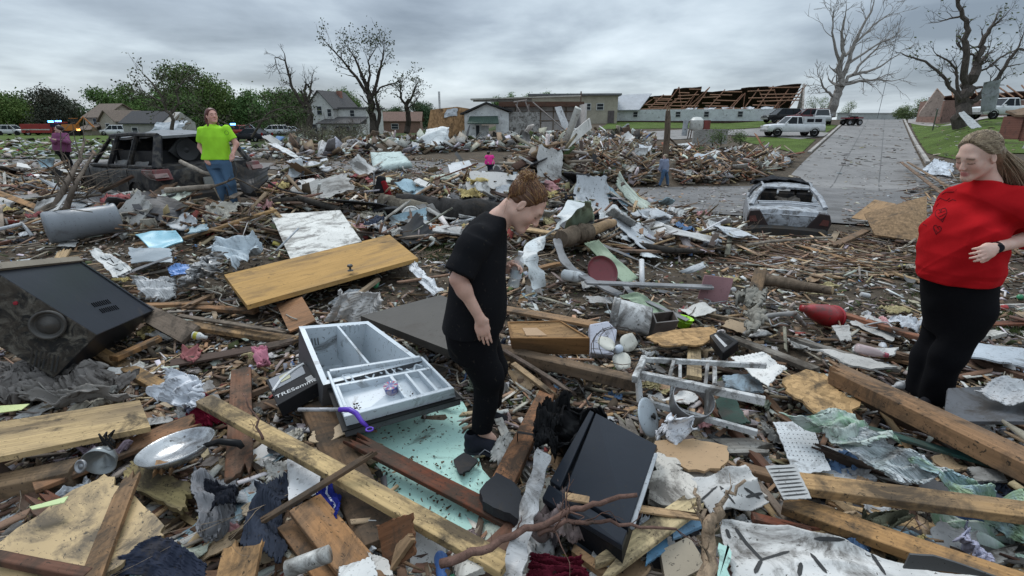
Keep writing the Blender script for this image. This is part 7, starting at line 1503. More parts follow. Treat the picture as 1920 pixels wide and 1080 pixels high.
 for k in range(12):an=k*.5236;m=MB();m.add([ax@Vector((.016*math.cos(an),.016*math.sin(an),.0595)),ax@Vector((.04*math.cos(an-.12),.04*math.sin(an-.12),.0595)),ax@Vector((.04*math.cos(an+.12),.04*math.sin(an+.12),.0595))],[(0,1,2)]);m.build('ray_mark',M('plain',((.6,.58,.5),(.5,.08,.08))[k%2]),r_)
 m=MB()
 for k in range(90):u,v=(.12+.3*HR.random()**1.6,.86-.22*HR.random()**1.5)if k%3 else(.60+.07*HR.random(),.45+.4*HR.random());p=P(u,v,-.055)+o1;s_=.002+.005*HR.random();m.box(p,(s_*2,s_,s_),Matrix.Rotation(HR.random()*3,3,'Z'),None)
 o=m.build('wet_leaf_litter',M('plain',(.05,.03,.02),rough=.8),loc=dr.location);tag(o,'soggy brown leaf litter lying in the refrigerator door','leaf litter',kind='stuff')
fridge()
def cabinet():
 A,B,C,D=at(1106,768,.30),at(1232,834,.34),at(1166,1022,.30),at(1018,925,.24);root=empty('black_cabinet',at(1100,930,.0));o0=root.location.copy();tag(root,'black flat cabinet lying on its back with cracked left edge','cabinet')
 BK=M('plastic',(.020,.024,.032),dirt=.25,rough=.4);T_=[p-o0 for p in(A,B,C,D)];n_=(T_[1]-T_[0]).cross(T_[3]-T_[0]).normalized();n_=-n_ if n_.z<0 else n_
 P=lambda u,v,w=0:(T_[0]*(1-u)+T_[1]*u)*(1-v)+(T_[3]*(1-u)+T_[2]*u)*v+n_*w
 m=MB();hexa(m,[P(.10,0),P(1,0),P(1,.86),P(.22,.86)],n_*-.03);m.build('door',BK,root,bevel=.004);m=MB();hexa(m,[P(0,0,-.002),P(.07,0,-.002),P(.14,.86,-.012),P(-.02,.86,-.012)],n_*-.03);m.build('side_strip',BK,root,bevel=.004)
 m=MB();hexa(m,[P(-.02,.88,-.02),P(1,.88,-.004),P(1,1),P(-.02,1.0,-.03)],n_*-.03);m.build('lower_panel',BK,root,bevel=.004);m=MB();hexa(m,[P(0,0,-.045),P(.99,0,-.04),P(.99,.98,-.04),P(0,.98,-.05)],n_*-.12);m.build('carcass',M('paint',(.012,.013,.016),dirt=.3),root)
 m=MB();m.tube([P(1.015,.1,-.01),P(1.02,.82,-.02)],.011,6);m.build('edge_trim',M('metal',(.40,.42,.44),dirt=.3),root)
 m=MB();hexa(m,[P(.45,1.03,-.14),P(1.0,1.03,-.14),P(1.0,1.09,-.14),P(.45,1.09,-.14)],n_*-.03);m.build('wood_rail',M('wood',(.35,.22,.12)),root)
 a=at(898,925,.12);poly('black flat flagstone at the foot of the orange brown stud','flagstone','stone',[(902,915),(930,885),(965,905),(985,935),(975,975),(935,955),(905,940)],(.035,.036,.04),.16,.05,'paint',rag=.004,dirt=.3)
 poly('small cracked black tile on the mint green sheet','black_tile','tile',[(850,862),(870,848),(896,862),(880,882),(862,888)],(.03,.03,.032),.08,.012,'paint',rag=.003)
cabinet()
def ladder():
 root=empty('step_ladder',at(1250,770,.02));o0=root.location.copy();tag(root,'muddy white aluminium step ladder lying on its side in the rubble','ladder');A_=M('paint',(.58,.58,.57),dirt=.85,scale=1.5)
 def rail(a,ha,b,hb,w=.03,nm='rail'):
  p,q=at(*a,ha)-o0,at(*b,hb)-o0;m4=frame((p+q)/2,q-p);m=MB();board_mesh(m,(q-p).length,w,w*1.5,HR,(0,0),nx=6,ny=2,warp=0,jag=0,org=m4.translation,rot=m4.to_3x3());m.build(nm,A_,root,bevel=.003)
 rail((1203,674),.40,(1436,686),.36,.024);rail((1198,702),.34,(1434,752),.30,.036);rail((1204,752),.18,(1420,812),.15,.027)
 rail((1190,712),.34,(1208,672),.40,.036,'foot_bracket');rail((1196,700),.34,(1200,755),.18,.03,'spreader')
 for a,ha,b,hb in(((1263,678),.39,(1254,712),.33),((1327,681),.38,(1322,726),.32),((1261,715),.32,(1258,768),.16),((1326,730),.32,(1324,788),.16)):rail(a,ha,b,hb,.021,'rung')
 rail((1275,680),.25,(1275,710),.2,.02,'brace');rail((1340,684),.25,(1340,722),.2,.025,'brace')
ladder()
def lathe_obj(name,label,cat,c,prof,ax,m_,n=28,grp=None,parts=()):
 root=empty(name,c);tag(root,label,cat,grp);m=MB();m.lathe(prof,n,ax);m.build('body',m_,root,smooth=True)
 for nm,pr,mm in parts:m=MB();m.lathe(pr,n,ax);m.build(nm,mm,root,smooth=True)
 return root
def axis(a,b):return(b-a).normalized().to_track_quat('Z','Y').to_matrix()
a,b=at(1150,590,.22),at(1200,600,.17);ax=axis(a,b);c=a-(b-a)*.1;Wd=M('plastic',(.55,.55,.54),dirt=.95,scale=1.3)
r_=lathe_obj('paint_bucket','muddy white bucket lying on its side behind the drawer box','bucket',c,[(.150,.0),(.147,.02),(.128,.32),(.122,.335),(.118,.325),(.0,.325)],ax,Wd,parts=(('rim',[(.150,.0),(.157,.004),(.157,.02),(.150,.024),(.155,.05),(.155,.058),(.148,.062)],Wd),('inside',[(.146,.0),(.12,.3),(0,.3)],M('plastic',(.4,.4,.4),dirt=.6))))
m=MB();m.tube([ax@Vector((.15*math.cos(t),.155*math.sin(t),.03-.1*math.sin(t)))for t in[i*.35 for i in range(10)]],.003,5);m.build('handle',M('metal',(.3,.3,.3)),r_)
a=at(771,403,.26);ax=Vector((.1,-.85,.5)).normalized().to_track_quat('Z','Y').to_matrix()
r_=lathe_obj('plastic_bucket','white bucket seen bottom first beside the fallen black trunk','bucket',a,[(0,.0),(.155,.0),(.165,-.01),(.175,-.25),(.18,-.26)],ax,M('plastic',(.58,.58,.56),dirt=.5),parts=(('base_ring',[(.152,.0),(.15,.012),(.135,.012),(.133,.001)],M('plastic',(.6,.6,.58),dirt=.3)),))
def pan():
 c=at(335,852,.22);n_=Vector((-.14,.06,.98)).normalized();ax=n_.to_track_quat('Z','Y').to_matrix();root=lathe_obj('frying_pan','large dented steel frying pan with black handle left of the reddish board','frying pan',c,[(0,0),(.125,0),(.155,.03),(.172,.052),(.176,.052),(.16,.027),(.13,-.006),(0,-.006)],ax,M('metal',(.42,.43,.44),dirt=.35,rough=.25,metal=.75),40)
 h=(at(436,846,.25)-c);h-=n_*h.dot(n_);e=h.normalized()*.165+n_*.045;m=MB();m.tube([e,e+h.normalized()*.10+n_*.02,e+h.normalized()*.20+n_*.005,e+h.normalized()*.215-n_*.02],[.012,.016,.018,.012],10);m.build('handle',M('plastic',(.012,.012,.013),dirt=.1),root,smooth=True)
 m=MB();m.tube([e-h.normalized()*.03,e+h.normalized()*.02],.014,6);m.build('bracket',M('metal',(.4,.4,.4),metal=.8),root)
pan()
c=at(192,858,.24);ax=Vector((.15,-.75,-.1)).normalized().to_track_quat('Z','Y').to_matrix()
r_=lathe_obj('lamp_reflector','small silver bell shaped lamp reflector with black cord at lower left','lamp',c,[(.006,-.05),(.035,-.045),(.062,-.01),(.075,.035),(.072,.035),(.058,-.008),(0,-.03)],ax,M('metal',(.35,.37,.37),dirt=.3,rough=.3,metal=.5))
for k in range(3):m=MB();m.tube([(0,.03,.04),(-.03+.04*k,.05,.10+.01*k),(.02*k,.02,.11),(.06+.01*k,0,.05+.02*k),(.04,.04,.03)],.005,5);m.build('cord',M('plain',(.01,.01,.01)),r_)
c=at(154,874,.26);lathe_obj('canning_ring','small gray ring lid left of the silver lamp reflector','lid',c,[(.03,0),(.032,.012),(.024,.014),(.022,.004),(.012,.004),(.012,.01),(0,.01)],Vector((-.2,-.8,.4)).normalized().to_track_quat('Z','Y').to_matrix(),M('metal',(.35,.35,.36),metal=.6))
c=at(1216,782,.22);lathe_obj('pot_lid','gray oval pot lid left of the paper towel wad','pot lid',c,[(0,.02),(.05,.018),(.10,.004),(.112,0),(.112,-.004),(.1,0),(0,.012)],Vector((.72,-.5,.45)).normalized().to_track_quat('Z','Y').to_matrix(),M('metal',(.38,.42,.45),dirt=.3,metal=.3),parts=(('knob',[(.008,.018),(.008,.03),(.02,.036),(0,.042)],M('plain',(.02,.02,.02))),))
c=at(1296,755,.22);ax=Vector((.05,-.5,.85)).normalized().to_track_quat('Z','Y').to_matrix();lathe_obj('steel_hoop','dull steel pot rim seen through the ladder rungs','pot',c,[(.11,-.05),(.115,.05),(.12,.052),(.12,.046),(.117,-.05),(.11,-.05)],ax,M('metal',(.36,.36,.37),dirt=.6,metal=.4))
def fan():
 c=at(1160,655,.26);n_=Vector((.1,-.62,.78)).normalized();ax=n_.to_track_quat('Z','Y').to_matrix();root=empty('desk_fan',c);tag(root,'broken desk fan with three white blades in bent wire cage','fan');WB=M('plastic',(.64,.62,.54),dirt=.35)
 m=MB();m.lathe([(0,.03),(.025,.028),(.032,.01),(.032,-.03),(0,-.03)],16,ax);m.build('hub',M('plastic',(.5,.55,.62)),root,smooth=True)
 for k in range(3):
  a0=k*2.094+.5;m=MB();vs=[]
  for i in range(7):
   r0=.03+.13*i/6;wd=.03+.062*math.sin(min(1,i/6*1.05)*2.7)
   for s_ in(-1,-.33,.33,1):an=a0+s_*wd/max(r0,.05)*.7;vs.append(ax@Vector((r0*math.cos(an),r0*math.sin(an),.018*s_+.006*i*.3)))
  m.add(vs,[(i*4+j,i*4+j+1,i*4+j+5,i*4+j+4)for i in range(6)for j in range(3)]);o=m.build('blade',WB,root,smooth=True);s=o.modifiers.new('s','SOLIDIFY');s.thickness=.004
 for rr,z in((.16,.06),(.19,.02),(.195,-.02)):m=MB();m.tube([ax@Vector((rr*math.cos(t*.35),rr*math.sin(t*.35)*.93,z+.008*math.sin(t)))for t in range(17)],.0028,4);m.build('cage_ring',M('rusty',(.05,.045,.04)),root)
 for k in range(18):an=k*.349;m=MB();m.tube([ax@Vector((r_*math.cos(an+.1*q),r_*math.sin(an+.1*q),z))for q,(r_,z)in enumerate(((.03,-.05),(.12,-.045),(.195,-.02),(.19,.02),(.16,.06)))],.0014,3);m.build('cage_wire',M('rusty',(.05,.045,.04)),root)
 b=at(1127,640,.16);root=empty('white_casing',b);tag(root,'pale lilac plastic casing leaning left of the fan blades','casing');m=MB();m.prism([(-.10,-.12),(.08,-.14),(.13,.08),(.06,.16),(-.09,.13)],-.05,.05,lambda q:Matrix.Rotation(.75,3,'X')@q);m.build('shell',M('plastic',(.50,.51,.58),dirt=.3),root,bevel=.012)
 m=MB();m.prism([(-.02,-.06),(.05,-.06),(.05,.02),(-.02,.02)],.05,.054,lambda q:Matrix.Rotation(.75,3,'X')@q);m.build('label_plate',M('paint',(.35,.36,.4)),root)
fan()
def box_from_top(name,label,cat,pts,h,depth,m_,open_top=False,th=.02,parts=True,side_m=None):
 P=[at(p[0],p[1],q)for p,q in zip(pts,h)];c=sum(P,Vector())/4;o0=c-Vector((0,0,depth));root=empty(name,o0);tag(root,label,cat);T_=[p-o0 for p in P];n_=(T_[1]-T_[0]).cross(T_[3]-T_[0]).normalized();n_=-n_ if n_.z<0 else n_
 Q=lambda u,v,w=0:(T_[0]*(1-u)+T_[1]*u)*(1-v)+(T_[3]*(1-u)+T_[2]*u)*v+n_*w
 return root,Q,n_
root,Q,n_=box_from_top('drawer_box','orange wooden drawer box turned over right of the woman in black','drawer',[(955,606),(1050,604),(1100,634),(962,634)],(.36,.36,.33,.33),.2,None)
OW=M('wood',(.36,.20,.09),dirt=.3)
m=MB();hexa(m,[Q(0,0),Q(1,0),Q(1,1),Q(0,1)],n_*-.012);m.build('base',M('wood',(.42,.25,.12),dirt=.3),root)
for u0,v0,u1,v1 in((-.03,1.0,1.02,1.06),(-.03,-.05,1.02,0),(-.035,0,-.0,1.),(1.0,0,1.035,1.)):m=MB();hexa(m,[Q(u0,v0,.01),Q(u1,v0,.01),Q(u1,v1,.01),Q(u0,v1,.01)],n_*-.19);m.build('side',OW,root)
m=MB();hexa(m,[Q(.2,.35,.004),Q(.45,.35,.004),Q(.5,.85,.004),Q(.2,.85,.004)],n_*-.003);m.build('paper_label',M('paint',(.5,.33,.2),dirt=.2),root)
root,Q,n_=box_from_top('black_radio','black car radio with silver display behind the ladder','radio',[(1330,628),(1352,618),(1386,640),(1356,662)],(.24,.26,.26,.22),.1,None)
m=MB();hexa(m,[Q(0,0),Q(1,0),Q(1,1),Q(0,1)],n_*-.09);m.build('case',M('plastic',(.02,.02,.022),dirt=.4),root,bevel=.008)
m=MB();hexa(m,[Q(.25,.12,.004),Q(.4,.12,.004),Q(.4,.85,.004),Q(.25,.85,.004)],n_*-.004);m.build('display',M('metal',(.5,.5,.5),dirt=.2),root);m=MB();hexa(m,[Q(.5,.12,.003),Q(.8,.12,.003),Q(.8,.85,.003),Q(.5,.85,.003)],n_*-.004);m.build('slot',M('plain',(.004,.004,.004)),root)
c=at(1284,603,.10);r_=lathe_obj('lime_cup','bright lime green plastic cup between caddy and chipboard','cup',c,[(0,-.06),(.05,-.06),(.068,.03),(.074,.035),(.072,.04),(.064,.036),(.048,-.05),(0,-.05)],Matrix.Rotation(.2,3,'Y'),M('plastic',(.38,.75,.03),dirt=.1));m=MB();m.lathe([(.066,.0),(.07,.006),(.066,.012)],20,Matrix.Rotation(.2,3,'Y'));m.build('rib',M('plastic',(.25,.5,.02),dirt=.1),r_)
root,Q,n_=box_from_top('tool_caddy','brown gray open caddy left of the lime green cup','caddy',[(1226,588),(1262,584),(1270,600),(1232,604)],(.22,.22,.2,.2),.15,None);CB=M('plastic',(.11,.09,.08),dirt=.6)
for q in((-.06,-.1,1.06,0),(-.06,1,1.06,1.1),(-.06,0,0,1),(1,0,1.06,1)):m=MB();hexa(m,[Q(q[0],q[1]),Q(q[2],q[1]),Q(q[2],q[3]),Q(q[0],q[3])],n_*-.14);m.build('side',CB,root)
m=MB();hexa(m,[Q(0,0,-.11),Q(1,0,-.11),Q(1,1,-.11),Q(0,1,-.11)],n_*-.02);m.build('base',CB,root)
a,b=at(1057,515,.2),at(1098,522,.18);lathe_obj('spray_can','white spray can lying left of the long gray metal strip','can',a,[(0,0),(.055,0),(.062,.01),(.062,.20),(.05,.225),(.035,.23),(.035,.26),(0,.262)],axis(a,b),M('plastic',(.58,.60,.60),dirt=.5),parts=(('cap',[(.0365,.225),(.0365,.262)],M('plastic',(.6,.6,.6))),))
c=at(1128,510,.22);lathe_obj('dustbin_lid','dull red round lid leaning behind the gray metal strips','lid',c,[(0,0),(.13,.0),(.17,.01),(.178,.03),(.182,.03),(.172,0),(.13,-.01),(0,-.01)],Vector((.3,-.75,.55)).normalized().to_track_quat('Z','Y').to_matrix(),M('plastic',(.17,.03,.035),dirt=.4),parts=(('rim',[(.178,.028),(.184,.036),(.186,.026)],M('plastic',(.12,.02,.025))),))
b,a=at(1492,574,.26),at(1562,596,.10);lathe_obj('red_funnel','bright red plastic cone lying left of the woman in red','cone',a,[(.095,0),(.108,.0),(.10,.12),(.078,.24),(.05,.36),(.032,.40),(.03,.46),(0,.46)],axis(a,b),M('plastic',(.30,.014,.018),dirt=.7),parts=(('rim',[(.107,-.004),(.116,.0),(.114,.014),(.105,.02)],M('plastic',(.35,.012,.02),dirt=.3)),('inside',[(.094,.001),(.07,.25),(0,.35)],M('plain',(.03,.01,.01)))))
a,b=at(1605,652,.2),at(1650,663,.16);lathe_obj('drink_bottle','small clear drink bottle with pink cap on the white boards','bottle',a,[(0,0),(.03,0),(.034,.01),(.034,.12),(.014,.17),(.014,.18)],axis(a,b),glass((.6,.45,.45),.1,.6),parts=(('cap',[(.017,.18),(.017,.205),(0,.206)],M('plastic',(.5,.1,.14))),))
a,b=at(362,628,.16),at(392,634,.14);lathe_obj('spray_bottle','small white bottle with yellow band beside the knotty plank','bottle',a,[(0,0),(.028,0),(.031,.008),(.031,.05),(.014,.085),(.014,.11),(0,.11)],axis(a,b),M('plastic',(.6,.6,.58)),parts=(('band',[(.0315,.012),(.0315,.04)],M('plastic',(.55,.5,.05))),))
root=empty('litter_scoop',at(640,772,.3));o0=root.location.copy();tag(root,'purple handled scoop with gray shaft lying left of the refrigerator door','scoop')
m=MB();m.tube([at(560,768,.28)-o0,at(640,768,.31)-o0],.011,8);m.build('shaft',M('metal',(.38,.38,.4)),root,smooth=True)
m=MB();m.tube([at(636,768,.31)-o0,at(655,768,.325)-o0,at(668,775,.33)-o0,at(678,790,.32)-o0,at(689,800,.30)-o0],[.013,.015,.014,.012,.009],10);m.tube([at(693,805,.3)-o0+Vector((.018*math.cos(t*.63),.018*math.sin(t*.63),0))for t in range(11)],.005,6);m.build('handle',M('plastic',(.10,.035,.42),dirt=.05),root,smooth=True)
def carton():
 root,Q,n_=box_from_top('hair_tool_box','black product carton with clear window left of the refrigerator','box',[(498,712),(572,680),(600,715),(520,760)],(.22,.26,.26,.22),.1,None);BK=M('paint',(.015,.015,.017),dirt=.2)
 m=MB();hexa(m,[Q(0,0),Q(1,0),Q(1,1),Q(0,1)],n_*-.09);m.build('carton',BK,root,bevel=.003)
 m=MB();hexa(m,[Q(.06,.06,.004),Q(.9,.06,.004),Q(.85,.45,.004),Q(.06,.5,.004)],n_*-.003);m.build('window',glass((.35,.36,.38),.1,.7),root);m=MB();m.tube([Q(.05,.52,.006),Q(.3,.3,.01),Q(.7,.12,.01),Q(.95,.05,.006)],.009,6);m.build('white_arc',M('plain',(.7,.7,.7)),root)
 m=MB();hexa(m,[Q(.3,.14,.008),Q(.55,.12,.008),Q(.52,.36,.008),Q(.28,.38,.008)],n_*-.002);m.build('insert',M('paint',(.45,.44,.3)),root);m=MB();hexa(m,[Q(.78,.62,.003),Q(.93,.62,.003),Q(.93,.82,.003),Q(.78,.82,.003)],n_*-.002);m.build('barcode',M('plain',(.65,.65,.65)),root)
 for k in range(7):m=MB();u=.79+k*.02;hexa(m,[Q(u,.64,.005),Q(u+.008,.64,.005),Q(u+.008,.80,.005),Q(u,.80,.005)],n_*-.001);m.build('bar',M('plain',(.01,.01,.01)),bpy.data.objects['barcode'])
 cu=bpy.data.curves.new('t','FONT');cu.body='TRESemmé';cu.size=.055;cu.extrude=.0006;tmp=bpy.data.objects.new('t',cu);COL.objects.link(tmp);dg=bpy.context.evaluated_depsgraph_get();me=bpy.data.meshes.new_from_object(tmp.evaluated_get(dg));bpy.data.objects.remove(tmp)
 me.materials.clear();me.materials.append(M('plain',(.6,.6,.6)));o=bpy.data.objects.new('lettering',me);COL.objects.link(o);o.parent=root;x=(Q(1,0)-Q(0,0)).normalized();y=n_.cross(x);m4=Matrix((x,y,n_)).transposed().to_4x4();m4.translation=Q(.03,.80,.004);o.matrix_local=m4
carton()
def stick(label,name,cat,pts,r_,m_,n=8,hs=None,grp=None,smooth=True,cap=None):
 P=[at(p[0],p[1],h)for p,h in zip(pts,hs or[.12]*len(pts))];m=MB();m.tube([p for p in P],r_,n);o=m.build(name,m_,loc=P[0],smooth=smooth);tag(o,label,cat,grp);return o
stick('white plastic pipe stub sticking out at the bottom centre','plastic_pipe','pipe',[(538,1068),(618,1038)],.032,M('plastic',(.5,.49,.46),dirt=.5),14,[.2,.26])
stick('thin steel bracket rod standing against the white board','bracket_rod','rod',[(518,470),(560,428)],.014,M('metal',(.42,.45,.48)),6,[.25,.45])
stick('white bent pipe behind the gray metal strips','white_pipe','pipe',[(1203,488),(1204,540)],.03,M('plastic',(.6,.6,.6)),8,[.35,.12])
stick('bent white shower frame at the left edge above the cooker','shower_pipe','frame',[(-10,432),(42,420),(60,442)],.025,M('paint',(.55,.56,.58)),6,[.35,.4,.25])
def strip(label,name,cat,pts,hs,w,col,kind='metal',metal=0.,dirt=.4,grp='metal strips in the debris',th=.006,up=(0,0,1),tw=0,tex=True):
 P=[at(p[0],p[1],h)for p,h in zip(pts,hs)];Q=[]
 for k in range(len(P)-1):
  p0,p1,p2,p3=P[max(k-1,0)],P[k],P[k+1],P[min(k+2,len(P)-1)]
  for i in range(6):t=i/6;Q.append(.5*((2*p1)+(p2-p0)*t+(2*p0-5*p1+4*p2-p3)*t*t+(3*p1-p0-3*p2+p3)*t**3))
 Q.append(P[-1]);m=MB();vs=[]
 for k,p in enumerate(Q):
  t=(Q[min(k+1,len(Q)-1)]-Q[max(k-1,0)]).normalized();s_=t.cross(Vector(up));s_=s_.normalized();nn=s_.cross(t);a=tw*math.sin(k*.7+len(label));s2=s_*math.cos(a)+nn*math.sin(a);n2=s2.cross(t);ww=w*(1+.12*math.sin(k*1.3))
  for q in((-1,0),(-.5,.25),(0,0),(.5,.25),(1,0),(1,-1),(-1,-1)):vs.append(p+s2*(q[0]*ww/2)+n2*(q[1]*th*(1 if q[1]<0 else 2))-P[0])
 m.add(vs,[(i*7+j,i*7+(j+1)%7,(i+1)*7+(j+1)%7,(i+1)*7+j)for i in range(len(Q)-1)for j in range(7)]+[(6,5,4,3,2,1,0),tuple((len(Q)-1)*7+j for j in range(7))])
 o=m.build(name,M(kind,col,dirt=dirt,metal=metal));o.location=P[0];autosmooth(o,50);tag(o,label,cat,grp);return o
strip('long twisted white aluminium strip standing at the bottom centre','metal_strip','metal strip',[(1020,848),(1005,900),(990,960),(975,1010),(962,1085)],[.34,.3,.26,.28,.3],.075,(.45,.45,.45),dirt=.7,tw=.5)
strip('curved bundle of gray metal channel bending down from the sawn log','metal_strip','metal strip',[(1044,448),(1060,490),(1100,520),(1165,552)],[.3,.25,.2,.15],.10,(.20,.20,.205),th=.02)
strip('long straight gray metal channel ending under the pink board','metal_strip','metal strip',[(1098,528),(1200,532),(1336,537)],[.28,.26,.26],.09,(.24,.24,.245),th=.02)
strip('wavy white metal ribbon right of the woman in black','metal_strip','metal strip',[(1082,378),(1060,402),(1045,425),(1012,452),(992,480),(1005,510),(1012,540)],[.9,.8,.66,.5,.4,.3,.15],.19,(.55,.58,.58),dirt=.5,tw=.25,th=.004)
strip('gray strip running down to the fan from the pile','metal_strip','metal strip',[(1170,530),(1190,552),(1290,600)],[.2,.2,.15],.06,(.2,.2,.2))
strip('thin gray rail over the cushion left of the yellow door','metal_strip','metal strip',[(225,518),(262,502),(318,482)],[.3,.3,.3],.06,(.10,.10,.105))
strip('dark rusty gutter length left of the street edge','metal_strip','metal strip',[(1120,455),(1180,480),(1250,510)],[.3,.25,.15],.10,(.11,.10,.095))
cloth('pale green painted metal sheet bent up right of the bun','green_metal','sheet metal',[(1058,432),(1072,378),(1108,376),(1116,418)],(.30,.38,.27),(.3,.8,.8,.3),.01,2,.04,2,(20,20),kind='paint',jag=.02,dirt=.3,grp='metal strips in the debris')
cloth('long pale green metal sheet sliding down behind the gray strips','green_metal','sheet metal',[(1090,455),(1115,448),(1195,520),(1170,532)],(.30,.38,.27),(.3,.4,.2,.15),.01,2,.03,2,(20,20),kind='paint',jag=.02,dirt=.35,grp='metal strips in the debris')
cloth('pale green metal sheet beyond the white bucket','green_metal','sheet metal',[(1160,552),(1195,550),(1262,588),(1235,595)],(.28,.36,.25),(.2,.25,.14,.12),.01,2,.03,2,(20,20),kind='paint',jag=.02,dirt=.35,grp='metal strips in the debris')
cloth('muddy white siding sheets heaped behind the sawn log','siding_sheet','siding',[(1112,398),(1165,385),(1182,410),(1128,420)],(.55,.57,.57),(.4,.5,.4,.3),.02,3,.10,2.5,(24,24),kind='paint',dirt=.6,grp=G_P)
cloth('white siding sheet lying below the siding heap','siding_sheet','siding',[(1140,422),(1198,412),(1222,450),(1165,455)],(.55,.57,.58),(.25,.3,.2,.2),.02,3,.06,2.5,(24,24),kind='paint',dirt=.6,grp=G_P)
cloth('small white siding corner poking out under the dark gutter','siding_sheet','siding',[(1190,468),(1228,465),(1242,485),(1205,482)],(.5,.53,.54),.14,.01,2,.04,2.5,(16,16),kind='paint',dirt=.6,grp=G_P)
cloth('triangular white sheet corner left of the pink board','siding_sheet','siding',[(1272,510),(1318,488),(1325,500),(1290,512)],(.5,.53,.55),(.1,.3,.25,.1),.01,2,.04,2.5,(16,16),kind='paint',dirt=.4,grp=G_P)
cloth('white newspaper sheet behind the lime green cup','newspaper','newspaper',[(1272,575),(1322,568),(1344,582),(1305,592)],(.5,.49,.46),.14,.01,2,.03,5,(16,16),kind='paint',dirt=.6,grp=G_P)
for k,(lab,pts,c)in enumerate([('white plaster sheet with black edge left of the woman in red',[(1590,645),(1690,650),(1680,665),(1600,662)],(.55,.54,.52)),('speckled white board below the drink bottle',[(1508,648),(1610,665),(1690,690),(1580,680)],(.48,.46,.43)),('gray blue panel lying under the lace cloth',[(1356,702),(1420,700),(1440,735),(1362,728)],(.26,.33,.38)),
 ('silver gray carpet tile left behind the red plank',[(1560,612),(1592,605),(1600,640),(1575,640)],(.4,.39,.37)),('white metal sheet behind the legs of the woman in red',[(1800,640),(1925,655),(1940,690),(1815,672)],(.42,.46,.5)),('white crate bottom standing among the left rubble',[(330,406),(356,404),(358,424),(332,428)],(.55,.57,.62)),
 ('gray round slate piece under the teal strip end',[(1810,875),(1880,878),(1900,900),(1830,905)],(.30,.29,.27)),('dark green plate lying under the ladder end',[(1338,752),(1372,740),(1412,790),(1360,800)],(.03,.06,.045)),
 ('white styrofoam block at the bottom edge centre',[(640,1062),(700,1042),(715,1085),(640,1090)],(.62,.62,.6)),('white crumpled paper at the bottom beside the styrofoam',[(690,1030),(725,1045),(735,1080),(700,1075)],(.62,.6,.56)),('white muddy foam lump at the bottom of the long pale two by four',[(850,1040),(905,1025),(915,1065),(860,1085)],(.55,.53,.48))]):
 panel(lab,('plaster_sheet','white_board','blue_sheet','carpet_tile','metal_sheet','crate_base','slate','green_plate','styrofoam','paper','foam_lump')[k],('sheet','board','panel','carpet tile','sheet metal','crate','slate','plate','foam','paper','foam')[k],pts,c,.16 if k!=8 else .24,.012 if k<8 else .03,'paint',.08,.03,5,dirt=.65,grp=G_P)
a,b=at(85,428,.28),at(196,412,.28);r_=lathe_obj('gray_drum','crushed gray drum lying on its side left above the cooker','drum',a,[(0,0),(.20,.0),(.22,.03),(.205,.3),(.22,.34),(.205,.38),(.2,.75),(.22,.80),(.215,.82),(.19,.79),(.18,.5),(0,.45)],axis(a,b),M('plastic',(.20,.215,.235),dirt=.35));m=MB();m.tube([(0,.1,.2),(.3,.05,.26),(.6,.12,.2)],.006,4);m.build('cord',M('plain',(.05,.04,.02)),r_)
LOGB=M('bark',(.15,.115,.085))
def log(label,pts,hs,rs,m_=None,name='log',ends=True,cat='log'):
 P=[at(p[0],p[1],h)for p,h in zip(pts,hs)];root=empty(name,P[0]);tag(root,label,cat,'logs and fallen limbs');Q=[];RR=[]
 for k in range(len(P)-1):
  for i in range(4):t=i/4;Q.append(P[k].lerp(P[k+1],t)+Vector((HR.gauss(0,1),HR.gauss(0,1),HR.gauss(0,1)))*rs[k]*.10-P[0]);RR.append((rs[k]*(1-t)+rs[k+1]*t)*(1+HR.gauss(0,.05)))
 Q.append(P[-1]-P[0]);RR.append(rs[-1]);m=MB();m.tube(Q,RR,12);autosmooth(m.build('trunk',m_ or LOGB,root),60)
 if ends:m=MB();d=(Q[-1]-Q[-2]).normalized();m.tube([Q[-1]+d*.0,Q[-1]+d*.012],[rs[-1]*.9,rs[-1]*.86],12);m.build('cut_end',M('wood',(.45,.33,.2)),root)
 return root
log('fallen black wet tree trunk behind the woman in black',[(742,378),(800,388),(870,398),(960,402)],[.35,.28,.3,.3],[.14,.19,.21,.2],M('bark',(.035,.033,.032)),'fallen_trunk',cat='fallen tree');log('gray bark log lying left against the black trunk',[(718,382),(790,398),(815,402)],[.3,.25,.2],[.17,.18,.12],M('bark',(.16,.14,.11)),'log')
log('dark broken log with bark right of the wavy ribbon',[(1052,448),(1078,440),(1108,434)],[.3,.34,.38],[.12,.13,.11]);log('peeled yellow log end resting beyond the broken log',[(1104,434),(1130,424),(1150,418)],[.38,.4,.42],[.085,.075,.06],M('wood',(.42,.28,.16)),ends=False)
log('thick gray fallen bough across the grass right of the pink board',[(1430,525),(1480,532),(1560,545)],[.12,.12,.12],[.075,.07,.05]);log('black wet log under the old trunk at the left ridge',[(640,395),(560,372),(510,378)],[.2,.25,.2],[.06,.05,.04],M('bark',(.05,.045,.04)))
log('slim pale bough leaning on the mud caked suv',[(338,303),(380,322),(450,342)],[.75,.6,.35],[.035,.03,.02],M('bark',(.3,.26,.22)));log('long gray limb lying below the suv bumper',[(312,357),(400,350),(500,346)],[.3,.32,.28],[.045,.04,.03],M('bark',(.26,.22,.18)))
log('long thin gray branch over the mud right of the sedan',[(1290,468),(1380,462),(1450,452),(1560,445)],[.12,.15,.15,.1],[.02,.03,.025,.02],M('bark',(.26,.22,.18)),ends=False)
log('dark charred bar bending left of the sedan',[(1175,455),(1255,470),(1320,472)],[.15,.2,.12],[.04,.05,.02],M('bark',(.05,.045,.04)),ends=False)
log('black plumbing pipe bent near the red cone',[(1395,628),(1440,592),(1490,588),(1510,612)],[.15,.25,.28,.12],[.018,.02,.022,.02],M('rusty',(.25,.24,.23)),'bent_pipe',cat='pipe')
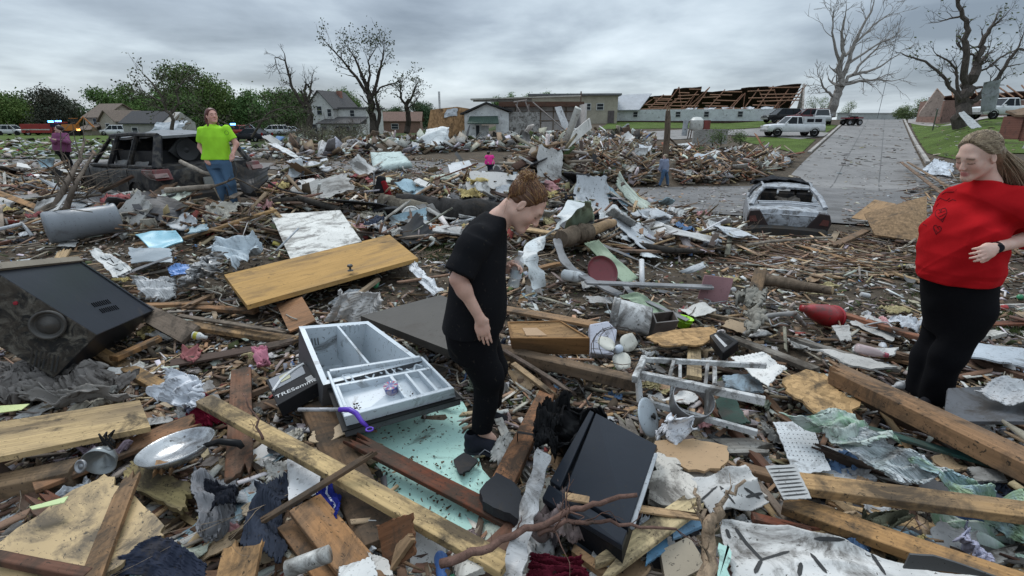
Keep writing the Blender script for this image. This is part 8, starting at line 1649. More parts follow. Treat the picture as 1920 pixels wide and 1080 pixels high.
def branch(label,pts,hs,r0,r1,seed,tw=10,tl=.25,m_=None):
 rng=random.Random(seed);P=[at(p[0],p[1],h)for p,h in zip(pts,hs)];root=empty('broken_branch',P[0]);tag(root,label,'branch','logs and fallen limbs');Q=[];RR=[]
 for k in range(len(P)-1):
  for i in range(4):t=i/4;Q.append(P[k].lerp(P[k+1],t)+Vector((rng.gauss(0,1),rng.gauss(0,1),rng.gauss(0,1)))*.006-P[0]);u=(k+t)/(len(P)-1);RR.append(r0+(r1-r0)*u)
 Q.append(P[-1]-P[0]);RR.append(r1);m=MB();m.tube(Q,RR,8)
 for k in range(tw):
  i=rng.randint(2,len(Q)-1);d=(Q[i]-Q[i-1]).normalized();ax=d.orthogonal().normalized();ax.rotate(Matrix.Rotation(rng.random()*6.28,3,d));grow(m,Q[i],d+ax,tl*(.4+rng.random()),RR[i]*.45,1,rng,.6,4,(1,2),.35,.0018,.05)
 m.build('wood',m_ or M('bark',(.16,.095,.075)),root,smooth=True);return root
branch('long reddish root like branch crossing the bottom from the foam to the black cabinet',[(825,1058),(900,1030),(985,992),(1060,960),(1130,940),(1195,928)],[.28,.3,.32,.4,.44,.46],.017,.008,3,6,.07)
branch('thinner dark branch lying below the thin pale lath',[(1010,1002),(1060,978),(1110,975),(1180,985),(1268,992)],[.32,.38,.38,.34,.3],.010,.005,4,10,.1)
branch('upright pale forked branch at the bottom right',[(1325,1100),(1332,1030),(1330,985),(1345,950)],[.28,.36,.42,.48],.028,.018,5,3,.07,M('bark',(.30,.22,.15)))
branch('left fork of the upright pale branch',[(1332,985),(1312,950),(1305,915)],[.42,.46,.5],.012,.006,6,2,.05,M('bark',(.32,.24,.17)));branch('right fork of the upright pale branch',[(1345,950),(1368,925),(1398,900)],[.48,.52,.56],.010,.005,7,2,.05,M('bark',(.32,.24,.17)))
branch('dry twig standing on the long pale two by four',[(490,830),(482,790),(455,738)],[.36,.44,.5],.007,.003,8,3,.05)
branch('tall snapped limb standing at the left behind the cooker',[(95,400),(125,345),(150,300),(158,260)],[.2,.6,.9,1.25],.06,.02,9,12,.6,M('bark',(.13,.105,.085)))
branch('curved gray limb leaning right at the far left rubble',[(120,398),(140,350),(175,290)],[.2,.6,1.0],.05,.02,10,8,.5,M('bark',(.13,.105,.085)));branch('crooked limb lying in the left rubble below the purple sweatshirt',[(60,410),(92,385),(130,372),(190,365)],[.2,.3,.35,.4],.045,.02,11,8,.4,M('bark',(.12,.10,.08)))
branch('twiggy brush caught on the lime shirted woman jeans',[(395,352),(440,335),(500,362)],[.5,.65,.4],.02,.008,12,7,.2,M('bark',(.14,.11,.085)))
branch('bushy bough lying before the wrecked sedan',[(1240,440),(1300,420),(1350,400)],[.15,.3,.45],.02,.006,13,12,.35,M('bark',(.16,.13,.09)))
root=empty('red_backpack',at(715,372,.1));tag(root,'red and black child carrier wreck standing behind the fallen trunk','carrier');m=MB();m.box((0,0,.22),(.22,.18,.42),Matrix.Rotation(.2,3,'Y'),taper=.7);m.build('seat',M('cloth',(.02,.02,.022)),root,bevel=.03)
m=MB();m.box((.12,-.03,.18),(.1,.16,.34),Matrix.Rotation(-.3,3,'Y'),taper=.8);m.build('cushion',M('cloth',(.25,.015,.02)),root,bevel=.02);m=MB();m.tube([(-.15,0,0),(-.1,0,.5),(.05,0,.6)],.015,6);m.build('frame',M('metal',(.3,.3,.3)),root)
# ================================================================== SCATTERED DEBRIS
SR=random.Random(2024);NR=np.random.RandomState(9)
def at_np(px,py,far=120):
 a=(px-960)/F;b=(540-py)/F;D=np.stack([a,cp+b*sp,-sp+b*cp],-1);t=np.full(len(px),.8);done=np.zeros(len(px),bool);lo=t.copy()
 for _ in range(260):
  P=D*t[:,None];z=P[:,2]+CAM_H;hit=z<=S(P[:,0],P[:,1]);done|=hit
  lo=np.where(done,lo,t);t=np.where(done,t,t*1.02)
  if done.all():break
 for _ in range(10):
  m_=(lo+t)/2;P=D*m_[:,None];hit=P[:,2]+CAM_H<=S(P[:,0],P[:,1]);t=np.where(hit,m_,t);lo=np.where(hit,lo,m_)
 P=D*t[:,None];P[:,2]+=CAM_H;return P[done&(t<far)]
Z_NEAR=[(-60,425),(700,420),(1000,440),(1300,475),(1980,470),(1980,1120),(-60,1120)]
Z_MID=[(-40,300),(180,305),(200,352),(510,352),(520,275),(700,290),(880,305),(1000,285),(1130,345),(1240,392),(1385,435),(1385,485),(-40,435)]
Z_EARTH=[(1380,445),(1700,440),(1700,520),(1380,530)]
Z_MB=[(985,275),(1040,258),(1120,256),(1180,262),(1240,284),(1420,288),(1492,302),(1440,330),(1370,345),(1180,350),(1120,335),(1010,330)]
Z_FAR=[(560,262),(700,262),(860,264),(1080,258),(1180,250),(1230,262),(1090,284),(870,284),(740,292),(560,300),(500,285)]
Z_RT=[(1690,330),(1960,300),(1960,480),(1690,480)]
Z_SHED=[(1860,225),(1925,215),(1925,300),(1900,300)]
Z_ROADEDGE=[(1150,352),(1390,345),(1500,330),(1480,322),(1750,320),(1760,420),(1580,430),(1580,330),(1480,345),(1400,372),(1390,420),(1250,395)]
Z_SL=[(-700,430),(-60,430),(-60,1120),(-700,1120)];Z_SR=[(1980,440),(2700,470),(2700,1120),(1980,1120)]
EXCL=[[(1222,296),(1272,296),(1272,362),(1222,362)],[(350,325),(505,325),(505,402),(350,402)],[(668,800),(760,775),(868,752),(985,1015),(930,1000),(840,1065),(720,900)],[(512,406),(636,398),(672,452),(545,480)],[(1385,395),(1570,395),(1570,445),(1385,445)],[(893,282),(942,282),(942,345),(893,345)]]
def sample(zone,n,excl=True):
 z=np.array(zone,float);lo,hi=z.min(0),z.max(0);out=[];c=0
 while c<n:
  q=NR.rand(n*3,2)*(hi-lo)+lo;k=in_poly(q[:,0],q[:,1],zone)
  if excl:
   for e in EXCL:k&=~in_poly(q[:,0],q[:,1],e)
  out.append(q[k]);c+=k.sum()
 return np.concatenate(out)[:n]
def boxes(name,label,cat,P,Lr,Wr,Tr,pal,tilt,lift,jit=.25,mat_=None,dist_grow=0.,group=None):
 """many small loose slivers as one uncountable mass"""
 P=P[(nz(P[:,0],P[:,1],1.3,5.)+.8*nz(P[:,0],P[:,1],4.1,2.))>NR.uniform(-1.5,.35,len(P))]if len(P)>400 else P
 n=len(P);d=np.hypot(P[:,0],P[:,1]);g=1+dist_grow*d
 L=NR.uniform(*Lr,n)*g*(NR.rand(n)**1.3+.35);W=NR.uniform(*Wr,n)*g;Tk=NR.uniform(*Tr,n)*g
 th=NR.rand(n)*6.283;ph=NR.normal(0,tilt,n);ro=NR.normal(0,tilt*1.2,n)
 x=np.stack([np.cos(th)*np.cos(ph),np.sin(th)*np.cos(ph),np.sin(ph)],-1);y0=np.stack([-np.sin(th),np.cos(th),0*th],-1);z0=np.cross(x,y0);y=y0*np.cos(ro)[:,None]+z0*np.sin(ro)[:,None];z=np.cross(x,y)
 C=P+np.stack([0*L,0*L,NR.uniform(lift[0],lift[1],n)+np.abs(np.sin(ph))*L*.3],-1);V=[]
 tw=NR.uniform(.25,1,n)
 for sx,sy,sz in((-1,-1,-1),(1,-1,-1),(1,1,-1),(-1,1,-1),(-1,-1,1),(1,-1,1),(1,1,1),(-1,1,1)):
  k=tw if sx>0 else 1;V.append(C+x*(sx*L/2*(1+.15*sy*(sx>0)))[:,None]+y*(sy*W/2*k)[:,None]+z*(sz*Tk/2)[:,None])
 V=np.stack(V,1).reshape(-1,3);f=np.array([(3,2,1,0),(4,5,6,7),(0,1,5,4),(1,2,6,5),(2,3,7,6),(3,0,4,7)]);Fc=(np.arange(n)[:,None,None]*8+f).reshape(-1,4)
 w=np.array([p[1]for p in pal],float);w/=w.sum();c=np.array([p[0]for p in pal])[NR.choice(len(pal),n,p=w)]*(1+.38*nz(P[:,0],P[:,1],2.3,8.)+.2*nz(P[:,1],P[:,0],7.,1.))[:,None]*(1+jit*(NR.rand(n,1)*2-1))*(1+.08*(NR.rand(n,3)*2-1))
 me=bpy.data.meshes.new(name);me.vertices.add(len(V));me.vertices.foreach_set('co',V.astype(np.float32).ravel());me.loops.add(len(Fc)*4);me.loops.foreach_set('vertex_index',Fc.ravel().astype(np.int32));me.polygons.add(len(Fc));me.polygons.foreach_set('loop_start',np.arange(0,len(Fc)*4,4,dtype=np.int32));me.update(calc_edges=True)
 ca=me.color_attributes.new('Col','FLOAT_COLOR','POINT');ca.data.foreach_set('color',np.concatenate([np.repeat(c,8,0),np.ones((n*8,1))],1).astype(np.float32).ravel())
 me.materials.append(mat_ or M('paint','v',dirt=.55,rough=.8));o=bpy.data.objects.new(name,me);COL.objects.link(o);tag(o,label,cat,group,kind='stuff');return o
PALW=[((.36,.24,.14),3),((.24,.15,.095),3.5),((.14,.085,.058),3),((.48,.36,.23),2.6),((.30,.26,.215),4),((.07,.052,.04),2),((.54,.52,.49),2.2)]
PALC=[((.12,.085,.055),3.5),((.26,.18,.12),3),((.40,.35,.29),3),((.56,.54,.51),3),((.22,.21,.20),3),((.04,.035,.03),2),((.07,.09,.035),1.1),((.30,.34,.38),.5),((.25,.06,.05),.25),((.14,.24,.42),.2)]
boxes('wood_splinters','loose wood splinters and laths strewn through the near rubble','splinters',at_np(*sample(Z_NEAR,7500).T),(.08,.40),(.008,.045),(.004,.014),PALW,.10,(0,.05))
boxes('small_litter','small chips, bark and torn scraps covering the near rubble','litter',at_np(*sample(Z_NEAR,34000).T),(.015,.095),(.01,.07),(.002,.010),PALC,.35,(0,.035))
boxes('small_litter','fine crumbs of litter lying on the mint green sheet','litter',at_np(*sample(EXCL[2],330,False).T)+np.array([0,0,.045]),(.006,.025),(.004,.012),(.001,.004),[((.08,.055,.035),4),((.2,.14,.09),2),((.03,.05,.02),1)],.1,(0,.004))
boxes('wood_splinters','broken laths and splinters across the middle rubble','splinters',at_np(*sample(Z_MID,7500).T),(.18,.85),(.015,.08),(.008,.03),PALW,.22,(0,.18))
boxes('wood_splinters','shattered timber filling the mound beyond the street','splinters',at_np(*sample(Z_MB,4200).T),(.4,1.6),(.04,.17),(.02,.06),PALW+[((.30,.13,.08),1.5),((.45,.30,.19),1.5)],.28,(0,.5))
boxes('small_litter','gray and white rubbish mixed into the mound beyond the street','litter',at_np(*sample(Z_MB,3000).T),(.15,.8),(.08,.45),(.01,.08),PALC+[((.6,.6,.6),1.)],.6,(0,.4))
boxes('small_litter','torn scraps and insulation through the middle rubble','litter',at_np(*sample(Z_MID,11000).T),(.05,.32),(.03,.22),(.005,.03),PALC+[((.45,.38,.2),.5)],.5,(0,.12))
boxes('wood_splinters','distant broken boards heaped in front of the shop and house','splinters',at_np(*sample(Z_FAR,2300).T),(.4,2.0),(.08,.4),(.03,.08),PALW+[((.5,.5,.5),3),((.25,.05,.05),.4)],.2,(0,.25))
boxes('small_litter','distant pale rubbish heaped in front of the shop and house','litter',at_np(*sample(Z_FAR,1500).T),(.3,1.4),(.2,1.0),(.03,.15),PALC+[((.58,.6,.6),4)],.5,(0,.5))
boxes('wood_splinters','thin sticks lying on the bare earth left of the woman in red','splinters',at_np(*sample(Z_EARTH,1500).T),(.15,.8),(.012,.045),(.008,.02),PALW,.08,(0,.05))
boxes('wood_splinters','broken sticks along the right roadside','splinters',at_np(*sample(Z_RT,1800).T),(.2,.9),(.015,.07),(.008,.03),PALW,.15,(0,.12))
boxes('small_litter','wet mud flakes and scraps scattered on the street','litter',at_np(*sample(Z_ROADEDGE,1300,False).T),(.03,.2),(.03,.12),(.004,.02),PALC[:6],.1,(.03,.05))
boxes('small_litter','leaves and scraps strewn on the uphill street and lawns','litter',at_np(*sample([(1495,315),(1590,226),(1900,226),(1900,300),(1735,315)],420,False).T),(.10,.5),(.06,.25),(.01,.04),PALC[:6]+[((.4,.33,.15),.3)],.1,(.05,.06))
boxes('small_litter','scraps of wreckage strewn over the far left grass','litter',at_np(*sample([(0,262),(300,262),(560,258),(560,300),(0,300)],900,False).T),(.2,.9),(.1,.5),(.03,.12),PALC+[((.55,.55,.55),3)],.3,(.05,.15))
for z_,w_ in((Z_SL,'left'),(Z_SR,'right')):
 boxes('wood_splinters','splinters and laths in the rubble past the %s picture edge'%w_,'splinters',at_np(*sample(z_,3200).T),(.12,.7),(.012,.08),(.004,.02),PALW,.12,(0,.08));boxes('small_litter','small litter in the rubble past the %s picture edge'%w_,'litter',at_np(*sample(z_,6000).T),(.03,.2),(.02,.12),(.003,.015),PALC,.3,(0,.06))
def tufts(zone,n,h,label,colr=(.06,.085,.03)):
 P=at_np(*sample(zone,n).T);m=MB()
 for p in P:
  g=.6+.7*SR.random();cc=(colr[0]*g,colr[1]*g,colr[2]*g)
  for _ in range(5):
   a=SR.random()*6.28;w=.004+.003*SR.random();q=Vector(p)+Vector((SR.gauss(0,.03),SR.gauss(0,.03),-.01));t_=q+Vector((SR.gauss(0,.35)*h,SR.gauss(0,.35)*h,h*(.5+SR.random()*.7)));s_=Vector((math.cos(a)*w,math.sin(a)*w,0))
   m.add([q-s_,q+s_,t_],[(0,1,2)],None,cc)
 o=m.build('grass',LEAF);tag(o,label,'grass',kind='stuff')
tufts(Z_EARTH,1400,.07,'sparse muddy grass left of the woman in red');tufts([(1560,560),(1700,560),(1690,480),(1920,590),(1920,640),(1800,600)],500,.06,'grass tufts behind the woman in red')
tufts([(770,430),(860,430),(900,480),(800,500)],500,.05,'green moss and grass between door and black trunk');tufts([(960,380),(1400,440),(1300,500),(1000,470)],500,.06,'grass tufts among sticks beyond the metal strips')
LM=[('the black cooker',110,580),('the yellow door',600,500),('the white square board',590,440),('the open refrigerator',670,650),('the refrigerator door',740,730),('the woman in black',905,850),('the table slab',780,590),('the drawer box',1030,635),
  ('the white bucket',1170,585),('the step ladder',1310,745),('the black cabinet',1120,890),('the desk fan',1165,655),('the lime green cup',1284,600),('the pink board',1340,545),('the red cone',1525,585),('the woman in red',1745,745),
  ('the massive timber',1760,775),('the patterned blanket',1680,880),('the white rug',1550,1040),('the woven mat',1478,902),('the lower right corner',1880,1060),('the frying pan',335,850),('the silver reflector',192,865),('the pale plywood',150,990),
  ('the navy quilt',300,1050),('the jeans',505,970),('the dark beam',660,960),('the mint green sheet',820,900),('the bottom centre stones',940,1040),('the upright forked branch',1335,1000),('the lace cloth',1425,695),('the chipboard fragment',1540,745),
  ('the gray blanket',130,720),('the plastic bag',325,730),('the knotty plank',450,620),('the glass pane',285,480),('the bedsheet',440,470),('the blue tub',295,450),('the gray drum',140,420),('the standing limb',120,370),('the dark suv',260,365),
  ('the lime shirted woman',430,385),('the canvas board',265,375),('the black trunk',850,395),('the bucket lid',771,403),('the child carrier',718,365),('the foam mattress',735,305),('the cream sheet',660,335),('the wavy ribbon',1020,470),('the sawn log',1100,430),
  ('the gray channel strips',1180,530),('the siding heap',1160,410),('the wrecked sedan',1475,440),('the curved chipboard',1690,420),('the roadside tarpaulin',1755,325),('the walking man',1245,345),('the pole stump',1248,290),('the white gutter',1296,270),('the widest white board',1065,265),
  ('the ridge top',1000,330),('the pink shirted person',918,310),('the white shop',915,265),('the plywood wall',835,268),('the white house',640,255),('the purple clad woman',120,318),('the fallen bough',1490,530),('the slate gray sheet',1860,760),('the brick shed',1900,290)]
USED={}
def project(p):
 v=Vector(p)-CO;d=v.y*cp-v.z*sp;u=v.y*sp+v.z*cp;return 960+F*v.x/d,540-F*u/d,d
def where(p):
 x,y,d=project(p);b=min(LM,key=lambda l:math.hypot(l[1]-x,(l[2]-y)*1.6));dx,dy=x-b[1],(y-b[2])*1.6;r_=math.hypot(dx,dy)
 if r_<22:return 'right beside '+b[0]
 if abs(dx)>2.2*abs(dy):s_='left of ' if dx<0 else 'right of '
 elif abs(dy)>2.2*abs(dx):s_='beyond ' if dy<0 else 'in front of '
 else:s_=('beyond and left of ' if dx<0 else 'beyond and right of ')if dy<0 else('in front and left of ' if dx<0 else 'in front and right of ')
 return s_+b[0]
def cname(c):
 r_,g,b=c;l=(r_+g+b)/3
 if max(c)-min(c)<.25*max(c):return 'white' if l>.42 else 'light gray' if l>.26 else 'gray' if l>.1 else 'black' if l<.035 else 'dark gray'
 if g>r_ and g>b:return 'pale green' if l>.25 else 'dark green'
 if b>r_:return 'pale blue' if l>.25 else 'blue'
 if r_>2.3*g:return 'red'
 return 'cream' if l>.38 else 'pale' if l>.27 else 'orange brown' if l>.19 else 'brown' if l>.105 else 'dark brown'
STATES=['','splintered','mud stained','tilted','half buried','weathered','wet','narrow','slightly bent','cracked','chipped','loose']
def finish(o,noun,size,c,p,cat,group):
 w=where(p);base=[q for q in(size,cname(c),noun)if q]
 lab=' '.join(base)+' lying '+w
 if len(lab.split())<4:lab='loose '+lab
 USED[lab]=USED.get(lab,0)+1
 o['label']=lab;o['category']=cat;o['group']=group;o.color=(*c,1)
def place(o,p,yaw,pitch,roll,dz):
 n_=Vector((float(S(p[0]-.1,p[1])-S(p[0]+.1,p[1]))*5,float(S(p[0],p[1]-.1)-S(p[0],p[1]+.1))*5,1)).normalized()
 q=Vector((0,0,1)).rotation_difference(n_).to_matrix();m=q@Matrix.Rotation(yaw,3,'Z')@Matrix.Rotation(pitch,3,'Y')@Matrix.Rotation(roll,3,'X');m=m.to_4x4();m.translation=Vector(p)+Vector((0,0,dz));o.matrix_world=m
def protos(n,fn):
 out=[]
 for k in range(n):mb=MB();prm=fn(mb,k);me=bpy.data.meshes.new('piece');me.from_pydata(mb.v,[],mb.f);out.append((me,prm))
 return out
def pb(mb,k):
 r_=random.Random(k+300);L=(.35,.45,.55,.65,.75,.85,.95,1.1,1.25,1.4,1.6,1.8,.5,.7,1.0,1.3)[k];W=r_.choice((.04,.05,.07,.09,.10,.12,.15));Th=r_.choice((.015,.02,.03,.04));board_mesh(mb,L,W,Th,r_,(1,r_.random()>.4),10,7,.03,.10+.12*r_.random());return L
BP=protos(16,pb);WM=M('wood',None,dirt=.65)
for me,L in BP:me.materials.append(WM)
WC=[(.45,.31,.17),(.38,.22,.11),(.27,.16,.09),(.18,.105,.065),(.115,.07,.05),(.25,.20,.16),(.33,.25,.17),(.20,.085,.055),(.08,.055,.045),(.52,.50,.46),(.42,.40,.36)]
def scat_boards(zone,n,grp,tilt,lift,sizes,cat='board',name='broken_board',push=1.):
 P=at_np(*sample(zone,n).T)
 for p in P:
  k=SR.choice(sizes);me,L=BP[k];o=bpy.data.objects.new(name,me);COL.objects.link(o);c=SR.choice(WC);g=.8+.4*SR.random();c=tuple(q*g for q in c)
  pit=SR.gauss(0,tilt);place(o,p,SR.random()*6.28,pit,SR.gauss(0,tilt*1.5),SR.uniform(*lift)+abs(math.sin(pit))*L*.35);finish(o,'board','short' if L<.6 else 'long' if L>1.15 else '',c,p,cat,grp)
def near_p(p):return True
scat_boards(Z_NEAR,125,'broken boards in the near rubble',.05,(.0,.07),list(range(8))+[12,13,14])
scat_boards(Z_MID,105,'broken boards in the middle rubble',.13,(.12,.26),list(range(6,16)))
scat_boards(Z_RT,14,'broken boards along the right roadside',.10,(.02,.1),list(range(3,16)))
scat_boards(Z_EARTH,10,'broken boards on the bare earth',.04,(.02,.05),list(range(3,16)))
BIG=[(m_,L)for m_,L in BP]
P=at_np(*sample(Z_MB,42).T)
for p in P:
 me,L=SR.choice(BP[6:16]);o=bpy.data.objects.new('broken_timber',me);COL.objects.link(o);c=SR.choice(WC[:9]);pit=SR.gauss(0,.26);place(o,p,SR.random()*6.28,pit,SR.gauss(0,.4),.25+abs(math.sin(pit))*.6);o.scale=(1.8,1.8,2.0);finish(o,'timber','',c,p,'timber','timbers in the mound beyond the street')
def pp(mb,k):
 r_=random.Random(k+500);a,b=r_.uniform(.12,.5),r_.uniform(.08,.34);cs=[(-a/2*r_.uniform(.6,1.2),-b/2*r_.uniform(.6,1.2),0),(a/2*r_.uniform(.6,1.2),-b/2*r_.uniform(.6,1.2),0),(a/2*r_.uniform(.5,1.2),b/2*r_.uniform(.6,1.2),0),(-a/2*r_.uniform(.5,1.2),b/2*r_.uniform(.6,1.2),0)]
 patch_mesh(mb,cs,9,9,r_.choice((.004,.008,.014)),.10,.012*(k%3),5,.03*(k%2),seed=k+7);return max(a,b)
PP=protos(16,pp);PMt=M('paint',None,dirt=.65)
for me,L in PP:me.materials.append(PMt)
PCOL=[(.58,.57,.55)]*6+[(.50,.52,.54)]*4+[(.40,.39,.37),(.22,.21,.20),(.36,.29,.20),(.28,.18,.11),(.45,.50,.42),(.30,.42,.48),(.10,.10,.105),(.05,.05,.055),(.40,.36,.24)]
def scat_panels(zone,n,grp,tilt,lift,sc,noun='scrap',name='torn_scrap',cat='scrap',cols=None):
 P=at_np(*sample(zone,n).T)
 for p in P:
  me,L=SR.choice(PP);o=bpy.data.objects.new(name,me);COL.objects.link(o);c=SR.choice(cols or PCOL);g=.8+.3*SR.random();c=tuple(q*g for q in c);s_=SR.uniform(*sc);pit=SR.gauss(0,tilt)
  place(o,p,SR.random()*6.28,pit,SR.gauss(0,tilt),SR.uniform(*lift)+abs(math.sin(pit))*L*s_*.4);o.scale=(s_,)*3;finish(o,noun,'small' if L*s_<.22 else 'large' if L*s_>.6 else '',c,p,cat,grp)
SH=[(.06,.06,.062),(.10,.095,.09),(.045,.045,.05),(.14,.12,.11)];CB_=[(.36,.26,.16),(.42,.32,.21),(.30,.20,.12)];IN_=[(.50,.40,.18),(.55,.30,.30),(.45,.42,.36),(.52,.5,.46)]
scat_panels(Z_NEAR,48,'roof shingles in the near rubble',.14,(.02,.08),(.4,.8),'shingle','roof_shingle','shingle',SH);scat_panels(Z_NEAR,46,'cardboard pieces in the near rubble',.16,(.02,.08),(.45,1.0),'cardboard','cardboard_piece','cardboard',CB_)
scat_panels(Z_MID,40,'roof shingles in the middle rubble',.3,(.1,.2),(1,2),'shingle','roof_shingle','shingle',SH);scat_panels(Z_MID,30,'cardboard pieces in the middle rubble',.3,(.1,.2),(1,2.2),'cardboard','cardboard_piece','cardboard',CB_)
scat_panels(Z_NEAR,130,'torn scraps of board and sheet in the near rubble',.12,(.02,.07),(.5,1.1));scat_panels(Z_MID,150,'torn scraps of board and sheet in the middle rubble',.28,(.12,.26),(1.1,2.9))
scat_panels(Z_MB,62,'sheets in the mound beyond the street',.33,(.3,.5),(1.8,3.8),'sheet','torn_sheet','sheet');scat_panels(Z_FAR,44,'sheets heaped before the shop and house',.4,(.2,.4),(2.5,5.5),'sheet','torn_sheet','sheet')
scat_panels(Z_RT,12,'torn scraps along the right roadside',.2,(.05,.12),(.9,1.8));scat_panels(Z_ROADEDGE,10,'flat scraps on the street',.05,(.05,.06),(.6,1.2))
def pr(mb,k):
 r_=random.Random(k+700);a=r_.uniform(.14,.34);b=a*r_.uniform(.5,.9);patch_mesh(mb,[(-a/2,-b/2,0),(a/2,-b/2,.0),(a/2,b/2,0),(-a/2,b/2,0)],20,20,.004,.14,.055,8,0,seed=k+31,fold=.015,foldn=3,ridge=True,hump=.02);return a
RP=protos(10,pr);CMt=M('cloth',None,dirt=.4)
for me,L in RP:me.materials.append(CMt);me.shade_smooth()
RC=[(.55,.55,.54),(.50,.52,.55),(.22,.215,.20),(.30,.27,.22),(.06,.07,.10),(.03,.03,.035),(.32,.24,.23),(.40,.14,.14),(.12,.20,.34),(.42,.36,.20),(.16,.18,.14)]
def scat_rags(zone,n,grp,sc,lift,noun='crumpled rag',name='crumpled_rag',cat='rag',cols=None):
 for p in at_np(*sample(zone,n).T):
  me,L=SR.choice(RP);o=bpy.data.objects.new(name,me);COL.objects.link(o);c=SR.choice(cols or RC);s_=SR.uniform(*sc);place(o,p,SR.random()*6.28,SR.gauss(0,.15),SR.gauss(0,.15),SR.uniform(*lift));o.scale=(s_,s_,s_*.8);finish(o,noun,'',c,p,cat,grp)
scat_rags(Z_NEAR,30,'insulation tufts in the near rubble',(.5,.9),(.02,.06),'insulation tuft','insulation_tuft','insulation',IN_);scat_rags(Z_MID,40,'insulation tufts in the middle rubble',(1,2.2),(.06,.2),'insulation tuft','insulation_tuft','insulation',IN_)
scat_rags(Z_NEAR,62,'crumpled rags in the near rubble',(.5,1.0),(.02,.06));scat_rags(Z_MID,46,'crumpled rags in the middle rubble',(1,2),(.08,.2))
def pbot(mb,k):mb.lathe([(0,-.10),(.03,-.10),(.033,-.09),(.033,.02),(.013,.07),(.013,.10),(0,.10)]if k%2 else[(0,-.055),(.033,-.055),(.034,-.05),(.033,.05),(.028,.055),(0,.055)],14,Matrix.Rotation(R(90),3,'Y'));return k
BO=protos(4,pbot);BM_=M('plastic',None,dirt=.4)
for me,L in BO:me.materials.append(BM_);me.shade_smooth()
for p in at_np(*sample(Z_NEAR,44).T):
 me,k=SR.choice(BO);nm='bottle' if k%2 else 'tin_can';o=bpy.data.objects.new(nm,me);COL.objects.link(o);c=SR.choice([(.5,.5,.5),(.08,.18,.45),(.45,.05,.05),(.05,.25,.12),(.5,.42,.1),(.55,.57,.6),(.02,.02,.02),(.25,.4,.5)]);place(o,p,SR.random()*6.28,SR.gauss(0,.2),0,.05);o.scale=(.9,.9,.9);finish(o,'bottle' if k%2 else 'tin can','small',c,p,'bottle' if k%2 else 'can','bottles and cans in the near rubble')
def cable(a,b,sd_,c,label,r_=.006):
 rg=random.Random(sd_);P=[];n=14;pa=(a[0],a[1])
 for i in range(n+1):
  t=i/n;P.append(at(a[0]+(b[0]-a[0])*t+rg.gauss(0,14)*math.sin(3.14*t),a[1]+(b[1]-a[1])*t+rg.gauss(0,11)*math.sin(3.14*t),.10+.05*rg.random()))
 Q=[]
 for k in range(n):
  p0,p1,p2,p3=P[max(k-1,0)],P[k],P[k+1],P[min(k+2,n)]
  for i in range(4):t=i/4;Q.append(.5*((2*p1)+(p2-p0)*t+(2*p0-5*p1+4*p2-p3)*t*t+(3*p1-p0-3*p2+p3)*t**3)-P[0])
 m=MB();m.tube(Q,r_,5);o=m.build('cable',M('plain',c),smooth=True);o.location=P[0];tag(o,label,'cable','loose cables')
for q in[((1090,620),(1230,690),1,(.02,.02,.02),'thin black cable looped over the desk fan'),((540,700),(610,640),2,(.3,.3,.3),'thin gray cable left of the open refrigerator'),((1010,660),(1110,760),3,(.03,.03,.03),'black cable right of the drawer box'),((60,600),(260,660),4,(.02,.02,.02),'black cable under the cooker corner'),
   ((720,640),(880,720),5,(.25,.22,.18),'gray wire under the table slab'),((1320,560),(1480,610),6,(.3,.3,.3),'gray wire beyond the red cone'),((380,540),(560,600),7,(.3,.28,.24),'tan cord below the yellow door'),((1160,900),(1300,990),8,(.02,.02,.02),'black cord right of the black cabinet'),
   ((1600,590),(1720,640),9,(.4,.4,.4),'white wire left of the woman in red'),((200,420),(420,480),10,(.04,.03,.02),'dark wire over the blue tub')]:cable(*q)
def pt(mb,k):
 r_=random.Random(k+900);grow(mb,Vector((-.3,0,0)),Vector((1,0,.05)),.6+.5*r_.random(),.008+.008*r_.random(),2,r_,.5,5,(1,3),.3,.002,0,None,5,.6)
TP=protos(10,pt);TM=M('bark',None,dirt=.2)
for me,L in TP:me.materials.append(TM);me.shade_smooth()
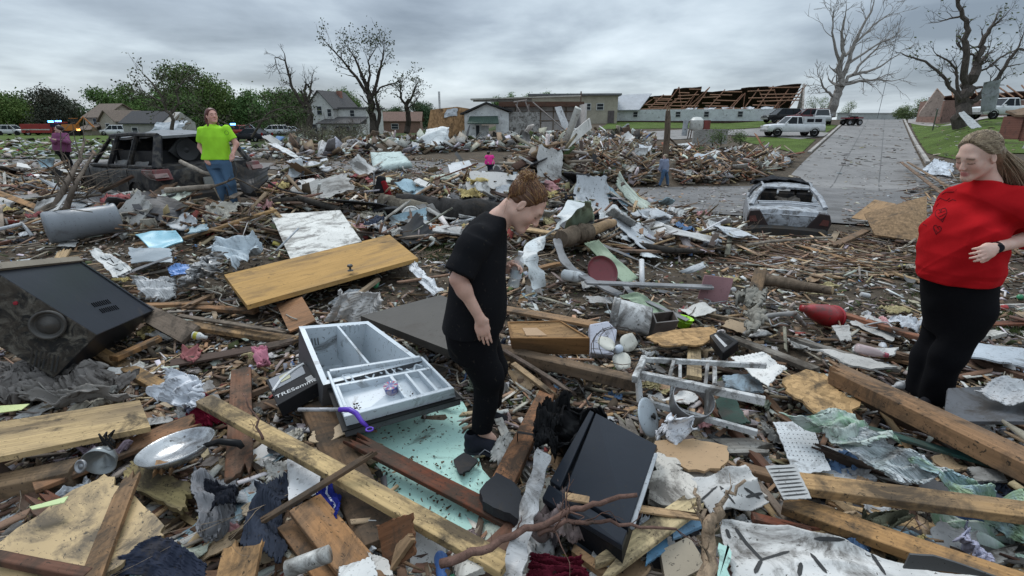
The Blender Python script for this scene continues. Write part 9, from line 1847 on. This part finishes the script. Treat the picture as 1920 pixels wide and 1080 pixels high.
def scat_twigs(zone,n,grp,sc):
 for p in at_np(*sample(zone,n).T):
  me,L=SR.choice(TP);o=bpy.data.objects.new('broken_twig',me);COL.objects.link(o);c=SR.choice([(.16,.12,.09),(.22,.18,.14),(.10,.07,.05),(.28,.22,.16)]);s_=SR.uniform(*sc);place(o,p,SR.random()*6.28,SR.gauss(-.05,.06),SR.gauss(0,.3),SR.uniform(.04,.1));o.scale=(s_,s_,s_*.35);finish(o,'branching twig','',c,p,'twig',grp)
scat_twigs(Z_NEAR,26,'twigs in the near rubble',(.3,.6));scat_twigs(Z_MID,60,'twigs in the middle rubble',(.8,1.8));scat_twigs(Z_RT,6,'twigs by the right roadside',(1,2));scat_twigs(Z_FAR,26,'brush before the shop and house',(1.5,2.6))
for i,(px,py,w,y)in enumerate([(600,262,4.5,52),(640,268,4,48),(575,256,4,58),(665,258,3,56)]):
 b=aty(px,py,y);r_=empty('brush_heap',b);tag(r_,['largest gray green brush heap below the white house','lower gray green brush heap right before the white house','brush heap by the snapped bare trunk','small brush heap below the tall thin limbed tree'][i],'brush','brush heaps');m=MB();rg=random.Random(i)
 for k in range(26):grow(m,Vector((rg.gauss(0,w*.3),rg.gauss(0,.8),0)),Vector((rg.gauss(0,1),rg.gauss(0,1),.5)),1.2,.03,2,rg,.7,4,(2,3),.35,.014,.05)
 m.build('limbs',BARK,r_);m=MB();leaf_cloud(m,[((0,0,.5),(w*.5,1.2,.7))],900,.12,rg,(.07,.08,.05));m.build('leaves',LEAF,r_)
by={}
for o in bpy.data.objects:
 if o.parent is None and o.get('label')and not o.get('kind'):by.setdefault(o['label'],[]).append(o)
for lab,os_ in by.items():
 if len(os_)<2:continue
 P=[(project(o.location),o)for o in os_];sx=max(p[0][0]for p in P)-min(p[0][0]for p in P);sy=(max(p[0][1]for p in P)-min(p[0][1]for p in P))*1.6
 if sx>=sy:P.sort(key=lambda q:q[0][0]);names=['leftmost','rightmost','second from left','third from left','fourth from left','fifth from left','sixth from left','seventh from left']
 else:P.sort(key=lambda q:-q[0][1]);names=['nearest','farthest','second nearest','third nearest','fourth nearest','fifth nearest','sixth nearest','seventh nearest']
 n=len(P)
 for i,(_,o)in enumerate(P):
  w=names[0]if i==0 else names[1]if i==n-1 else names[min(i+1,7)];l2=w+' '+lab
  o['label']=' '.join(l2.split()[:16])if len(l2.split())>16 else l2
